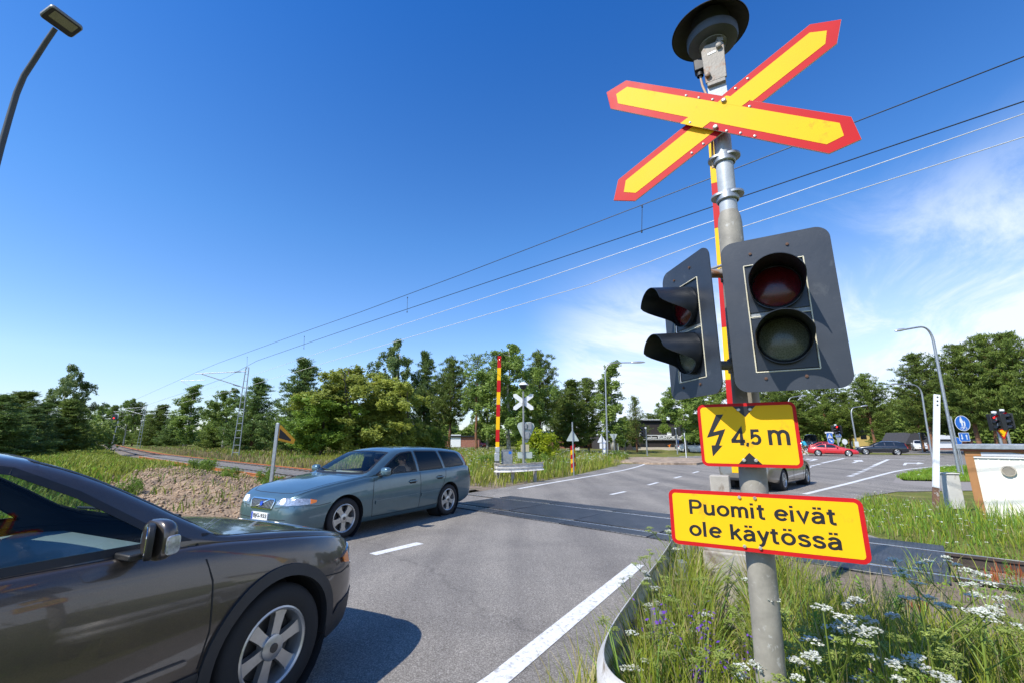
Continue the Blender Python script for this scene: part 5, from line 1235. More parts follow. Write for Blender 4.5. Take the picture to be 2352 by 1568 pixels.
# the barrier, post and guard rail on the other side
g2l = A(1143, 1096, 18.6); g2l = Vector((g2l.x, 18.6, 0))
gate2 = thing('barrier_gate', 'raised red and yellow barrier on the far side, with grey machine cabinet', 'barrier', g2l)
zt_, zb_ = A(1147, 817.4, 18.6).z, A(1142.5, 1032, 18.6).z
arm2 = stripes_arm(A(1142.3, 1032, 18.6) - g2l, A(1147.2, 817.4, 18.6) - g2l, .155, .07, [A(1145, v, 18.6).z for v in (844.4, 872.6, 899.6, 928.3, 955.9, 985.6, 1013.8)], 0, Vector((1, 0, 0)), Vector((0, 1, 0)))
arm2.build('barrier_arm', [M_red, M_yel], gate2, 0, .004)
b = MB(); t2 = A(1147.2, 826, 18.5) - g2l; b.lathe([(.03, -.03), (.035, .02), (0, .04)], 10, T(*t2) @ RX(90)); b.build('arm_lamp', M_amber, gate2, 40)
b = MB(); b.box((-.02, 0, .35), (.24, .30, .70)); b.box((-.02, -.02, .95), (.18, .25, .50)); b.build('concrete_base', M_conc, gate2, 30, .02)
b = MB(); b.box((-.01, -.12, 1.22), (.17, .10, .22)); b.box((-.03, -.14, .93), (.20, .1, .32)); b.build('pivot_housing', M_alu, gate2, 30, .01)
b = MB(); b.box((.40, .15, .80), (.42, .40, .78)); b.box((.40, .15, 1.20), (.46, .44, .03)); b.box((.17, -.02, .80), (.05, .05, .8)); b.build('machine_cabinet', M_galvd, gate2, 30, .012)
b = MB(); b.prism(rrect(.12, .10, .008), 0, .002, frame((.51, -.052, 1.10), (1, 0, 0), (0, 0, 1))); b.build('cabinet_sticker', M_blue, gate2, 0)
a0 = G(1143, 1093); a1 = A(1245, 1084, 20.4); grl2 = thing('guard_rail', 'weathered guard rail below the far barrier, low above the grass', 'guard rail', (0, 0, 0))
pth = [Vector((g2l.x - .12, 17.6, .40)), Vector((g2l.x + .0, 17.4, .40)), Vector((g2l.x + .5, 17.45, .40)), Vector((g2l.x + 1.1, 17.6, .42)), Vector((g2l.x + 1.75, 17.9, .45)), Vector((g2l.x + 1.86, 18.0, .46))]
b = MB(); b.sweep(pth, [(a, z) for a, z in W_SEC]); b.build('rail_beam', M_gr, grl2, 50)
for x, y in ((.02, 17.75), (.62, 17.72), (1.5, 18.0)): b = MB(); b.box((g2l.x + x, y, .22), (.13, .12, .5)); b.build('rail_post', M_conc, grl2, 30, .008)
# far signal post seen from behind
fl = A(1203, 1080, 21.5); fl = Vector((fl.x, 21.5, 0)); fp = thing('crossing_signal_post', 'far signal post seen from behind, white crossbuck back and heart shaped signal board', 'signal post', fl)
FB = frame((0, 0, 0), (1, 0, 0), (0, 0, 1)); zz_ = lambda v: A(1203, v, 21.5).z
b = MB(); b.tube([(0, 0, 0), (0, 0, zz_(968))], .066, 14); b.tube([(0, 0, zz_(968)), (.0, 0, zz_(898))], .045, 12); b.build('pole', M_galvd, fp, 50)
zc_ = zz_(921.5)
ce = MB()
for ang in (37, -37): ce.prism(buck(.62, .53, .105), -.006, .006, T(.0, .08 + .008 * (ang > 0), zc_) @ FB @ Matrix.Rotation(R(ang), 4, 'Z'))
ce.box((0, .04, zc_), (.18, .06, .14)); ce.build('crossbuck', M_white, fp, 0)
b = MB(); b.lathe([(.0, zz_(876.5)), (.12, zz_(877.5)), (.235, zz_(883)), (.23, zz_(884)), (.0, zz_(883))], 20); b.build('bell_hood', M_white, fp, 40)
b = MB(); b.lathe([(.15, zz_(884)), (.15, zz_(889)), (.10, zz_(893)), (0, zz_(893))], 18); b.build('bell', M_dark, fp, 40)
hz = zz_(988); hp = [(-.36, .22), (-.30, .36), (-.16, .41), (.30, .41), (.44, .34), (.48, .20), (.42, .02), (.16, -.52), (.07, -.58), (-.02, -.52), (-.30, .06)][::-1]
b = MB(); b.prism(hp, .05, .06, T(.05, 0, hz) @ FB @ T(0, 0, -.12)); b.build('signal_board', M_signback, fp, 0)
b = MB(); b.box((.31, .02, hz + .22), (.17, .12, .34)); b.box((.12, .02, hz + .22), (.1, .12, .25)); b.box((.18, .02, hz - .22), (.20, .14, .34)); b.build('signal_housing', M_galvd, fp, 30, .01)
b = MB(); b.prism(rrect(.40, .34, .04), .02, .026, T(.06, .02, zz_(1028)) @ FB); b.build('small_sign', mat('sign_back_buff', (.42, .38, .24), .6), fp, 0)
b = MB(); b.prism(rrect(.70, .30, .04), .02, .026, T(.06, .04, zz_(1044)) @ FB); b.build('lower_sign', M_signback, fp, 0)

# ------------------------------------------------------------------ traffic signs seen from behind, lamps, lights
def pole(parent, h, r=.03, m=M_galv, name='pole', lean=0.): return MB().tube([(0, 0, -.1), (h * math.tan(R(lean)), 0, h)], r, 10).build(name, m, parent, 50)
def tri(s, up=1): return [(-s / 2, -s * .29 * up), (s / 2, -s * .29 * up), (0, s * .577 * up)][::up]
def rtri(s, up=1, r=.06):
    P = [Vector(q) for q in [(-s / 2, -s * .289), (s / 2, -s * .289), (0, s * .577)]]; out = []
    for i in range(3):
        p, a, b_ = P[i], P[i - 1], P[(i + 1) % 3]; out += [p + (a - p).normalized() * r, p + (((a - p).normalized() + (b_ - p).normalized()) * r * .35), p + (b_ - p).normalized() * r]
    out = [(q.x, q.y * up) for q in out]; return out if up > 0 else out[::-1]
def psign(name, label, cat, u, vb, Y, group=None):
    p = A(u, vb, Y); return thing(name, label, cat, (p.x, p.y, 0), 0, group), p
t, p = psign('warning_sign', 'grey triangular sign back on a thin pole with a red and yellow hazard panel below', 'traffic sign', 1318, 1090, 21.0)
z = lambda v, Y: A(1300, v, Y).z
pole(t, z(968, 21), .034); MB().prism(rtri(.62, 1, .05), .03, .036, T(0, 0, z(1003, 21)) @ FB @ T(0, 0, -.07)).build('sign_plate', M_signback, t, 0)
b = MB()
for k in range(6): b.prism([(-.11, -.60 + .2 * k), (.11, -.50 + .2 * k), (.11, -.30 + .2 * k), (-.11, -.40 + .2 * k)], .05, .056, T(0, 0, z(1054, 21)) @ FB @ T(0, 0, -.13), k % 2)
b.build('hazard_panel', [M_yel, M_red], t, 0)
t, p = psign('warning_sign', 'white backed triangular sign with a small square plate below, left of the tall lamp post', 'traffic sign', 1385, 1056, 36.0)
pole(t, z(994, 36), .034); b = MB(); b.prism(rtri(.74, 1, .05), .03, .036, T(-.02, 0, z(1009, 36)) @ FB @ T(0, 0, -.07)); b.prism(rrect(.46, .42, .03), .03, .036, T(.02, 0, z(1023, 36)) @ FB @ T(0, 0, -.07)); b.build('sign_plate', M_white, t, 0)
t, p = psign('yield_sign', 'give way sign seen from behind, just right of the tall lamp post', 'traffic sign', 1412, 1052, 38.0)
pole(t, z(995, 38), .034); MB().prism(rtri(.70, -1, .05), .03, .036, T(0, 0, z(1001, 38)) @ FB @ T(0, 0, -.07)).build('sign_plate', M_signback, t, 0)
t, p = psign('yield_sign', 'narrow give way sign seen nearly edge on by the white saloon', 'traffic sign', 1576, 1044, 42.0)
pole(t, z(993, 42), .04, M_white); MB().prism(rtri(.6, -1, .05), .03, .036, T(0, 0, z(1000, 42)) @ RZ(55) @ FB @ T(0, 0, -.07)).build('sign_plate', M_signback, t, 0)
# black and orange triangular railway board, edge to the camera
p = A(621, 1120, 14.2); t = thing('railway_speed_sign', 'black triangular board with orange edge on a steel post by the earth bank', 'railway sign', (p.x, p.y, 0))
zt0 = A(621, 970, 14.2).z; MB().box((0, 0, zt0 / 2), (.10, .06, zt0)).build('post', M_galv, t, 30, .01)
Fd = T(.08, -.02, A(621, 999, 14.2).z) @ RZ(38) @ FB
q = [(.0, .40), (.72, -.24), (.66, -.36), (-.0, -.16)]
q = [(.0, .33), (.05, .31), (.50, -.13), (.46, -.27), (.0, -.15)][::-1]
MB().prism(q, -.004, .004, Fd).build('orange_board', mat('orange_edge_paint', (.72, .34, .01), .5), t, 0)
MB().prism([(.01, .22), (.38, -.13), (.36, -.18), (.01, -.08)][::-1], .004, .006, Fd).build('black_field', M_black, t, 0)
def lamp_post(name, label, base, top, headp, r0=.07, r1=.045, m=M_galv, head=(.55, .22, .10), bend=1.0, group='street lamps'):
    t = thing(name, label, 'street lamp', base, 0, group); b0 = Vector((0, 0, -.1)); tp = Vector(top) - Vector(base); hp_ = Vector(headp) - Vector(base)
    d = hp_ - tp; pts = [b0, tp * .5, tp - Vector((0, 0, bend))]; k = 8
    for i in range(1, k + 1):
        s = i / k; pts.append((tp - Vector((0, 0, bend))) * (1 - s) ** 2 + tp * 2 * s * (1 - s) + (tp + d * min(.45, bend / max(d.length, .1))) * s * s)
    pts.append(hp_); n = len(pts); mb = MB(); mb.tube(pts, [r0 + (r1 - r0) * min(1, i / (n - 4)) for i in range(n)], 12); mb.build('pole', m, t, 60)
    dn = d.normalized(); F = frame(hp_, dn, Vector((0, 0, 1)).cross(dn)); L_, w_, h_ = head
    q = bmesh.new(); bmesh.ops.create_uvsphere(q, u_segments=16, v_segments=10, radius=1)
    for v in q.verts: v.co = (v.co.x * L_ / 2 + L_ * .38, v.co.y * w_ / 2, v.co.z * h_ / 2 * (1.2 if v.co.z > 0 else .7))
    ix = {v: i for i, v in enumerate(q.verts)}; MB().add([tuple(v.co) for v in q.verts], [tuple(ix[v] for v in f.verts) for f in q.faces], 0, F).build('lamp_head', M_alu, t, 60); q.free()
    return t
B = lambda u, v, Y: A(u, v, Y)
lamp_post('street_lamp', 'tall street lamp right of the far barrier, arm reaching right', Vector((A(1396, 1054, 37).x, 37, 0)), A(1389, 833, 37), A(1452, 832, 37), .07, .045, head=(1.3, .32, .2))
lamp_post('street_lamp', 'slim street lamp behind the give way sign, its head pointing at the birch', Vector((A(1418, 1038, 52).x, 52, 0)), A(1410, 915, 52), A(1404, 912, 52), .09, .06, head=(.8, .3, .2))
lamp_post('street_lamp', 'big leaning street lamp over the pale equipment cabin, arm reaching left', Vector((A(2204, 1089, 21.8).x, 21.8, 0)), A(2136, 747, 21.8), A(2078, 757, 21.8), .068, .042, M_galv, (.62, .22, .16), .9)
lamp_post('street_lamp', 'thin street lamp between the big lamp and the white post, arm reaching left', Vector((A(2137, 1030, 42).x, 42, 0)), A(2113, 882, 42), A(2062, 881.5, 42), .08, .05, head=(.9, .28, .18))
lamp_post('street_lamp', 'street lamp beside the dark blue estate car with a short arm reaching right', Vector((A(1971, 1040, 56).x, 56, 0)), A(1953, 936, 56), A(1978, 932.5, 56), .10, .06, head=(1.0, .3, .2))
lamp_post('street_lamp', 'distant street lamp just right of the height sign, top half showing', Vector((A(1826, 1035, 60).x, 60, 0)), A(1809, 912, 60), A(1840, 909, 60), .10, .06, head=(.9, .3, .2))
# lamp at the upper left: square LED head seen from below
lb = A(0, 340, 5.9); t = thing('street_lamp', 'dark street lamp at the upper left with a square flat head', 'street lamp', (lb.x - .03, 5.95, 0), 0, 'street lamps'); o_ = Vector((lb.x - .03, 5.95, 0))
pts = [Vector((0, 0, -.1)), Vector((0, 0, lb.z - 1.0))] + [A(u, v, Y) - o_ for u, v, Y in ((3, 335, 5.92), (22, 268, 5.90), (38, 215, 5.87), (55, 175, 5.84), (80, 137, 5.80), (105, 98, 5.74), (127, 66, 5.70))]
MB().tube(pts, [.055, .046, .040, .039, .038, .037, .036, .035, .034], 16).build('pole', mat('dark_lamp_pole', (.055, .06, .062), .5, .3, var=.2), t, 60)
hp_ = A(127, 66, 5.70) - o_; hc = A(142, 50, 5.66) - o_; ax_ = (A(105, 98, 5.74) - A(127, 66, 5.70)); ax_.z *= .25; ax_ = -ax_.normalized()
F = frame(hc, ax_, Vector((0, 0, 1)).cross(ax_)) 
hd = MB().prism(rrect(.30, .42, .05, 5), -.03, .035, F).build('lamp_head', mat('lamp_grey', (.20, .21, .21), .5, .2), t, 30, .015)
MB().prism(rrect(.27, .39, .04, 5), -.034, -.030, F).build('lamp_underside', M_clad, hd, 0); MB().prism(rrect(.15, .30, .01, 3, .035), -.038, -.034, F).build('led_array', mat('led_glass', (.20, .20, .14), .25, var=.35, scale=90), hd, 0)

def light_head(parent, X, n=3, lit=None, back=False):
    h = .33 * n; b = MB(); b.box((0, 0, 0), (.34, .22, h), X); o = b.build('light_housing', M_dark, parent, 30, .02)
    for i in range(n):
        zc = h / 2 - .165 - .33 * i; m = [M_lit, M_lamp_off, M_lamp_off][min(i, 2)] if lit == i else M_lamp_off
        b = MB(); b.lathe([(.105, 0), (.10, .03), (0, .05)], 16, X @ T(0, -.11, zc) @ RX(90)); b.build('signal_lens', m, o, 50)
        b = MB(); vs = []; nn = 20
        for rg in (0, 1):
            for k in range(nn):
                a = 2 * math.pi * k / nn; vs.append((.125 * math.cos(a), -.11 - (rg * (.05 + .17 * ss(math.sin(a), -.6, .4))), zc + .125 * math.sin(a)))
        b.add(vs, [(k, (k + 1) % nn, nn + (k + 1) % nn, nn + k) for k in range(nn)], 0, X); b.build('visor', M_visor, o, 50)
    return o
M_lit = emis('red_signal_light', (1, .02, .02), 3); M_lamp_off = mat('unlit_lens', (.04, .04, .045), .2, var=.3)
def traffic_light(label, u, vb, Y, vt, heads, r=.06, lean=0):
    p = A(u, vb, Y); t = thing('traffic_light', label, 'traffic light', (p.x, p.y, 0), 0, 'traffic lights of the junction'); h = A(u, vt, Y).z
    pole(t, h, r, M_galv, lean=lean); b = MB(); b.lathe([(r * 1.6, 0), (r * 1.6, .12), (0, .14)], 12, T(h * math.tan(R(lean)), 0, h)); b.build('pole_cap', M_white, t, 40)
    for (dx, v, rz, lit, n) in heads: light_head(t, T(dx, -.1, A(u, v, Y).z) @ RZ(rz), n, lit)
    return t, p
traffic_light('traffic light beside the dark building, lamps turned away, left of the shop name', 1487, 1047, 46, 983, [(-.30, 991, -75, None, 3)], .07)
t, _ = traffic_light('traffic light with two black heads, left of the white saloon', 1556, 1038, 50, 984, [(-.36, 990, 150, None, 3), (.34, 990, 150, None, 3)], .075)
b = MB(); b.prism(circ(.26, 20), -.01, 0, T(.16, -.1, A(1560, 1013, 50).z) @ RZ(60) @ FB); b.build('blue_sign', M_blue, t, 0)
t, _ = traffic_light('red traffic light above a pedestrian crossing sign, behind the red coupe', 1929, 1040, 52, 976, [(-.05, 986, 0, 0, 3), (-.48, 986, 60, None, 3), (.42, 986, -60, None, 3)], .08)
def cross_sign(parent, c, s):
    F = T(*c) @ FB; MB().prism(rrect(s, s, .05), -.004, 0, F, 0).build('sign_border', M_white, parent, 0)
    q = MB().prism(rrect(s * .94, s * .94, .04), 0, .002, F).build('crossing_sign', M_blue, parent, 0)
    MB().prism([(-.42 * s, -.36 * s), (.42 * s, -.36 * s), (0, .40 * s)], .002, .004, F).build('white_triangle', M_white, q, 0)
    b = MB(); b.prism(circ(.045 * s, 8, .02 * s, .16 * s), .004, .006, F); b.prism([(-.03 * s, -.02 * s), (.06 * s, -.02 * s), (.05 * s, .11 * s), (-.02 * s, .11 * s)], .004, .006, F)
    b.prism([(-.03 * s, -.02 * s), (-.14 * s, -.20 * s), (-.09 * s, -.22 * s), (.02 * s, -.03 * s)], .004, .006, F); b.prism([(.02 * s, -.02 * s), (.08 * s, -.22 * s), (.13 * s, -.20 * s), (.06 * s, -.02 * s)], .004, .006, F)
    for k in range(5): b.prism([((-.30 + .13 * k) * s, -.31 * s), ((-.23 + .13 * k) * s, -.31 * s), ((-.22 + .13 * k) * s, -.25 * s), ((-.28 + .13 * k) * s, -.25 * s)], .004, .006, F)
    b.build('walking_figure', M_black, q, 0)
cross_sign(t, (.08, -.12, A(1929, 995.7, 52).z), .66)
b = MB(); b.prism(rtri(.85, -1, .05), -.01, 0, T(.1, -.06, A(1929, 1005.5, 52).z) @ FB); b.build('yield_sign_back', M_signback, t, 0)
p = A(1911, 1040, 50); t = thing('pedestrian_crossing_sign', 'blue pedestrian crossing sign under a white street name plate, blue arrow disc below', 'traffic sign', (p.x, p.y, 0)); pole(t, A(1911, 990, 50).z, .04)
cross_sign(t, (0, -.06, A(1911, 1000.3, 50).z), .66)
F = T(.05, -.06, A(1911, 1010.8, 50).z) @ FB; MB().prism(circ(.37, 28), -.004, 0, F).build('disc_border', M_white, t, 0); q = MB().prism(circ(.345, 28), 0, .002, F).build('arrow_disc', M_blue, t, 0)
MB().prism([(-.05, .22), (-.03, -.05), (-.14, -.05), (0, -.25), (.14, -.05), (.03, -.05), (.05, .22)][::1], .002, .004, F @ RZ(48)).build('white_arrow', M_white, q, 0)
F = T(.0, -.06, A(1911, 992.8, 50).z) @ FB; q = MB().prism(rrect(.95, .19, .02), -.004, 0, F).build('street_name_plate', M_white, t, 0); 
p = A(1943, 1033, 54); t = thing('round_sign', 'round white sign back on a short pole behind the red coupe', 'traffic sign', (p.x, p.y, 0)); pole(t, A(1943, 1008, 54).z, .04); MB().prism(circ(.33, 24), -.01, 0, T(0, -.05, A(1943, 1013.3, 54).z) @ FB).build('sign_plate', M_white, t, 0); 
p = A(1966, 1033, 55.5); t = thing('notice_board', 'white rectangular plate beside a street lamp, left of the dark blue estate car', 'traffic sign', (p.x, p.y, 0)); pole(t, A(1966, 1014, 55.5).z, .04); MB().prism(rrect(.50, .62, .03), -.01, 0, T(.20, -.05, A(1968, 1018.5, 55.5).z) @ FB).build('sign_plate', M_white, t, 0); MB().prism(rrect(.5, .6, .03), -.01, 0, T(-.36, -.05, A(1968, 1018.5, 55.5).z) @ RZ(40) @ FB).build('angled_plate', M_signback, t, 0)
# blue foot and cycle path sign on its own pole
p = A(2212, 1085, 21.0); t = thing('cycle_path_sign', 'round blue foot and cycle path sign with a two arrow plate under it', 'traffic sign', (p.x, p.y, 0)); pole(t, A(2209, 955, 21).z, .03)
c_ = Vector((A(2208, 971, 21).x - p.x, -.06, A(2208, 971, 21).z)); F = T(*c_) @ FB
MB().prism(circ(.36, 36), -.004, 0, F).build('disc_border', M_white, t, 0); q = MB().prism(circ(.335, 36), 0, .002, F).build('blue_disc', M_blue, t, 0)
b = MB(); b.prism(circ(.030, 12, -.05, .27), .002, .004, F); b.prism([(-.10, .02), (-.075, .02), (-.07, -.13), (-.045, -.13), (-.04, .0), (-.03, -.13), (0, -.13), (.0, .05), (.04, .02), (.05, .04), (-.0, .20), (-.02, .235), (-.08, .235), (-.105, .19), (-.12, .06)], .002, .004, F)
b.prism(circ(.022, 10, .085, .10), .002, .004, F); b.prism([(.055, -.13), (.08, -.13), (.085, -.05), (.09, -.13), (.115, -.13), (.12, -.02), (.13, .01), (.115, .075), (.06, .075), (.04, .03), (.06, .02)], .002, .004, F); b.build('walking_figures', M_white, q, 0)
b = MB()
for x in (-.065, .085): b.tube([(x + .062 * math.cos(2 * math.pi * i / 20), -.225 + .062 * math.sin(2 * math.pi * i / 20), .004) for i in range(21)], .007, 6, 0, F, False)
for a_, c2 in (((-.065, -.225), (-.02, -.15)), ((-.02, -.15), (.06, -.15)), ((.06, -.15), (.085, -.225)), ((-.02, -.15), (.02, -.225)), ((.02, -.225), (.06, -.15)), ((-.065, -.225), (.02, -.225)), ((.06, -.15), (.05, -.12)), ((-.03, -.13), (-.01, -.13))): b.tube([(*a_, .004), (*c2, .004)], .006, 6, 0, F)
b.build('bicycle_symbol', M_white, q, 0)
c_ = Vector((A(2212, 1002.5, 21).x - p.x, -.06, A(2212, 1002.5, 21).z)); F = T(*c_) @ FB
MB().prism(rrect(.50, .40, .03), -.004, 0, F).build('plate_border', M_white, t, 0); q = MB().prism(rrect(.46, .36, .02), 0, .002, F).build('arrow_plate', M_blue, t, 0)
ar = [(-.022, -.12), (.022, -.12), (.022, .04), (.055, .04), (0, .125), (-.055, .04), (-.022, .04)]; b = MB(); b.prism([(x + .11, y) for x, y in ar], .002, .004, F); b.prism([(-x - .11, -y) for x, y in ar], .002, .004, F); b.build('white_arrow', M_white, q, 0)
p = A(2205, 1035, 30); t = thing('small_blue_sign', 'second blue path sign peeping out just under the two arrow plate', 'traffic sign', (p.x, p.y, 0)); pole(t, A(2205, 1010, 30).z, .03); F = T(-.1, -.05, A(2203, 1014, 30).z) @ FB; q = MB().prism(circ(.32, 24), -.004, 0, F).build('disc_border', M_white, t, 0); MB().prism(circ(.30, 24), 0, .003, F).build('blue_disc', M_blue, t, 0)
# two traffic lights with give way sign at the far right
def tl_right(label, u, vt, Y, heads, lean):
    p = A(u, 1046, Y); h = A(u, vt, Y).z; return traffic_light(label, u, 1046, Y, vt, heads, .07, lean)
t, pr = traffic_light('red traffic light with give way sign below, leftmost of the pair above the cabin roof', 2306, 1043, 27, 948, [(-.36, 969, 8, 0, 3), (.30, 968, 60, None, 3)], .075)
F = T(.10, -.14, A(2306, 992, 27).z) @ RZ(-8) @ FB; MB().prism(rtri(.74, -1, .05), -.004, 0, F).build('yield_border', M_red, t, 0); MB().prism(rtri(.50, -1, .03), 0, .003, F).build('yield_field', M_yel, t, 0)
traffic_light('red traffic light without a sign, rightmost of the pair above the cabin roof', 2326, 1043, 29, 943, [(-.28, 961, 8, 0, 3), (.26, 966, -55, None, 3)], .075)
traffic_light('small dark traffic light in front of the pines, left of the thin lamp', 2120, 1040, 60, 995, [(.3, 1001, 60, None, 3)], .07)

# ------------------------------------------------------------------ leaning white post and equipment cabin
p = G(2150, 1190); t = thing('white_steel_post', 'leaning white steel channel post with three holes, rusty at its foot', 'post', (p.x, p.y, 0))
tp = A(2153, 905, p.y) - p; axv = tp.normalized(); xr = Vector((1, -.28, 0)).normalized(); F = frame((0, 0, 0), axv, xr.cross(axv)); F = Matrix((xr - axv * xr.dot(axv), axv.cross(xr - axv * xr.dot(axv)), axv)).transposed().to_4x4()
L_ = tp.length; b = MB(); [(b.box((0, 0, L_ * zc), (.096, .010, L_ * zl), F, mi_), b.box((-.050, .018, L_ * zc), (.010, .046, L_ * zl), F, mi_), b.box((.050, .018, L_ * zc), (.010, .046, L_ * zl), F, mi_)) for zc, zl, mi_ in ((.62, .76, 0), (.12, .238, 1))]
b.build('channel', [M_white, mat('flaking_rust', (.17, .09, .055), .9, var=.4, scale=14, bump=.4, dirt=(.5, .48, .44), dirt_scale=11, dirt_at=.56)], t, 30, .002)
b = MB()
for k in (.06, .15, .24): b.prism(circ(.017, 16), -.007, -.0055, F @ T(.0, 0, L_ - k) @ FB @ T(0, 0, .0))
o = b.build('bolt_hole', M_gap, t, 0)
b = MB()
for k in (.06, .15, .24): b.lathe([(.018, 0), (.018, .003), (0, .003)], 14, F @ T(0, -.0052, L_ - k) @ RX(90))
b.build('bolt_hole', M_gap, t, 0)
cabw = mat('cream_cabin_sheet', (.74, .71, .62), .6, var=.04, scale=3, dirt=(.56, .52, .44), dirt_scale=2.2, dirt_at=.66); cabb = mat('tan_cabin_trim', (.36, .17, .06), .65, var=.14, scale=6, dirt=(.42, .42, .44), dirt_scale=4.5, dirt_at=.70)
cab = thing('equipment_cabin', 'low cream sheet metal equipment cabin with tan corner trim and flat grey roof', 'cabin', (9.60, 9.50, 0), R(-51))
cw, cdp, ch = 4.6, 2.4, 1.42
b = MB(); b.box((cw / 2, cdp / 2, ch / 2), (cw, cdp, ch)); 
for k in range(30): b.box((.16 + .145 * k, -.004, ch / 2 - .05), (.02, .012, ch - .24))
b.build('wall', cabw, cab, 30)
b = MB(); b.box((.045, -.012, ch / 2 - .07), (.11, .03, ch - .14)); b.box((-.012, .06, ch / 2 - .07), (.03, .17, ch - .14)); b.box((cw / 2, -.014, ch - .07), (cw + .03, .034, .14)); b.box((-.014, cdp / 2, ch - .07), (.034, cdp, .139)); b.build('corner_trim', cabb, cab, 30, .004)
b = MB(); b.box((cw / 2, -.020, ch - .165), (cw - .2, .02, .03)); b.build('drip_strip', M_white, cab, 30, .004)
b = MB(); b.prism([(.22 + .42 * i, ch - .138) for i in range(11)] + [(.22 + .42 * i, ch - .06 + .025 * math.sin(i * 2.3) - .02 * (i % 3)) for i in range(10, -1, -1)], .032, .034, FB); b.build('bare_patch', mat('bare_sheet', (.52, .53, .56), .5, var=.1), cab, 0)
b = MB(); b.box((cw / 2, cdp / 2, ch + .05), (cw + .24, cdp + .24, .10)); b.build('roof', M_galv, cab, 30, .01); b = MB(); b.box((cw / 2, cdp / 2, ch - .012), (cw + .14, cdp + .14, .05)); b.build('roof_fascia', mat('red_fascia', (.30, .09, .05), .7), cab, 30)
b = MB(); b.lathe([(.105, 0), (.105, .03), (.085, .035), (.08, .01), (0, .01)], 28, T(.55, -.012, 1.0) @ RX(90)); 
for k in range(7): b.box((.55, -.03, .93 + .023 * k), (2 * math.sqrt(max(.001, .0064 - (.93 + .023 * k - 1.0) ** 2)), .016, .012))
b.build('round_vent', mat('beige_vent', (.42, .37, .29), .6), cab, 40)
bx_ = A(2218, 1141, 9.9); t = thing('meter_box', 'small pale grey box standing against the left side of the equipment cabin', 'box', (9.62, 10.0, 0), R(-20)); b = MB(); b.box((0, 0, .52), (.24, .26, .72)); b.box((0, 0, .89), (.28, .30, .025)); b.build('box_body', mat('pale_concrete', (.52, .51, .47), .85, var=.15, dirt=(.36, .33, .28), dirt_scale=6), t, 30, .01); b = MB(); b.box((0, 0, .08), (.10, .10, .2)); b.build('box_foot', M_galvd, t, 30)

# ------------------------------------------------------------------ overhead line
def lattice(label, u, vb, vt, Y, cant):
    p = A(u, vb, Y); zt = A(u, vt, Y).z; t = thing('catenary_mast', label, 'catenary mast', (p.x, p.y, 0), 0, 'catenary masts'); w0, w1 = .30, .13
    b = MB()
    for s_ in (-1, 1): b.tube([(s_ * w0, 0, -.2), (s_ * w1, 0, zt)], .042, 6)
    n = 13
    for k in range(n + 1):
        z_ = zt * k / n; w = w0 + (w1 - w0) * k / n; b.box((0, 0, z_), (2 * w, .03, .045))
    b.build('mast', M_galv, t, 40)
    a1 = t_a = A(*cant[0], cant[2]) - p; a2 = A(*cant[1], cant[2]) - p
    b = MB(); b.tube([(0, 0, zt - .35), a1], .035, 8); b.tube([(0, 0, zt - 1.8), a1 + (Vector((0, 0, zt - .35)) - a1) * .12 + Vector((0, 0, -.04))], .035, 8); b.tube([a1 + Vector((.9, 0, -.55)), a2], .025, 8); b.tube([a2, a2 + Vector((1.0, 0, -.55))], .018, 8)
    b.build('cantilever', M_galv, t, 40)
    b = MB()
    for q0, q1 in ((Vector((0, 0, zt - .35)), a1), (Vector((0, 0, zt - 1.8)), a1)):
        d = (q1 - q0).normalized(); F = frame(q0 + d * .45, d, Vector((0, 1, 0)))
        for k in range(6): b.lathe([(.03, 0), (.075, .02), (.03, .045)], 10, F @ T(.09 * k, 0, 0) @ RY(90))
    b.build('insulator', mat('brown_insulator', (.10, .05, .035), .3), t, 40); return t, p, zt
m1, mp1, mz1 = lattice('nearest lattice mast of the overhead line, left of the birches, with a long cantilever', 540, 1052, 843, 38, ((449, 855), (416, 871), 37))
m2, mp2, mz2 = lattice('second lattice mast down the line, standing against the far birch', 318, 1024, 930, 84, ((275, 932), (262, 938), 84))
m3, mp3, mz3 = lattice('farthest lattice mast of the overhead line, left of the railway signal', 232, 1018, 951, 122, ((198, 957), (192, 962), 122))
M_wire = mat('dark_wire', (.05, .055, .06), .5, .5); M_wirel = mat('bright_wire', (.62, .62, .60), .6, .0)
def wire(label, pts, m, r, n=1):
    b = MB(); b.tube(pts, r, 6); o = b.build('overhead_wire', m, None, 60); return tag(o, label, 'wire', 'overhead wires')
def alongz(f, ss_, off=0.): return [TK(s, off, f(s)) for s in ss_]
SS = [-60, -30, -15, -8, -2, 4, 10, 16, 22, 28, 36, 44]
SPAN = [(-60, 6.78), (0, 6.78), (6, 6.70), (14, 6.66), (24, 6.80), (44, 7.10)]; fz = pchip(SPAN)
E1 = A(449, 855, 37); E2 = A(416, 872, 37)
wire('upper carrying wire over the track, the highest dark line in the sky', alongz(fz, SS[:-1]) + [E1, A(275, 933, 84), A(198, 957.5, 122), A(150, 985, 180)], M_wire, .010)
fc = lambda s: 6.12
wire('contact wire under the carrying wire, dark line carrying the short hangers', alongz(fc, SS[:-2]) + [A(520, 866, 31), A(440, 895, 38), A(320, 935, 84), A(262, 950, 100), A(198, 967, 122)], M_wire, .010)
wire('bright feeder wire, upper of the two pale lines', [ONP(2352, 262, NT * 11.5, NT) - AL * 60, ONP(2352, 262, NT * 11.5, NT), ONP(1705, 485, NT * 11.5, NT), ONP(1250, 640, NT * 11.5, NT), ONP(850, 770, NT * 11.5, NT), A(560, 868, 38) , A(333, 936, 84), A(240, 956, 122)], M_wirel, .010)
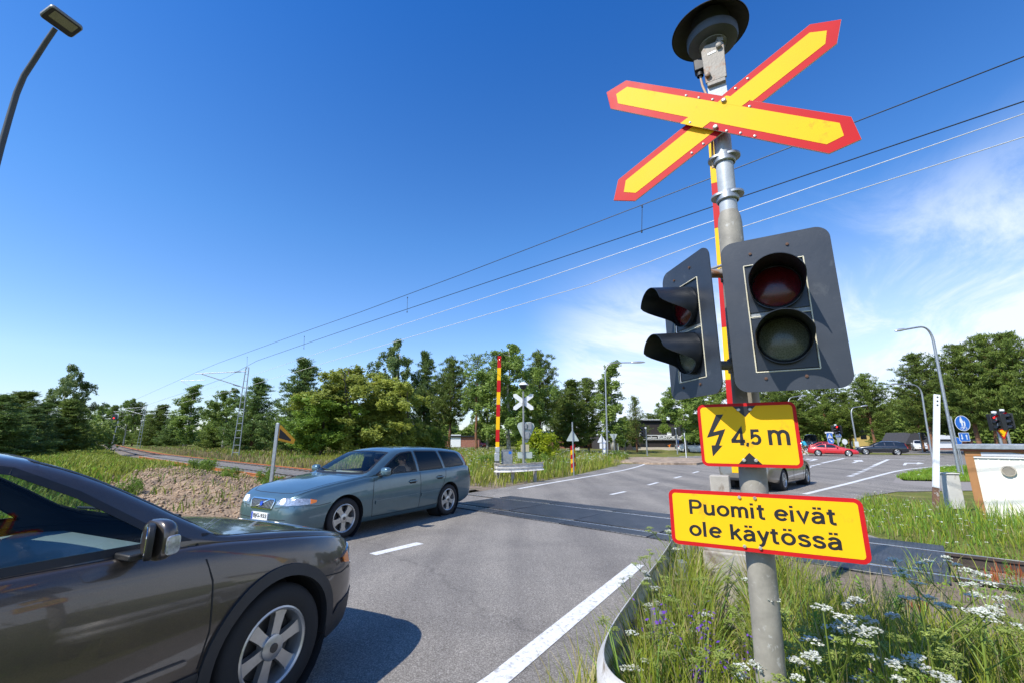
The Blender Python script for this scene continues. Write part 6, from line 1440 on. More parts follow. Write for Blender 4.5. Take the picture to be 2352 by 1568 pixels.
wire('bright feeder wire, lower of the two pale lines', [ONP(2352, 315, NT * 11.5, NT) - AL * 60, ONP(2352, 315, NT * 11.5, NT), ONP(1710, 520, NT * 11.5, NT), ONP(1350, 655, NT * 11.5, NT), ONP(940, 775, NT * 11.5, NT), A(556, 890, 38), A(331, 945, 84), A(238, 962, 122)], M_wirel, .010)
dr = None
for k, (u, v0, v1) in enumerate(((1475, 475, 533), (936, 684, 717), (699, 773, 800), (568, 819, 846))):
    a = ONP(u, v0, NT * 8.5, NT); c = ONP(u - 1, v1, NT * 8.5, NT)
    b = MB(); b.tube([a, c], .007, 6); b.lathe([(.018, -.02), (.018, .02)], 8, T(*a)); b.lathe([(.018, -.02), (.018, .02)], 8, T(*c)); o = b.build('wire_hanger', M_wire, None, 40)
    tag(o, ['thin hanger between the two dark wires, longest and nearest, left of the crossbuck', 'thin hanger between the two dark wires above the blue green estate', 'thin hanger between the two dark wires above the big pine', 'thin hanger between the two dark wires above the nearest lattice mast'][k], 'wire hanger', 'hangers of the overhead line')
# railway signal
p = A(257, 1018, 78); t = thing('railway_signal', 'railway colour light signal showing red, far down the line', 'railway signal', (p.x, p.y, 0)); zt = A(261, 952, 78).z; MB().tube([(0, 0, -.1), (.35, 0, zt - 1.0)], .09, 8).build('signal_pole', M_galv, t, 50)
F = T(A(261.5, 968, 78).x - p.x, -.15, A(261, 966.5, 78).z) @ FB; MB().prism(rrect(.85, 2.5, .2), -.15, 0, F).build('signal_board', M_dark, t, 30); MB().lathe([(.11, 0), (.09, .05), (0, .07)], 14, F @ T(-.02, .55, 0)).build('red_light', M_lit, t, 40); MB().prism(rrect(.7, .9, .05), -.1, -.05, F @ T(.25, .9, -.1)).build('number_board', M_signback, t, 0)
# ------------------------------------------------------------------ trees
M_pine = leafmat('pine_needles', (0.098, 0.146, 0.028), (0.174, 0.236, 0.041), (0.264, 0.328, 0.062), .6, .32, .9)
M_pined = leafmat('dark_pine_needles', (0.076, 0.130, 0.033), (0.146, 0.215, 0.048), (0.230, 0.299, 0.069), .6, .30, .9)
M_birch = leafmat('birch_leaves', (0.135, 0.209, 0.041), (0.230, 0.317, 0.065), (0.338, 0.419, 0.101), .5, .40, .8)
M_birchd = leafmat('grey_green_birch_leaves', (0.121, 0.189, 0.054), (0.209, 0.284, 0.084), (0.304, 0.378, 0.128), .5, .40, .8)
M_bright = leafmat('bright_maple_leaves', (.130, .215, .030), (.225, .335, .048), (.330, .425, .080), .5, .45, .8)
M_aspen = leafmat('yellow_green_leaves', (0.213, 0.259, 0.046), (0.380, 0.420, 0.075), (0.598, 0.598, 0.127), .5, .45, .7)
M_bushy = leafmat('yellow_bush_leaves', (0.156, 0.228, 0.012), (0.324, 0.372, 0.017), (0.552, 0.528, 0.030), .5, .45, 1.2)
M_bark = mat('grey_bark', (.095, .075, .055), .95, var=.3, scale=4, bump=.4)
M_pbark = mat('orange_pine_bark', (.20, .095, .045), .95, var=.35, scale=3, bump=.4, dirt=(.10, .07, .05), dirt_scale=1.2, dirt_at=.52)
M_bbark = mat('white_birch_bark', (.42, .40, .36), .9, var=.2, scale=5, dirt=(.05, .045, .04), dirt_scale=4, dirt_at=.57)
RNG = np.random.default_rng(11)
def quads(C, L_, W_, D, N_):
    """leaf faces: centre, long axis D, face normal N"""
    D = D / np.linalg.norm(D, axis=1, keepdims=True); S_ = np.cross(D, N_); S_ /= np.linalg.norm(S_, axis=1, keepdims=True) + 1e-9
    L_ = np.broadcast_to(L_, (len(C),))[:, None] / 2; W_ = np.broadcast_to(W_, (len(C),))[:, None] / 2
    V = np.stack([C - D * L_, C + S_ * W_ * 1.0, C + D * L_, C - S_ * W_], 1).reshape(-1, 3); F = np.arange(len(V)).reshape(-1, 4); return V, F
def rdir(n): v = RNG.normal(size=(n, 3)); return v / np.linalg.norm(v, axis=1, keepdims=True)
def pine_proto(seed, H=12., wid=3.2, base=.22, shape='cone', clump=30, barkm=None, leafm=None, gap=0., nb=5):
    rng = random.Random(seed); mb = MB(); k = 9; lean = [(rng.uniform(-.12, .12) * i * .25, rng.uniform(-.12, .12) * i * .25) for i in range(k + 1)]
    tp = [Vector((lean[i][0], lean[i][1], H * i / k)) for i in range(k + 1)]
    mb.tube(tp, [.17 * H / 12 * (1 - .93 * i / k) + .012 for i in range(k + 1)], 9); at = lambda z: tp[min(k - 1, int(z / H * k))].lerp(tp[min(k, int(z / H * k) + 1)], z / H * k - int(z / H * k)) if z < H else tp[-1]
    C = []; D = []
    z = base * H
    while z < H * .985:
        t = (z - base * H) / (H * (1 - base))
        if shape == 'cone': L0 = wid * (1 - t) ** .95 * (.75 + .25 * min(1, t * 6)) * (1 + .22 * math.sin(z * 2.7 + seed)) + .16
        elif shape == 'dome': L0 = wid * max(0, 1 - t ** 1.7) ** .9 * (.7 + .3 * min(1, t * 5)) * (1 + .2 * math.sin(z * 2.3 + seed)) + .18
        elif shape == 'round': L0 = wid * math.sqrt(max(.02, 1 - (2 * t - .85) ** 2 / 1.5)) * (1 if t < .9 else .7)
        else: L0 = wid * (1 - t) ** .9 + .10
        a0 = rng.uniform(0, 6.28)
        for b in range(nb):
            if rng.random() < gap: continue
            a = a0 + 6.28 * b / nb + rng.uniform(-.4, .4); L_ = L0 * rng.uniform(.62, 1.18); o = at(z + rng.uniform(-.2, .2)); up = (.22 + .65 * t) if shape != 'round' else rng.uniform(-.15, .45)
            if shape == 'spike': up = .15 + .3 * t
            pts = [o + Vector((math.cos(a) * L_ * s, math.sin(a) * L_ * s, L_ * (up * s + .16 * s * s - .12 * math.sin(s * 3)))) for s in (0, .33, .66, 1)]
            mb.tube(pts, [.012 * L_ + .012, .010 * L_ + .008, .012, .005], 4)
            m = max(2, int(L_ * 2.6))
            for q in range(m):
                s = .30 + .72 * q / max(1, m - 1); c = pts[0].lerp(pts[3], s); c.z = o.z + L_ * (up * s + .16 * s * s - .12 * math.sin(s * 3))
                sd_ = Vector((-math.sin(a), math.cos(a), 0)) * rng.uniform(-.36, .36) * L_ * (.35 + .4 * (1 - s)); c = c + sd_ + Vector((0, 0, rng.uniform(-.05, .12)))
                C.append(c); D.append((pts[3] - pts[0]).normalized() * .5 + sd_.normalized() * .25 + Vector((0, 0, .75)) if sd_.length > 1e-3 else Vector((0, 0, 1)))
        z += H * .030 * rng.uniform(.75, 1.25)
    C += [at(H * x) for x in (.94, .97, .99, 1.0)]; D += [Vector((0, 0, 1))] * 4
    C = np.array([tuple(c) for c in C]); D = np.array([tuple(c) for c in D]); n = len(C); Cn = np.repeat(C, clump, 0); Dn = np.repeat(D, clump, 0) * .75 + rdir(n * clump) * .75
    Cn = Cn + RNG.normal(size=Cn.shape) * (.16, .16, .09); Ln = RNG.uniform(.26, .50, len(Cn)); nr = rdir(len(Cn)) * .6 + np.array([0, 0, .42]); nr[:, :2] += Cn[:, :2] / (np.hypot(Cn[:, 0], Cn[:, 1])[:, None] + .3) * .8; V, F = quads(Cn + Dn * .10, Ln, RNG.uniform(.05, .09, len(Cn)), Dn, nr)
    return mb, V, F, H, wid, barkm or M_pbark, leafm or M_pine
def leafy_proto(seed, H=12., wid=3.2, base=.15, style='birch', n=13000, barkm=None, leafm=None, size=.17, multi=1):
    rng = random.Random(seed); mb = MB(); C = []; D = []
    for stem_ in range(multi):
        ox, oy = (rng.uniform(-.5, .5) * (multi > 1), rng.uniform(-.4, .4) * (multi > 1)); k = 8; tp = []; hh = H * (1 if stem_ == 0 else rng.uniform(.75, .95)); dx, dy = ox * 2.0, oy * 2.0
        for i in range(k + 1):
            s = i / k; tp.append(Vector((ox + dx * s + rng.uniform(-.1, .1), oy + dy * s + rng.uniform(-.1, .1), hh * s)))
        mb.tube(tp, [.15 * H / 12 / (multi ** .4) * (1 - .92 * i / k) + .012 for i in range(k + 1)], 9)
        nb = int(34 / multi) + 4
        for b in range(nb):
            t = base + (1 - base) * (b + rng.random()) / nb; i = min(k - 1, int(t * k)); o = tp[i].lerp(tp[i + 1], t * k - i); a = rng.uniform(0, 6.28); tt = (t - base) / (1 - base)
            prof = {'birch': .45 + .75 * math.sin(math.pi * min(1, tt * .9 + .12)) , 'oval': .40 + .70 * math.sin(math.pi * min(1, tt * .85 + .18)), 'column': .5 + .5 * math.sin(math.pi * min(1, tt + .1)), 'round': .35 + .75 * math.sqrt(max(0, 1 - (2 * tt - .9) ** 2 / 1.3))}[style]
            L_ = wid * prof * rng.uniform(.6, 1.12); up = {'birch': .75, 'oval': .85, 'column': .9, 'round': .5}[style] * (1 - .4 * tt)
            pts = [o + Vector((math.cos(a) * L_ * s, math.sin(a) * L_ * s, L_ * (up * s - .30 * s * s))) for s in (0, .35, .7, 1)]
            mb.tube(pts, [.010 * L_ + .014, .012, .008, .004], 4)
            m = int(L_ * 4.5) + 3
            for q in range(m):
                s = .25 + .8 * (q + rng.random()) / m; c = o + Vector((math.cos(a) * L_ * s, math.sin(a) * L_ * s, L_ * (up * s - .30 * s * s))); c += Vector((rng.gauss(0, .22), rng.gauss(0, .22), rng.gauss(0, .18))) * (L_ * .35 + .3)
                if style in ('birch', 'column'):
                    ln = rng.uniform(.3, 1.5) * (.35 + .65 * s) * (H / 12); st = max(2, int(ln / .20))
                    for j in range(st): C.append(c + Vector((rng.gauss(0, .07), rng.gauss(0, .07), -j * .20))); D.append((rng.gauss(0, .45), rng.gauss(0, .45), -.8))
                else:
                    for j in range(5): C.append(c + Vector((rng.gauss(0, .20), rng.gauss(0, .20), rng.gauss(0, .16)))); D.append((rng.gauss(0, 1), rng.gauss(0, 1), rng.gauss(.2, .7)))
    C = np.array([tuple(c) for c in C]); D = np.array(D); rep = max(1, round(n / len(C))); C = np.repeat(C, rep, 0); D = np.repeat(D, rep, 0); C = C + RNG.normal(size=C.shape) * .10; D = D + RNG.normal(size=D.shape) * .35
    nr = rdir(len(C)) * .65; nr[:, 2] += .30; nr[:, :2] += C[:, :2] / (np.hypot(C[:, 0], C[:, 1])[:, None] + .3) * .8
    V, F = quads(C, RNG.uniform(size * .75, size * 1.3, len(C)), RNG.uniform(size * .55, size * .9, len(C)), D, nr); return mb, V, F, H, wid, barkm or M_bark, leafm or M_birch
P_ = 'pine_tree'; BI = 'birch_tree'; DE = 'leafy_tree'; GL = 'trees beyond the track on the left'; GC = 'trees across the crossing'; GR_ = 'pines at the right of the junction'
PROTO = {}
def make_proto(key):
    mk_ = {
        'pine_a': lambda: pine_proto(1, 12, 2.7, .05, 'cone', 44, leafm=M_pined), 'pine_b': lambda: pine_proto(2, 12, 2.9, .30, 'dome', 38, gap=.12), 'pine_c': lambda: pine_proto(3, 13, 2.6, .42, 'round', 36, gap=.22),
        'pine_d': lambda: pine_proto(4, 11, 2.3, .08, 'cone', 44, leafm=M_pine), 'pine_e': lambda: pine_proto(7, 13, 2.9, .22, 'dome', 44, gap=.14, leafm=M_pine), 'pine_f': lambda: pine_proto(8, 14, 2.7, .28, 'dome', 42, gap=.14, leafm=M_pine, nb=6), 'young': lambda: pine_proto(5, 9, 1.9, .18, 'spike', 12, gap=.15), 'bare_pine': lambda: pine_proto(6, 12, 1.9, .55, 'round', 16, gap=.3),
        'birch_a': lambda: leafy_proto(11, 12, 2.4, .12, 'birch', 30000, M_bbark, M_birch, .17), 'birch_b': lambda: leafy_proto(12, 12, 2.0, .10, 'birch', 27000, M_bbark, M_birchd, .16, 2), 'birch_c': lambda: leafy_proto(13, 12, 1.15, .10, 'column', 14000, M_bbark, M_birch, .16),
        'maple': lambda: leafy_proto(14, 7, 2.3, .10, 'round', 30000, M_bark, M_bright, .17), 'aspen': lambda: leafy_proto(15, 9, 2.1, .05, 'birch', 56000, M_bark, M_aspen, .145, 4), 'bush': lambda: leafy_proto(16, 4, 1.5, .02, 'oval', 6000, M_bark, M_bushy, .20, 5), 'shrub': lambda: leafy_proto(17, 2.4, 1.3, .0, 'round', 3500, M_bark, M_bright, .18, 3)}[key]
    mb, V, F, H, wid, bk, lf = mk_(); tm = mb.mesh('trunk'); tm.materials.append(bk); tm.polygons.foreach_set('use_smooth', [True] * len(tm.polygons))
    o = mesh_np('crown', V, F, lf); cm = o.data; bpy.data.objects.remove(o)
    r = float(np.percentile(np.hypot(V[:, 0], V[:, 1]), 96)); PROTO[key] = (tm, cm, float(np.percentile(V[:, 2], 99.7)), r)
def tree(key, u, vt, wpx, Y, label, name='tree', cat='tree', group=None, vb=None):
    if key not in PROTO: make_proto(key)
    tm, cm, H, r = PROTO[key]; b = A(u, 1020, Y); x = b.x; g = terr(x, Y) if Y < 80 else 0; zt = A(u, vt, Y).z; zc = Y * _cp + (2.) * _sp
    w = wpx * {GL: 1.06, GR_: 1.10}.get(group, 1.22) * zc / FPX / 2; t = thing(name, label, cat, (x, Y, g - .05), random.Random(int(u * 7 + vt)).uniform(0, 6.28), group); t.scale = (w / r, w / r, (zt - g) / H)
    for n, me in (('trunk', tm), ('crown', cm)):
        o = bpy.data.objects.new(n, me); COL.objects.link(o); o.parent = t
    return t
TREES = [
    ('pine_a', -30, 905, 170, 30, 'dark pine cut off by the left edge of the picture', P_, GL), ('pine_d', 28, 897, 130, 36, 'dark pine second from the left edge, rising over the car roof', P_, GL), ('pine_a', 82, 925, 120, 40, 'dark bushy pine below the tall birch on the left', P_, GL),
    ('birch_b', 132, 838, 100, 44, 'tall ragged birch standing above the dark pines on the left', BI, GL), ('pine_d', 146, 915, 95, 42, 'dark pine directly under the ragged birch at the left, right half', P_, GL), ('pine_a', 55, 935, 110, 34, 'low dark pine in front of the ragged birch, above the car roof', P_, GL),
    ('birch_a', 222, 928, 62, 120, 'pale far birch left of the railway signal', BI, GL), ('birch_a', 283, 915, 50, 118, 'far birch with the highest top behind the railway signal', BI, GL), ('pine_d', 250, 930, 48, 124, 'far pine right behind the railway signal', P_, GL), ('pine_c', 303, 922, 44, 120, 'far thin pine just left of the second lattice mast', P_, GL),
    ('pine_d', 358, 928, 66, 92, 'dark pine just right of the second lattice mast', P_, GL), ('birch_c', 425, 884, 62, 80, 'slender drooping birch standing free left of the nearest lattice mast', BI, GL), ('pine_a', 390, 955, 60, 84, 'low pine at the foot of the slender drooping birch', P_, GL), ('pine_d', 335, 950, 50, 96, 'low far pine behind the second lattice mast', P_, GL),
    ('birch_a', 512, 892, 96, 58, 'round grey green birch left of the nearest lattice mast', BI, GL), ('pine_a', 578, 868, 104, 52, 'dark pine right behind the nearest lattice mast', P_, GL), ('pine_d', 490, 945, 60, 62, 'low dark pine at the left foot of the round birch', P_, GL),
    ('pine_a', 682, 824, 128, 44, 'big dark cone shaped pine behind the black and orange board', P_, GL), ('pine_b', 762, 855, 76, 60, 'rounded pine behind, between the big dark pine and the yellow green tree', P_, GC), ('maple', 738, 908, 135, 36, 'bright green maple in front of the big dark pine', DE, GC),
    ('aspen', 850, 836, 240, 38, 'large yellow green tree behind the roof of the blue green estate', DE, GC), ('aspen', 934, 862, 170, 41, 'smaller yellow green tree joined to the right of the large one', DE, GC), ('birch_b', 888, 782, 110, 52, 'tall airy birch rising behind the yellow green trees', BI, GC),
    ('pine_a', 970, 808, 74, 54, 'narrow dark pine right of the airy birch', P_, GC), ('pine_b', 1032, 822, 96, 50, 'pine with an orange trunk in the gap left of the far barrier', P_, GC), ('pine_c', 1000, 880, 80, 58, 'dark pine filling the gap behind the narrow dark pine', P_, GC), ('bare_pine', 1094, 812, 70, 44, 'thin pine with a bare crooked orange trunk left of the far barrier', P_, GC),
    ('birch_a', 1168, 796, 150, 40, 'big birch right behind the far barrier and the white crossbuck', BI, GC), ('birch_a', 1120, 850, 90, 46, 'smaller birch just left of the far barrier', BI, GC), ('pine_b', 1240, 808, 92, 47, 'tall pine leaning right of the white crossbuck', P_, GC), ('birch_a', 1215, 880, 70, 44, 'low birch under the leaning pine', BI, GC),
    ('bush', 1240, 984, 76, 29, 'yellow green bush right of the far signal post', 'shrub', GC), ('shrub', 1012, 985, 46, 42, 'small bright green sapling behind the estate car roof', 'shrub', GC), ('shrub', 1120, 1040, 50, 27, 'low green shrub left of the far barrier foot', 'shrub', GC),
    ('pine_d', 1312, 872, 86, 52, 'dense pine left of the tall street lamp, behind the triangular sign', P_, GC), ('pine_e', 1352, 868, 80, 56, 'dense pine close behind the tall street lamp', P_, GC), ('pine_b', 1283, 900, 60, 60, 'darker pine left of the dense pair', P_, GC),
    ('birch_c', 1408, 830, 62, 50, 'slender weeping birch behind the tall street lamp', BI, GC), ('birch_a', 1436, 955, 46, 60, 'low birch right of the weeping birch', BI, GC), ('young', 1463, 908, 48, 56, 'young pine with a pointed top in front of the dark building', P_, GC), ('pine_c', 1492, 948, 40, 110, 'far pine over the roof of the dark building, left one', P_, GC), ('pine_c', 1516, 950, 36, 115, 'far pine over the roof of the dark building, right one', P_, GC),
    ('birch_a', 1575, 882, 110, 56, 'broad birch half hiding the dark building, left of the height sign', BI, GC), ('birch_a', 1640, 858, 110, 62, 'birch right behind the raised barrier arm', BI, GC), ('pine_f', 1720, 870, 110, 66, 'pine hidden mostly by the signal head', P_, GR_),
    ('pine_f', 1838, 884, 110, 70, 'broad pine just right of the height sign', P_, GR_), ('pine_e', 1905, 862, 96, 72, 'pine behind the red traffic light and the crossing signs', P_, GR_), ('pine_f', 1790, 880, 100, 74, 'pine between the signal head and the height sign', P_, GR_), ('pine_e', 1955, 900, 80, 74, 'pine behind the short armed street lamp', P_, GR_), ('pine_b', 2010, 858, 92, 66, 'tall pine with layered branches above the dark blue estate car', P_, GR_), ('pine_c', 2068, 932, 50, 90, 'small far pine in the gap of sky', P_, GR_), ('pine_d', 2040, 950, 60, 84, 'low pine right of the layered pine', P_, GR_),
    ('pine_f', 2142, 812, 110, 56, 'tall dark pine behind the white steel post', P_, GR_), ('pine_e', 2196, 848, 90, 60, 'pine between the big lamp and the blue path sign', P_, GR_), ('pine_f', 2250, 790, 128, 50, 'large pine above the blue path sign', P_, GR_), ('pine_e', 2310, 770, 120, 48, 'tallest pine at the right, above the pair of traffic lights', P_, GR_), ('pine_f', 2378, 765, 130, 46, 'large pine cut off by the right edge of the picture', P_, GR_), ('pine_b', 2225, 905, 90, 58, 'low pine behind the two arrow plate', P_, GR_), ('pine_c', 2290, 900, 90, 62, 'pine trunk and crown behind the give way sign', P_, GR_), ('pine_c', 2120, 930, 70, 64, 'low pine behind the thin lamp', P_, GR_)]
for k, u, vt, w, Y, lab, nm, gr in TREES:
    tree(k, u, vt, w, Y, lab, nm, {'pine_tree': 'tree', 'birch_tree': 'tree', 'leafy_tree': 'tree', 'shrub': 'bush'}[nm], gr)
# woods further back: one mass of foliage
def woods():
    Vs = []; Fs = []; n0 = 0
    for (u0, u1, vt, Y, n) in ((160, 480, 985, 170, 9000), (470, 1120, 955, 96, 26000), (1120, 1560, 985, 105, 16000), (1560, 2120, 930, 105, 26000), (2050, 2420, 880, 88, 22000), (-260, 190, 955, 64, 16000), (-1500, -260, 935, 60, 14000), (2420, 3900, 860, 80, 20000)):
        a, b = A(u0, 1020, Y).x, A(u1, 1020, Y).x; zt = A((u0 + u1) / 2, vt, Y).z
        x = RNG.uniform(a, b, n); hgt = zt * (.72 + .28 * np.sin(x * .9 + Y) * np.sin(x * .37)); z = hgt * RNG.uniform(0, 1, n) ** .8; y = Y + RNG.uniform(-4, 6, n)
        C = np.stack([x, y, z], 1); nr = rdir(n) * .6; nr[:, 2] += .6; nr[:, 1] -= .5; V, F = quads(C, RNG.uniform(.5, 1.1, n) * Y / 90, RNG.uniform(.3, .6, n) * Y / 90, rdir(n), nr); Vs.append(V); Fs.append(F + n0); n0 += len(V)
    o = mesh_np('woods', np.concatenate(Vs), np.concatenate(Fs), M_pine); tag(o, kind='stuff'); o['label'] = 'dark wood filling the gaps far behind the trees'
woods()

# ------------------------------------------------------------------ buildings
M_bwall = mat('dark_brown_cladding', (.040, .032, .030), .75, var=.12, scale=3, bump=.1); M_bplinth = mat('pale_plinth', (.52, .46, .38), .8); M_bglass = mat('building_glass', (.02, .022, .026), .08, var=.3, scale=1.5, coat=.5); M_orange = mat('orange_film', (.80, .20, .01), .5, var=.1)
def brickm():
    m, nt, b = _nodes('red_brick'); tc = _n(nt, 'ShaderNodeTexCoord'); bt = _n(nt, 'ShaderNodeTexBrick'); bt.inputs['Scale'].default_value = 4; bt.inputs['Color1'].default_value = (.26, .075, .04, 1); bt.inputs['Color2'].default_value = (.33, .11, .06, 1); bt.inputs['Mortar'].default_value = (.30, .25, .21, 1)
    mp = _n(nt, 'ShaderNodeMapping'); mp.inputs['Rotation'].default_value = (R(90), 0, 0); nt.links.new(tc.outputs['Object'], mp.inputs[0]); nt.links.new(mp.outputs[0], bt.inputs['Vector']); nt.links.new(bt.outputs[0], b.inputs['Base Color']); b.inputs['Roughness'].default_value = .9; return m
M_brick = brickm()
def building_from(name, label, x0, x1, Y, z1, depth, wm, cat='building', rz=0):
    p = A(x0, 1036, Y); w = A(x1, 1036, Y).x - p.x; t = thing(name, label, cat, (p.x, Y, 0), rz); b = MB(); b.box((w / 2, depth / 2, z1 / 2), (w, depth, z1)); b.build('wall', wm, t, 30); return t, w
YB = 66; zz = lambda v, Y: A(1550, v, Y).z
gym, w = building_from('gym_building', 'dark brown two storey gym with white lettering and orange window pictures', 1453, 1583, YB, zz(968, YB), 14, M_bwall)
pxw = lambda u: (A(u, 1036, YB).x - A(1453, 1036, YB).x)
b = MB()
for k in range(60): b.box((w * (k + .5) / 60, -.012, zz(968, YB) / 2), (.045, .024, zz(968, YB) - .2))
b.build('cladding_ribs', M_bwall, gym, 0)
b = MB(); b.box((w / 2, 7, zz(967, YB) + .10), (w + .6, 14.4, .22)); b.build('roof', M_bwall, gym, 30); b = MB(); b.box((w / 2, -.32, zz(967, YB) + .26), (w + .7, .10, .10)); b.build('roof_edge', M_white, gym, 30)
b = MB(); b.box((w / 2, -.04, .30), (w + .02, .12, .62)); b.build('plinth', M_bplinth, gym, 30)
b = MB(); zs0 = zz(998.5, YB); b.box((pxw(1526), -.20, zs0), (pxw(1583) - pxw(1480), .20, .10)); b.box((pxw(1526), -.20, zz(1008.2, YB)), (pxw(1583) - pxw(1480), .20, .08)); b.build('sign_rail', M_white, gym, 0)
def win(u0, u1, v0, v1, m, fig=None, blind=False):
    a, c = pxw(u0), pxw(u1); h0, h1 = zz(v1, YB), zz(v0, YB); f = MB().box(((a + c) / 2, -.03, (h0 + h1) / 2), (c - a + .16, .07, h1 - h0 + .16)).build('window', M_dark, gym, 0)
    MB().box(((a + c) / 2, -.07, (h0 + h1) / 2), (c - a, .02, h1 - h0)).build('pane', m, f, 0)
    if fig:
        b = MB(); k = (h1 - h0); ox = (a + c) / 2; b.prism([(x * k, y * k) for x, y in fig], .082, .086, T(ox, 0, h0) @ FB); b.build('orange_picture', M_orange, f, 0)
fig1 = [(-.20, .05), (.10, .02), (.18, .45), (.12, .68), (.42, .84), (.40, .92), (.0, .80), (-.38, .66), (-.36, .58), (-.10, .62), (-.16, .35)]; fig2 = [(-.22, .02), (.22, .02), (.24, .4), (.10, .58), (.12, .88), (.02, .92), (-.04, .60), (-.16, .52), (-.24, .3)]
win(1535, 1549, 990, 1001.5, mat('white_blind', (.72, .73, .72), .6)); win(1531, 1545, 1018, 1028.5, M_bglass, fig1); win(1566, 1582, 1018, 1028.5, M_bglass, fig2); win(1474, 1489, 1020, 1029, M_bglass); win(1470, 1484, 992, 1001, mat('white_blind_panel', (.66, .67, .66), .6))
text_box('lettering', 'Raahen', M_white, gym, T(0, -.33, 0) @ FB, pxw(1482), pxw(1509.5), zz(1006.8, YB), zz(1000.2, YB), .015, th=.02); text_box('lettering', 'KUNTOKLUBI', M_white, gym, T(0, -.33, 0) @ FB, pxw(1512), pxw(1571), zz(1007, YB), zz(999.8, YB), .045, th=.02)
b2, w2 = building_from('low_annexe', 'low dark annexe left of the gym with white window bars', 1388, 1453, YB - 1, zz(998, YB), 10, M_bwall); b = MB()
for x in (.25, .5, .75): b.box((w2 * x, -.04, zz(998, YB) / 2), (.10, .06, zz(998, YB) - .4))
b.box((w2 / 2, -.04, zz(1012, YB)), (w2, .06, .10)); b.build('window_bars', M_signback, b2, 0); b = MB(); b.box((w2 / 2, 5, zz(997.5, YB) + .1), (w2 + .3, 10.4, .18)); b.build('roof', M_white, b2, 30)
b3, w3 = building_from('brick_building', 'red brick building with white canopy behind the pine trunks', 1262, 1400, 78, zz(994, 78), 12, M_brick); b = MB(); b.box((w3 * .62, -1.5, zz(1006, 78)), (w3 * .5, 3, .35)); b.build('canopy', M_white, b3, 30); b = MB()
for x in (.12, .3, .62, .82): b.box((w3 * x, -.03, 1.5), (w3 * .09, .06, 2.2))
b.build('window', M_bglass, b3, 0); b = MB(); b.box((w3 / 2, 6, zz(993, 78) + .15), (w3 + .6, 12.6, .3)); b.build('roof', mat('blue_roof_edge', (.10, .20, .34), .6), b3, 30)
b4, w4 = building_from('far_brick_house', 'far red brick house seen between the trunks left of the far barrier', 1020, 1100, 88, zz(1002, 88), 10, M_brick); b = MB(); b.box((w4 * .30, -.03, 1.5), (w4 * .34, .06, 2.4)); b.build('white_doors', M_white, b4, 0); b = MB(); b.box((w4 / 2, 5, zz(1001, 88)), (w4 + .6, 10.6, .3)); b.build('roof', M_dark, b4, 30)
b5, w5 = building_from('tiled_house', 'low house with dark tiled roof and brick gable at the right of the junction', 2086, 2128, 74, A(2090, 1016, 74).z, 4, M_brick)
b = MB(); hh = A(2090, 1016, 74).z; b.prism([(-.8, hh - .2), (w5 + .8, hh - .2), (w5 - .5, hh + 1.7), (.6, hh + 1.7)], 0, 5, T(0, 4.4, 0) @ FB); b.build('roof', mat('dark_roof_tile', (.05, .048, .05), .7, var=.3), b5, 0); b = MB(); b.box((w5 * .62, -.05, hh - .3), (w5 * .7, .1, .25)); b.build('eaves', M_white, b5, 0); b = MB(); b.box((w5 * .2, -.03, 1.4), (1.1, .06, 1.2)); b.build('window', M_bglass, b5, 0)
b6, w6 = building_from('yellow_house', 'pale yellow house behind the pines above the dark blue estate car', 1975, 2045, 100, A(2010, 992, 100).z, 9, mat('yellow_wall', (.62, .46, .16), .8)); b = MB()
for x in (.2, .5, .8): b.box((w6 * x, -.03, 2.6), (1.3, .06, 1.4))
b.build('window', M_bglass, b6, 0); b = MB(); b.box((w6 / 2, 4.5, A(2010, 991, 100).z + .2), (w6 + .8, 9.8, .5)); b.build('roof', M_dark, b6, 30)
b7, w7 = building_from('brick_shed', 'small brick building with white doors behind the trunks under the path sign', 2134, 2240, 78, A(2190, 1012, 78).z, 9, M_brick); b = MB(); b.box((w7 * .4, -.03, 1.4), (w7 * .3, .06, 2.2)); b.build('white_doors', M_white, b7, 0); b = MB(); b.box((w7 / 2, 4.5, A(2190, 1011, 78).z + .1), (w7 + .6, 9.6, .3)); b.build('roof', M_dark, b7, 30)
p = A(1368, 1030, 60); t = thing('information_board', 'white board on legs in front of the brick building, behind the triangular signs', 'notice board', (A(1321, 1034, 58).x, 58, 0)); MB().box((0, 0, 1.3), (1.1, .1, 1.9)).build('board', M_white, t, 30); MB().box((-.4, 0, .2), (.08, .08, .6)).box((.4, 0, .2), (.08, .08, .6)).build('legs', M_galv, t, 30)
p = A(1389, 1036, 48); t = thing('bollard', 'blue and white striped bollard left of the tall lamp post', 'bollard', (p.x + .0, 48, 0)); b = MB()
for k in range(5): b.lathe([(.16, .0 + .32 * k), (.16, .318 + .32 * k)], 14, None, k % 2)
b.build('striped_tube', [M_blue, M_white], t, 40)
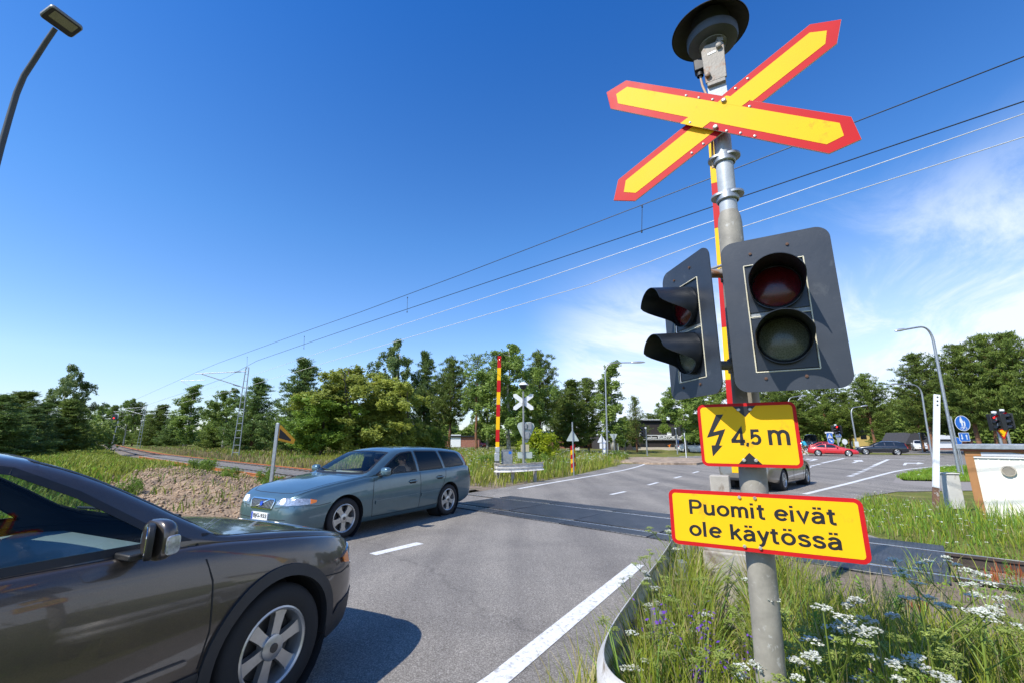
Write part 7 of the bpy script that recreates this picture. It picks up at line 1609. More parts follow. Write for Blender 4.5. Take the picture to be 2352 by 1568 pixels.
# ------------------------------------------------------------------ people
M_skin = mat('skin', (.48, .27, .19), .55, var=.08, scale=30); M_hair = mat('brown_hair', (.05, .03, .02), .8, var=.3, scale=60); M_shirt = mat('dark_shirt', (.03, .035, .05), .85, var=.2, scale=30); M_teal = mat('teal_shirt', (.02, .30, .42), .8, var=.12, scale=20); M_olive = mat('olive_shorts', (.07, .075, .035), .85, var=.15, scale=20)
def skin_body(name, verts, edges, rad, m, parent, root=0):
    me = bpy.data.meshes.new(name); me.from_pydata(verts, edges, []); me.materials.append(m); o = bpy.data.objects.new(name, me); COL.objects.link(o); o.parent = parent
    me.skin_vertices.new(name='') if hasattr(me.skin_vertices, 'new') else None
    bm = bmesh.new(); bm.from_mesh(me); lay = bm.verts.layers.skin.verify(); bm.verts.ensure_lookup_table()
    for i, v in enumerate(bm.verts): v[lay].radius = rad[i] if isinstance(rad[i], tuple) else (rad[i], rad[i]); v[lay].use_root = (i == root)
    bm.to_mesh(me); bm.free(); md = o.modifiers.new('skin', 'SKIN'); md.use_smooth_shade = True; sb = o.modifiers.new('sub', 'SUBSURF'); sb.levels = 1; sb.render_levels = 2; return o
def face(parent, c, f, hair=True, glasses=False, hat=False):
    """head centre c, looking along f: nose, ears, eyes, mouth, hair"""
    F = frame(c, Vector((0, 0, 1)).cross(f) * -1, UP)            # x right of the viewer, y up, z forward
    F = Matrix((UP.cross(f), UP, f)).transposed().to_4x4(); F.translation = c
    b = MB(); b.lathe([(.016, 0), (.012, .016), (0, .022)], 8, F @ T(0, -.012, .088)); b.tube([(0, .02, .088), (0, -.012, .106)], [.008, .013], 6, 0, F)
    for s in (-1, 1): b.lathe([(.012, -.02), (.02, 0), (.012, .02)], 8, F @ T(s * .078, -.005, 0) @ RX(90))
    b.build('nose_and_ears', M_skin, parent, 60)
    b = MB()
    for s in (-1, 1): b.lathe([(.012, 0), (.006, .006), (0, .007)], 8, F @ T(s * .032, .018, .084))
    b.build('eyes', M_dark, parent, 60); MB().box((0, -.052, .084), (.05, .008, .01), F).build('mouth', mat('lips', (.30, .10, .09), .5), parent, 0, .003)
    if hair:
        q = bmesh.new(); bmesh.ops.create_uvsphere(q, u_segments=16, v_segments=10, radius=1)
        for v in q.verts: v.co = Vector((v.co.x * .088, v.co.y * .10 + .035, v.co.z * .10 - .022))
        ix = {v: i for i, v in enumerate(q.verts)}; MB().add([tuple(v.co) for v in q.verts], [tuple(ix[v] for v in f_.verts) for f_ in q.faces], 0, F).build('hair', M_hair, parent, 60); q.free()
    if glasses: MB().box((-.034, .018, .095), (.056, .036, .012), F).box((.034, .018, .095), (.056, .036, .012), F).box((0, .024, .095), (.14, .008, .008), F).build('sunglasses', M_black, parent, 0, .004)
def sitter(car_, seat_y, label, glasses, shirt):
    t = thing('person', label, 'person', car_.root.location, car_.root.rotation_euler.z); X = car_.X; d = 2.72; y = seat_y
    V = [(X(d), y, .58), (X(d + .03), y, .80), (X(d + .05), y, 1.00), (X(d + .04), y, 1.09), (X(d + .0), y, 1.18), (X(d - .01), y, 1.25),
         (X(d + .04), y + .17, 1.00), (X(d - .10), y + .22, .80), (X(d - .36), y + .13, .90), (X(d - .44), y + .12, .95), (X(d + .04), y - .17, 1.00), (X(d - .10), y - .22, .80), (X(d - .36), y - .13, .90), (X(d - .44), y - .12, .95), (X(d - .40), y + .12, .62), (X(d - .40), y - .12, .62)]
    E_ = [(0, 1), (1, 2), (2, 3), (3, 4), (4, 5), (2, 6), (6, 7), (7, 8), (8, 9), (2, 10), (10, 11), (11, 12), (12, 13), (0, 14), (0, 15)]
    r = [(.16, .12), (.17, .12), (.13, .09), .055, (.075, .09), (.06, .07), .062, .05, .038, .035, .062, .05, .038, .035, .085, .085]
    skin_body('body', V, E_, r, M_skin, t); face(t, Vector((X(d + .0), y, 1.19)), Vector((1, 0, 0)), True, glasses)
    q = [(.21, .56), (.20, .80), (.215, .97), (.12, 1.05), (.085, 1.07)]; b = MB(); b.lathe([(a, z_) for a, z_ in q], 20, T(X(d + .03), y, 0) @ Matrix.Diagonal((.68, 1.05, 1, 1))); b.build('shirt', shirt, t, 60); return t
sitter(cb, .36, 'driver in sunglasses at the wheel of the blue green estate', True, M_shirt)
sitter(cb, -.36, 'passenger with short hair in the front seat of the blue green estate', False, M_shirt)
# cyclist and bicycle
pc = G(1849, 1044.5); FD = Vector((-.78, .62, 0)).normalized(); rzc = math.atan2(FD.y, FD.x)
t = thing('bicycle', 'white bicycle under the cyclist, both wheels seen side on', 'bicycle', (pc.x, pc.y, .01), rzc); M_bw = mat('white_bike_paint', (.75, .76, .76), .35)
for x in (-.54, .54):
    e = bpy.data.objects.new('wheel', None); COL.objects.link(e); e.parent = t; e.location = (x, 0, .35)
    MB().tube([(.335 * math.cos(2 * math.pi * i / 32), 0, .335 * math.sin(2 * math.pi * i / 32)) for i in range(33)], .020, 8, 0, None, False).build('tyre', M_bw, e, 60)
    b = MB()
    for k in range(12): b.tube([(0, 0, 0), (.32 * math.cos(k * math.pi / 6), 0, .32 * math.sin(k * math.pi / 6))], .004, 4)
    b.build('spokes', M_galv, e, 60)
b = MB()
for a_, c_ in (((-.54, 0, .35), (-.08, 0, .30)), ((-.08, 0, .30), (-.22, 0, .86)), ((-.54, 0, .35), (-.20, 0, .76)), ((-.08, 0, .30), (.38, 0, .78)), ((-.20, 0, .76), (.36, 0, .84)), ((.54, 0, .35), (.34, 0, 1.0))): b.tube([a_, c_], .021, 8)
b.build('frame', M_bw, t, 60); MB().box((-.23, 0, .89), (.26, .16, .06)).build('saddle', M_dark, t, 30, .02); MB().tube([(.34, -.28, 1.06), (.38, -.10, 1.04), (.34, 0, 1.02), (.38, .10, 1.04), (.34, .28, 1.06)], .014, 8).build('handlebar', M_dark, t, 60)
b = MB(); b.lathe([(.09, -.01), (.09, .01)], 14, T(-.08, .06, .30) @ RX(90)); b.tube([(-.08, .09, .30), (-.02, .10, .14)], .012, 6); b.tube([(-.08, -.09, .30), (-.14, -.10, .46)], .012, 6); b.build('crank', M_dark, t, 40)
t = thing('person', 'cyclist in a teal shirt and olive shorts riding the white bicycle', 'person', (pc.x, pc.y, .01), rzc)
V = [(-.20, 0, .98), (-.10, 0, 1.20), (.02, 0, 1.42), (.05, 0, 1.50), (.08, 0, 1.60), (.085, 0, 1.68), (.03, .19, 1.40), (.16, .23, 1.20), (.36, .24, 1.09), (.42, .23, 1.07), (.03, -.19, 1.40), (.16, -.23, 1.20), (.36, -.24, 1.09), (.42, -.23, 1.07),
     (-.17, .10, .93), (.16, .11, .74), (-.02, .11, .30), (-.06, .11, .18), (.08, .12, .15), (-.17, -.10, .93), (.20, -.11, .90), (-.08, -.11, .55), (-.13, -.11, .47), (.01, -.12, .44)]
E_ = [(0, 1), (1, 2), (2, 3), (3, 4), (4, 5), (2, 6), (6, 7), (7, 8), (8, 9), (2, 10), (10, 11), (11, 12), (12, 13), (0, 14), (14, 15), (15, 16), (16, 17), (17, 18), (0, 19), (19, 20), (20, 21), (21, 22), (22, 23)]
skin_body('body', V, E_, [(.14, .12), (.15, .11), (.15, .10), .055, (.08, .09), (.06, .07), .06, .045, .036, .034, .06, .045, .036, .034, .10, .075, .05, .042, .04, .10, .075, .05, .042, .04], M_skin, t)
face(t, Vector((.085, 0, 1.62)), Vector((1, 0, 0)))
def tubeskin(name, pts, r, m): MB().tube(pts, r, 14).build(name, m, t, 60)
tubeskin('shirt', [(-.20, 0, 1.00), (-.14, 0, 1.14), (-.06, 0, 1.30), (.02, 0, 1.43), (.04, 0, 1.48)], [.17, .185, .20, .18, .09], M_teal)
b = MB(); b.tube([(.03, .14, 1.42), (.09, .22, 1.31), (.13, .235, 1.24)], [.085, .075, .07], 10); b.tube([(.03, -.14, 1.42), (.09, -.22, 1.31), (.13, -.235, 1.24)], [.085, .075, .07], 10); b.build('sleeves', M_teal, t, 60)
b = MB(); b.tube([(-.18, 0, 1.03), (-.20, 0, .92)], [.175, .15], 12); b.tube([(-.17, .10, .93), (.0, .11, .84), (.12, .11, .77)], [.125, .105, .10], 10); b.tube([(-.17, -.10, .93), (.03, -.11, .92), (.15, -.11, .91)], [.125, .105, .10], 10); b.build('shorts', M_olive, t, 60)
b = MB(); b.box((.02, .12, .13), (.26, .10, .08)); b.box((-.05, -.12, .42), (.26, .10, .08)); b.build('shoes', M_white, t, 30, .025)

# ------------------------------------------------------------------ grass, weeds and flowers
M_gr1 = leafmat('tall_grass', (.21, .255, .022), (.37, .42, .045), (.55, .54, .12), .5, .52, 3.0); M_gr2 = leafmat('dry_grass', (0.250, 0.213, 0.088), (0.400, 0.338, 0.150), (0.525, 0.450, 0.237), .7, .3, 3.0); M_gr3 = leafmat('dark_weeds', (0.114, 0.212, 0.035), (0.203, 0.333, 0.052), (0.308, 0.455, 0.081), .55, .35, 3.0)
M_yg = leafmat('yellow_green_weeds', (.13, .165, .02), (.22, .25, .03), (.33, .33, .05), .6, .4, .9); M_hay = leafmat('pinkish_seed_grass', (.20, .15, .08), (.30, .22, .13), (.36, .28, .17), .7, .3, 1.2); M_mead = leafmat('meadow_grass', (.19, .205, .03), (.30, .315, .05), (.44, .41, .10), .6, .4, .7); M_lawn = leafmat('lawn_grass', (0.144, 0.273, 0.023), (0.230, 0.389, 0.034), (0.359, 0.489, 0.071), .6, .4, 1.2)
M_umb = leafmat('white_umbels', (.62, .64, .52), (.74, .75, .66), (.80, .81, .76), .7, .3, 20); M_umbg = leafmat('green_umbels', (0.250, 0.325, 0.062), (0.375, 0.438, 0.112), None, .7, .35, 10); M_vet = leafmat('violet_vetch', (.10, .03, .34), (.20, .07, .50), (.30, .14, .60), .6, .3, 20); M_yfl = leafmat('yellow_flowers', (.60, .42, .01), (.70, .52, .02), None, .6, .3, 20); M_redw = leafmat('red_sorrel', (.30, .07, .025), (.42, .12, .04), None, .7, .3, 8); M_stem = leafmat('green_stems', (.13, .20, .03), (.22, .29, .05), None, .5, .25, 4)
def blades(name, P, h, w, lean, mats, mix, label, bend=.5, clumpn=1, spread=.0):
    """curved grass blades standing at the points P (n, 3)"""
    P = np.repeat(P, clumpn, 0); n = len(P); P = P + np.concatenate([RNG.normal(size=(n, 2)) * spread, np.zeros((n, 1))], 1)
    H = RNG.uniform(h[0], h[1], n); Wd = RNG.uniform(w[0], w[1], n); a = RNG.uniform(0, 2 * np.pi, n); d = np.stack([np.cos(a), np.sin(a), np.zeros(n)], 1); sdv = np.stack([-np.sin(a), np.cos(a), np.zeros(n)], 1)
    tw = RNG.uniform(-.9, .9, n); sdv = sdv * np.cos(tw)[:, None] + d * np.sin(tw)[:, None]; ln = RNG.uniform(.3, 1, n) * lean; rows = []
    for s, ww in ((0, .8), (.4, 1.), (.75, .7), (1., .08)):
        off = d * (ln * H * (s ** 2))[:, None]; z = (H * (s - bend * ln * s ** 3 * .6))[:, None] * np.array([[0, 0, 1.]]); c = P + off + z; rows += [c - sdv * (Wd * ww / 2)[:, None], c + sdv * (Wd * ww / 2)[:, None]]
    V = np.stack(rows, 1).reshape(-1, 3); b = np.arange(n)[:, None] * 8; F = np.concatenate([b + np.array([[2 * i, 2 * i + 1, 2 * i + 3, 2 * i + 2]]) for i in range(3)], 1).reshape(-1, 4)
    mi = np.repeat(RNG.choice(len(mats), n, p=mix), 3); o = mesh_np(name, V, F, mats, None, mi); tag(o, kind='stuff'); o['label'] = label; return o
def scatter(poly, n, dens=None, z=None, avoid=None):
    xs = [p[0] for p in poly]; ys = [p[1] for p in poly]; out = []; k = 0
    while len(out) < n and k < n * 60:
        k += 1; x = random.uniform(min(xs), max(xs)); y = random.uniform(min(ys), max(ys))
        if not inside((x, y), poly): continue
        if avoid and avoid(x, y): continue
        if dens and random.random() > dens(x, y): continue
        out.append((x, y, terr(x, y) if z is None else z))
    return np.array(out)
random.seed(7)
def nz(x, y, s=1., o=0.): return .5 + .25 * (math.sin(x * s * 1.7 + o) * math.cos(y * s * 1.3 - o) + math.sin(x * s * .9 - y * s * 1.9 + o * 2) * .7 + math.sin(x * s * 3.7 + y * s * 2.9 + o) * .3)
pxp = lambda L_: [(G(*q).x, G(*q).y) for q in L_]
on_road = lambda x, y: inside((x, y), POLY_ROAD)
def on_track(x, y, m=1.5): n = x * NT.x + y * NT.y; s = x * AL.x + y * AL.y; return abs(n - _cn(s)) < m
# foreground: the patch inside the guard rail and round the signal post
FG = [(.52, 2.45), (.72, 2.85), (1.02, 3.42), (1.30, 3.95), (1.60, 4.52), (1.80, 4.95), (2.2, 5.2), (2.6, 4.9), (2.6, 4.3), (2.35, 3.6), (2.9, 3.0), (3.3, 2.4), (3.2, 1.5), (1.6, 1.1), (.62, 1.6)]
gate_gap = lambda x, y: y > 2.35 and abs(x / y - .452) < .046
blades('grass', scatter(FG, 15500, avoid=gate_gap), (.34, .78), (.006, .014), .55, [M_gr1, M_gr2, M_gr3, M_yg], [.56, .12, .17, .15], 'tall wild grass filling the patch inside the guard rail', .6)
blades('grass', scatter(FG, 1500, avoid=gate_gap), (.55, .95), (.003, .005), .35, [M_gr2, M_gr1], [.7, .3], 'thin dry seed stalks among the foreground grass', .4)
blades('grass', scatter([(.0, 2.1), (.40, 2.2), (.42, 2.6), (.62, 3.05), (.9, 3.6), (.78, 3.6), (.45, 3.0), (.2, 2.6)], 520), (.15, .55), (.004, .009), .5, [M_gr1, M_gr2], [.5, .5], 'grass tufts on the road side of the guard rail', .6)
def leafy(name, P, n, size, h, m, label):
    C = np.repeat(P, n, 0) + np.concatenate([RNG.normal(size=(len(P) * n, 2)) * .07, RNG.uniform(.02, h, (len(P) * n, 1))], 1); d = rdir(len(C)); d[:, 2] = abs(d[:, 2]) * .6; nr = rdir(len(C)) * .6 + np.array([-.3, -.3, .8]); V, F = quads(C, RNG.uniform(size * .7, size * 1.3, len(C)), RNG.uniform(size * .35, size * .6, len(C)), d, nr); o = mesh_np(name, V, F, m); tag(o, kind='stuff'); o['label'] = label
leafy('undergrowth', scatter(FG, 260, avoid=gate_gap), 26, .045, .42, M_lawn, 'leafy low weeds between the grass inside the guard rail')
leafy('undergrowth', scatter([(2.3, 1.2), (3.3, 2.4), (2.7, 3.4), (3.6, 3.6), (4.6, 3.3), (5.5, 3.9), (9.5, 1.5), (9.5, -.5), (4, -.5)], 170, lambda x, y: nz(x, y, 1.6)), 22, .05, .30, M_gr3, 'leafy weeds on the soil right of the signal post')
leafy('undergrowth', scatter([(4.5, 4.9), (5.0, 5.5), (6.8, 5.0), (10.5, 1.6), (10.5, .6), (6.0, 4.0)], 60), 20, .05, .22, M_lawn, 'leafy weeds beside the rail right of the crossing')
# right of the post: weeds between bare soil patches
FR_ = [(2.3, 1.2), (3.2, 1.5), (3.3, 2.4), (2.7, 3.4), (2.5, 4.2), (2.95, 4.3), (3.6, 3.6), (4.6, 3.3), (5.2, 4.2), (4.2, 4.9), (4.6, 5.4), (6.2, 4.4), (9.5, 2.5), (9.5, -.5), (4, -.5)]
blades('grass', scatter(FR_, 7500, lambda x, y: 1 if nz(x, y, 1.6) > .50 else .16), (.08, .36), (.005, .011), .8, [M_gr1, M_gr2, M_gr3], [.45, .2, .35], 'low patchy grass on the bare soil right of the signal post', .7)
FT = [(4.5, 4.9), (4.9, 5.35), (5.6, 5.6), (6.8, 5.0), (10.5, 2.0), (10.5, -1.0), (5.5, 3.9)]
blades('grass', scatter(FT, 1900, lambda x, y: .3 + .7 * (nz(x, y, 1.2) > .5)), (.06, .24), (.006, .012), .6, [M_gr1, M_gr3, M_gr2], [.4, .35, .25], 'weeds growing between the rails right of the crossing', .6)
NR = [tuple((NT * 6.9 + AL * .5).xy), tuple((NT * 8.5 + AL * .3).xy), tuple((NT * 8.5 - AL * 8).xy), tuple((NT * 6.6 - AL * 8).xy)]
blades('grass', scatter(NR, 3400, lambda x, y: .35 + .65 * (nz(x, y, 1.4, 3) > .48)), (.10, .42), (.005, .011), .6, [M_gr1, M_gr3, M_gr2], [.5, .3, .2], 'weeds hiding the near rail right of the crossing', .6)
# verge between the track and the cabin
VR = [tuple((NT * 9.9 + AL * .6).xy), tuple(G(1905, 1203).xy), tuple(G(1952, 1170).xy), tuple(G(1985, 1146).xy), tuple(G(2060, 1131).xy), tuple(G(2190, 1128).xy), tuple(G(2420, 1128).xy), (16, 8.5), (13.0, 2.0), tuple((NT * 9.9 - AL * 7.5).xy)]
cabin_box = lambda x, y: (x - 9.62) * .97 - (y - 9.55) * .24 > -.1 and (x - 9.62) * .24 + (y - 9.55) * .97 > -.05
blades('grass', scatter(VR, 15000, lambda x, y: .45 + .55 * (nz(x, y, .9) > .42), avoid=cabin_box), (.08, .30), (.007, .014), .55, [M_gr1, M_gr3, M_lawn, M_gr2], [.42, .22, .24, .12], 'grassy verge between the rails and the equipment cabin', .6)
blades('grass', scatter(VR, 3600, lambda x, y: nz(x, y, .8, 2) if 8.2 < x < 13 and y < 9.6 else 0, avoid=cabin_box), (.22, .55), (.008, .016), .45, [M_gr3, M_gr1, M_stem], [.5, .3, .2], 'taller weeds in front of the equipment cabin', .5)
LW = pxp([(2075, 1102), (2055, 1096), (2085, 1084.5), (2144, 1074.5), (2204, 1070), (2330, 1068), (2330, 1105), (2200, 1104)])
blades('grass', scatter(LW, 9000), (.06, .20), (.010, .02), .5, [M_lawn, M_gr1], [.8, .2], 'small mown lawn at the foot of the big street lamp', .5)
# triangular verge around the far barrier and signs
VC = pxp([(1050, 1117), (1130, 1108), (1200, 1107.5), (1300, 1092), (1380, 1075), (1428, 1064), (1446, 1057), (1430, 1053), (1384, 1050), (1276, 1047.5), (1050, 1041), (960, 1037), (940, 1060), (960, 1100)])
blades('grass', scatter(VC, 15000), (.28, .72), (.018, .035), .5, [M_mead, M_gr1, M_gr2, M_lawn], [.50, .2, .15, .15], 'tall meadow grass on the verge round the far barrier', .5)
blades('grass', scatter(VC, 1500, lambda x, y: nz(x, y, .7)), (.5, .85), (.02, .04), .4, [M_gr3, M_stem], [.6, .4], 'taller weeds on the far verge', .5)
# meadow between the track and the trees, left of the crossing
def strip_pts(s0, s1, n0, n1, N, d=None):
    out = []
    while len(out) < N:
        s = random.uniform(s0, s1); n = random.uniform(n0, n1); p = TK(s) + NT * n
        if on_road(p.x, p.y) or (d and random.random() > d(p.x, p.y)): continue
        out.append((p.x, p.y, terr(p.x, p.y)))
    return np.array(out)
blades('grass', strip_pts(10, 34, 2.6, 18, 17000), (.18, .42), (.02, .04), .5, [M_mead, M_gr2, M_gr1], [.62, .18, .20], 'sunny meadow between the track and the trees', .5)
blades('grass', strip_pts(34, 110, 2.6, 22, 13000), (.25, .5), (.05, .10), .5, [M_mead, M_gr3, M_hay], [.5, .25, .25], 'far meadow along the track', .5)
blades('grass', strip_pts(14, 90, 2.5, 4.2, 5200, lambda x, y: nz(x, y, .4)), (.2, .45), (.02, .05), .35, [M_hay, M_gr2], [.7, .3], 'pinkish seed grass along the far side of the rails', .4)
def weed_ok(x, y):
    n = x * NT.x + y * NT.y; s = x * AL.x + y * AL.y; return 1. if n < 1.7 + max(0, s - 17.5) * .32 + .4 * math.sin(s * 2.1) or s > 28 else 0.
# rise of yellow green weeds on the left, in front of the rails
def mound_ok(x, y): n = x * NT.x + y * NT.y; lr = (x - O_R.x) * R_R.x + (y - O_R.y) * R_R.y; return lr < -5.5
blades('grass', np.array([p for p in strip_pts(13, 60, -14, -2.6, 21000, weed_ok) if mound_ok(p[0], p[1])]), (.18, .42), (.03, .06), .6, [M_yg, M_mead, M_lawn], [.62, .24, .14], 'yellow green weeds covering the rise left of the earth bank', .5, 2, .15)
blades('grass', np.array([p for p in strip_pts(60, 130, -30, -2.2, 6000)]), (.25, .5), (.08, .14), .5, [M_yg, M_mead, M_gr3], [.4, .4, .2], 'far weeds left of the track', .5)
blades('grass', np.array([p for p in strip_pts(12, 22, -18, -8.3, 9000) if mound_ok(p[0], p[1])]), (.25, .6), (.02, .04), .5, [M_gr1, M_lawn, M_mead], [.4, .4, .2], 'green grass beyond the dark car', .5)
blades('grass', np.array([p for p in strip_pts(3, 16, -22, -8.0, 9000) if mound_ok(p[0], p[1])]), (.25, .55), (.015, .035), .5, [M_gr1, M_lawn], [.5, .5], 'green grass on the left verge seen through the car windows', .5)
blades('grass', np.array([p for p in strip_pts(11, 26, -6.2, -1.5, 330, lambda x, y: .15 + .5 * (nz(x, y, 1.1) > .60)) if (Vector((p[0], p[1], 0)) - O_R).dot(R_R) < -3.8]), (.12, .40), (.012, .03), .7, [M_gr1, M_yg, M_gr3], [.4, .4, .2], 'weeds scattered over the stony earth bank', .6, 3, .06)

# small plants one can tell apart ------------------------------------------------
def umbel(C, D, top, r, rng, nr=11, npet=9, white=.9):
    """flat-topped flower head: rays, each ending in a little cluster"""
    rays = []
    for i in range(nr):
        a = 2.4 * i; rr_ = r * math.sqrt((i + .4) / nr); p = top + Vector((rr_ * math.cos(a), rr_ * math.sin(a), r * .55 - rr_ * rr_ / r * .25 + rng.uniform(-.004, .004))); rays.append((top, p))
        for j in range(npet): b = rng.uniform(0, 6.28); q = r * .21 * math.sqrt(rng.random()); C.append((p.x + q * math.cos(b), p.y + q * math.sin(b), p.z + rng.uniform(-.003, .004))); D.append((math.cos(b), math.sin(b), rng.uniform(-.2, .3)))
    return rays
def cow_parsley(seed, H, heads, r, white=True, leaf=True):
    rng = random.Random(seed); st = MB(); C = []; D = []; Cg = []; Dg = []
    bend = Vector((rng.uniform(-.10, .10), rng.uniform(-.10, .10), 0)); main = [Vector((0, 0, 0)), Vector((0, 0, H * .3)) + bend * .3, Vector((0, 0, H * .62)) + bend * .7, Vector((0, 0, H * .80)) + bend]; st.tube(main, [.006, .0055, .005, .004], 6); LC = []; LD = []
    for h in range(heads):
        o = main[2].lerp(main[3], rng.random()) if h else main[3]; a = 2.4 * h + rng.uniform(-.4, .4); ln = H * rng.uniform(.14, .34); e = o + Vector((math.cos(a) * ln * .75, math.sin(a) * ln * .75, ln * rng.uniform(.55, 1.0))) if h else o + Vector((0, 0, H * .2)); st.tube([o, o.lerp(e, .5) + Vector((0, 0, .01)), e], [.0035, .003, .0025], 5)
        k = rng.random() < (.85 if white else .2)
        for q in range(3 if h else 1):
            e2 = e if q == 0 else e + Vector((rng.uniform(-.07, .07), rng.uniform(-.07, .07), rng.uniform(.0, .06)))
            if q: st.tube([o.lerp(e, .6), e2], .002, 4)
            for t0, t1 in umbel(C if k else Cg, D if k else Dg, e2, r * rng.uniform(.7, 1.1), rng): st.tube([t0, t1], .0011, 3)
    for q in range(5 if leaf else 0):
        a = rng.uniform(0, 6.28); z0 = H * rng.uniform(.1, .6); ln = H * rng.uniform(.2, .32); o = Vector((0, 0, z0)) + bend * (z0 / H)
        for j in range(26):
            s = rng.random(); sp_ = rng.uniform(-1, 1) * ln * .42 * (1 - s * .7); c = o + Vector((math.cos(a) * ln * s - math.sin(a) * sp_, math.sin(a) * ln * s + math.cos(a) * sp_, ln * (.35 * s - .35 * s * s) + rng.uniform(-.01, .01))); LC.append(tuple(c)); LD.append((math.cos(a + sp_ * 5 / ln), math.sin(a + sp_ * 5 / ln), .1))
    return st, C, D, Cg, Dg, LC, LD
def petals(name, C, D, l, w, m, parent):
    if not C: return
    C = np.array(C); D = np.array(D); n = len(C); N_ = np.tile([[0, 0, 1.]], (n, 1)) + RNG.normal(size=(n, 3)) * .35; V, F = quads(C, RNG.uniform(l * .8, l * 1.2, n), RNG.uniform(w * .8, w * 1.2, n), D, N_); return mesh_np(name, V, F, m, parent)
CP = []
def parsley_proto(seed, H, heads, r, white=True):
    t = thing('cow_parsley', 'x', 'wild flower'); st, C, D, Cg, Dg, LC, LD = cow_parsley(seed, H, heads, r, white); st.build('stem', M_stem, t, 60); petals('flower_heads', C, D, .0095, .0085, M_umb, t); petals('green_heads', Cg, Dg, .009, .007, M_umbg, t); petals('leaves', LC, LD, .045, .02, M_lawn, t); CP.append(t); return t
protos_cp = [parsley_proto(21, .95, 5, .036), parsley_proto(22, .80, 4, .033), parsley_proto(23, 1.05, 5, .038), parsley_proto(24, .70, 5, .038, False), parsley_proto(25, .90, 6, .04, False)]
used_cp = set()
def put(protos_, used_, k, x, y, s, rz, label, group):
    p = protos_[k]
    if k in used_: p = dup(p)
    used_.add(k); p.location = (x, y, terr(x, y)); p.rotation_euler = (0, 0, rz); p.scale = (s, s, s); p['label'] = label; p['group'] = group; return p
GCP = 'cow parsley round the signal post'
spots = [  # kind, picture point of the top of the plant, distance
    (0, 1945, 1400, 1.85), (1, 2025, 1425, 1.9), (3, 1890, 1460, 2.1), (1, 2060, 1500, 2.0), (4, 1830, 1450, 2.2), (1, 1755, 1535, 1.9),
    (3, 1800, 1540, 1.9), (2, 2130, 1325, 2.2), (0, 2210, 1345, 2.1), (2, 2340, 1380, 2.3), (1, 2150, 1290, 3.2), (4, 2260, 1390, 2.5), (4, 2310, 1430, 2.2), (3, 1520, 1215, 4.7), (4, 1490, 1265, 4.0), (1, 1455, 1325, 3.3), (3, 1530, 1350, 3.2), (4, 1600, 1320, 3.4), (3, 1690, 1325, 3.5), (4, 1550, 1470, 2.4), (3, 1640, 1420, 2.8), (4, 1720, 1400, 2.8), (3, 1450, 1440, 2.6), (4, 2100, 1440, 2.2), (4, 1900, 1530, 1.8), (3, 2130, 1540, 1.9)]
special = {0: 'cow parsley with the broadest white umbels, right of the post above the bare soil', 7: 'tall cow parsley by the end of the rubber mats, white heads against the soil', 8: 'big cow parsley with round white heads at the lower right', 9: 'cow parsley at the right edge of the picture', 13: 'cow parsley poking up left of the wide yellow sign', 5: 'cow parsley in front of the foot of the signal post'}
for i, (k, u, v, Y) in enumerate(spots):
    p = A(u, v, Y); z0 = terr(p.x, Y); hh = [.95, .80, 1.05, .70, .90][k]; s = min(1.25, max(.45, (p.z - z0) / (hh * 1.02)))
    put(protos_cp, used_cp, k, p.x, Y, s, i * 1.3, special.get(i, 'white cow parsley plant among the grass round the signal post' if k < 3 else 'cow parsley gone to green seed heads among the grass'), GCP)
def spire_proto(name, cat, seed, H, kind):
    rng = random.Random(seed); t = thing(name, 'x', cat); st = MB(); C = []; D = []; LC = []; LD = []
    for q in range(5 if kind == 'vetch' else 3):
        a = rng.uniform(0, 6.28); h = H * rng.uniform(.7, 1); o = Vector((math.cos(a) * .05, math.sin(a) * .05, 0)); e = o + Vector((math.cos(a) * h * .22, math.sin(a) * h * .22, h)); st.tube([o, o.lerp(e, .5) + Vector((.01, 0, .02)), e], [.003, .0025, .0015], 5)
        for j in range(60 if kind == 'vetch' else 95):
            s = rng.random()
            if kind == 'vetch' and s > .72: c = o.lerp(e, s); b = rng.uniform(0, 6.28); C.append((c.x + .009 * math.cos(b), c.y + .009 * math.sin(b), c.z)); D.append((math.cos(b), math.sin(b), -.4))
            else: c = o.lerp(e, s * (.75 if kind == 'vetch' else 1)); b = rng.uniform(0, 6.28); ln = .03 if kind == 'vetch' else .05 * (1.15 - s); LC.append((c.x + ln * math.cos(b), c.y + ln * math.sin(b), c.z + .01)); LD.append((math.cos(b), math.sin(b), .5))
    st.build('stem', M_stem, t, 60)
    if C: petals('flowers', C, D, .014, .007, M_vet, t)
    petals('leaves', LC, LD, .035 if kind == 'vetch' else .06, .008 if kind == 'vetch' else .012, M_gr3, t); return t
vp = [spire_proto('vetch', 'wild flower', 31, .45, 'vetch'), spire_proto('vetch', 'wild flower', 32, .38, 'vetch')]; uv = set()
for i, (u, v, Y) in enumerate(((1540, 1370, 2.9), (1575, 1378, 2.8), (1600, 1392, 2.75), (1625, 1405, 2.6), (1510, 1385, 2.85), (1560, 1400, 2.7), (1650, 1425, 2.5), (1700, 1440, 2.4), (1590, 1415, 2.6), (1530, 1405, 2.7), (1860, 1540, 1.9), (1890, 1520, 1.95))):
    p = A(u, v, Y); put(vp, uv, i % 2, p.x, Y, max(.6, min(2.0, (p.z - terr(p.x, Y)) / .42)), i * 2.1, 'violet vetch flowering in the grass left of the signal post' if i < 10 else 'violet vetch under the cow parsley right of the post', 'vetch in the foreground grass')
mp_ = [spire_proto('mugwort', 'weed', 41, .8, 'mug'), spire_proto('mugwort', 'weed', 42, .65, 'mug')]; um = set()
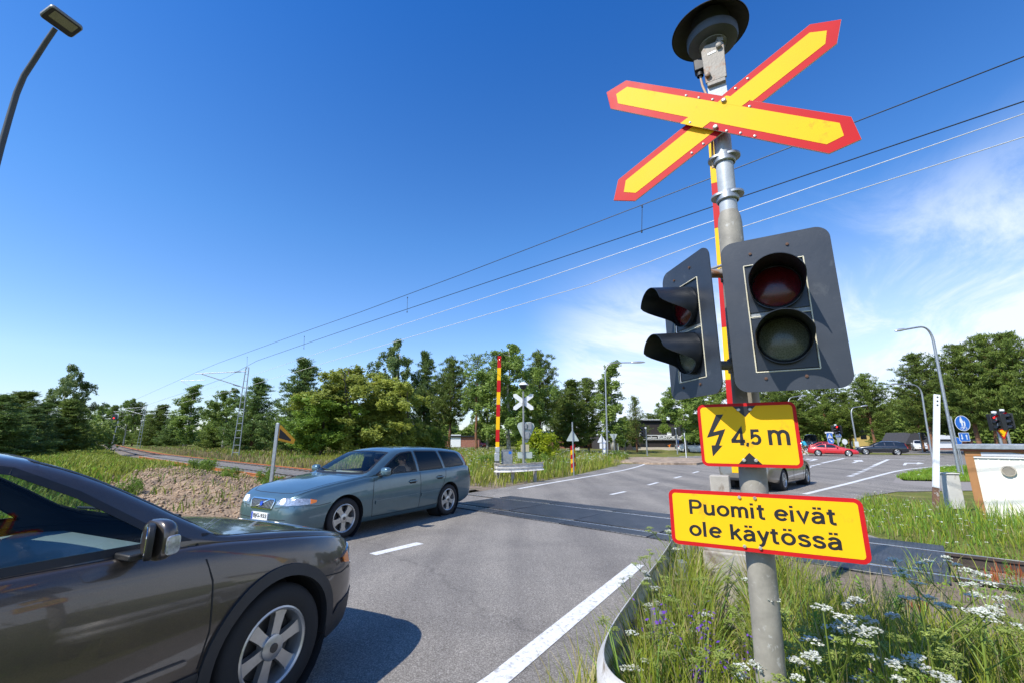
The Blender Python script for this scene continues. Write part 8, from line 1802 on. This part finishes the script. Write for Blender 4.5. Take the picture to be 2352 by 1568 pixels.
for i, (u, v, Y) in enumerate(((1880, 1320, 3.2), (1905, 1300, 3.4), (1990, 1310, 3.3), (1830, 1380, 2.8), (1860, 1400, 2.6), (1925, 1395, 2.7), (1690, 1330, 3.6), (1845, 1450, 2.3), (1800, 1360, 3.0), (2010, 1295, 4.0), (2040, 1290, 4.3), (2330, 1270, 4.6), (2345, 1240, 5.0))):
    p = A(u, v, Y); put(mp_, um, i % 2, p.x, Y, max(.4, min(1.3, (p.z - terr(p.x, Y)) / .78)), i * 1.7, 'dark green mugwort with narrow leaves beside the signal post and the crossing panels', 'mugwort weeds')
def flower_dots(name, P, z0, z1, size, m, label):
    n = len(P); k = 7; C = np.repeat(P + np.stack([np.zeros(n), np.zeros(n), RNG.uniform(z0, z1, n)], 1), k, 0); C = C + RNG.normal(size=C.shape) * (size * .7, size * .7, size * .12); d = rdir(len(C)); d[:, 2] *= .2; nr = np.tile([[0, 0, 1.]], (len(C), 1)) + RNG.normal(size=C.shape) * .4
    V, F = quads(C, size * .9, size * .8, d, nr); o = mesh_np(name, V, F, m); tag(o, kind='stuff'); o['label'] = label
flower_dots('wildflowers', scatter(VC, 900, lambda x, y: nz(x, y, .6, 1)), .45, .75, .055, M_umb, 'white cow parsley scattered over the far verge')
flower_dots('wildflowers', scatter(VC, 120), .3, .5, .05, M_yfl, 'yellow flowers on the far verge')
flower_dots('wildflowers', scatter(VR, 260, lambda x, y: nz(x, y, .9, 1), avoid=cabin_box), .12, .30, .022, M_umb, 'white flowers on the verge by the cabin')
flower_dots('wildflowers', scatter(VR, 90, avoid=cabin_box), .1, .26, .018, M_vet, 'violet flowers on the verge by the cabin'); flower_dots('wildflowers', scatter(VR, 60, avoid=cabin_box), .1, .26, .018, M_yfl, 'yellow flowers on the verge by the cabin')
flower_dots('wildflowers', scatter(LW, 60), .1, .2, .04, M_umb, 'daisies on the small lawn'); 
for i, (u, v) in enumerate(((2105, 1380), (2330, 1300), (2290, 1310))):
    p = G(u, v + 25); P = np.array([(p.x + random.gauss(0, .07), p.y + random.gauss(0, .07), 0) for _ in range(26)]); o = blades('red_sorrel', P, (.08, .22), (.006, .010), .3, [M_redw], [1.], 'reddish sorrel plant among the weeds', .3); o['kind'] = 'thing'; tag(o, ['orange red sorrel on the bare soil between the cow parsley', 'orange red sorrel by the rail at the right edge', 'second orange red sorrel near the rail at the right'][i], 'weed', 'sorrel plants')
sp_ = None
for i, (u, v, Y) in enumerate(((180, 1062, 26), (320, 1110, 12.5), (640, 1105, 15.0), (480, 1065, 21), (460, 1068, 20), (540, 1085, 17), (1420, 1050, 37), (1230, 1045, 26), (700, 1060, 30), (620, 1085, 15.5))):
    p = A(u, v, Y); tree('shrub', u, v - 18, 46 if Y > 20 else 40, Y, ['leafy weed bush on the rise at the left', 'small leafy weed on the earth bank', 'yellow green leafy weed at the foot of the black and orange board', 'leafy weed by the rusty rail, left one', 'leafy weed by the rusty rail, right one', 'leafy weed between the rusty rail and the bank', 'bushy weed at the tip of the far verge', 'low leafy bush behind the far signal post', 'low leafy bush in the meadow beyond the rails', 'leafy weed left of the black and orange board'][i], 'weed_bush', 'bush', 'leafy weeds')
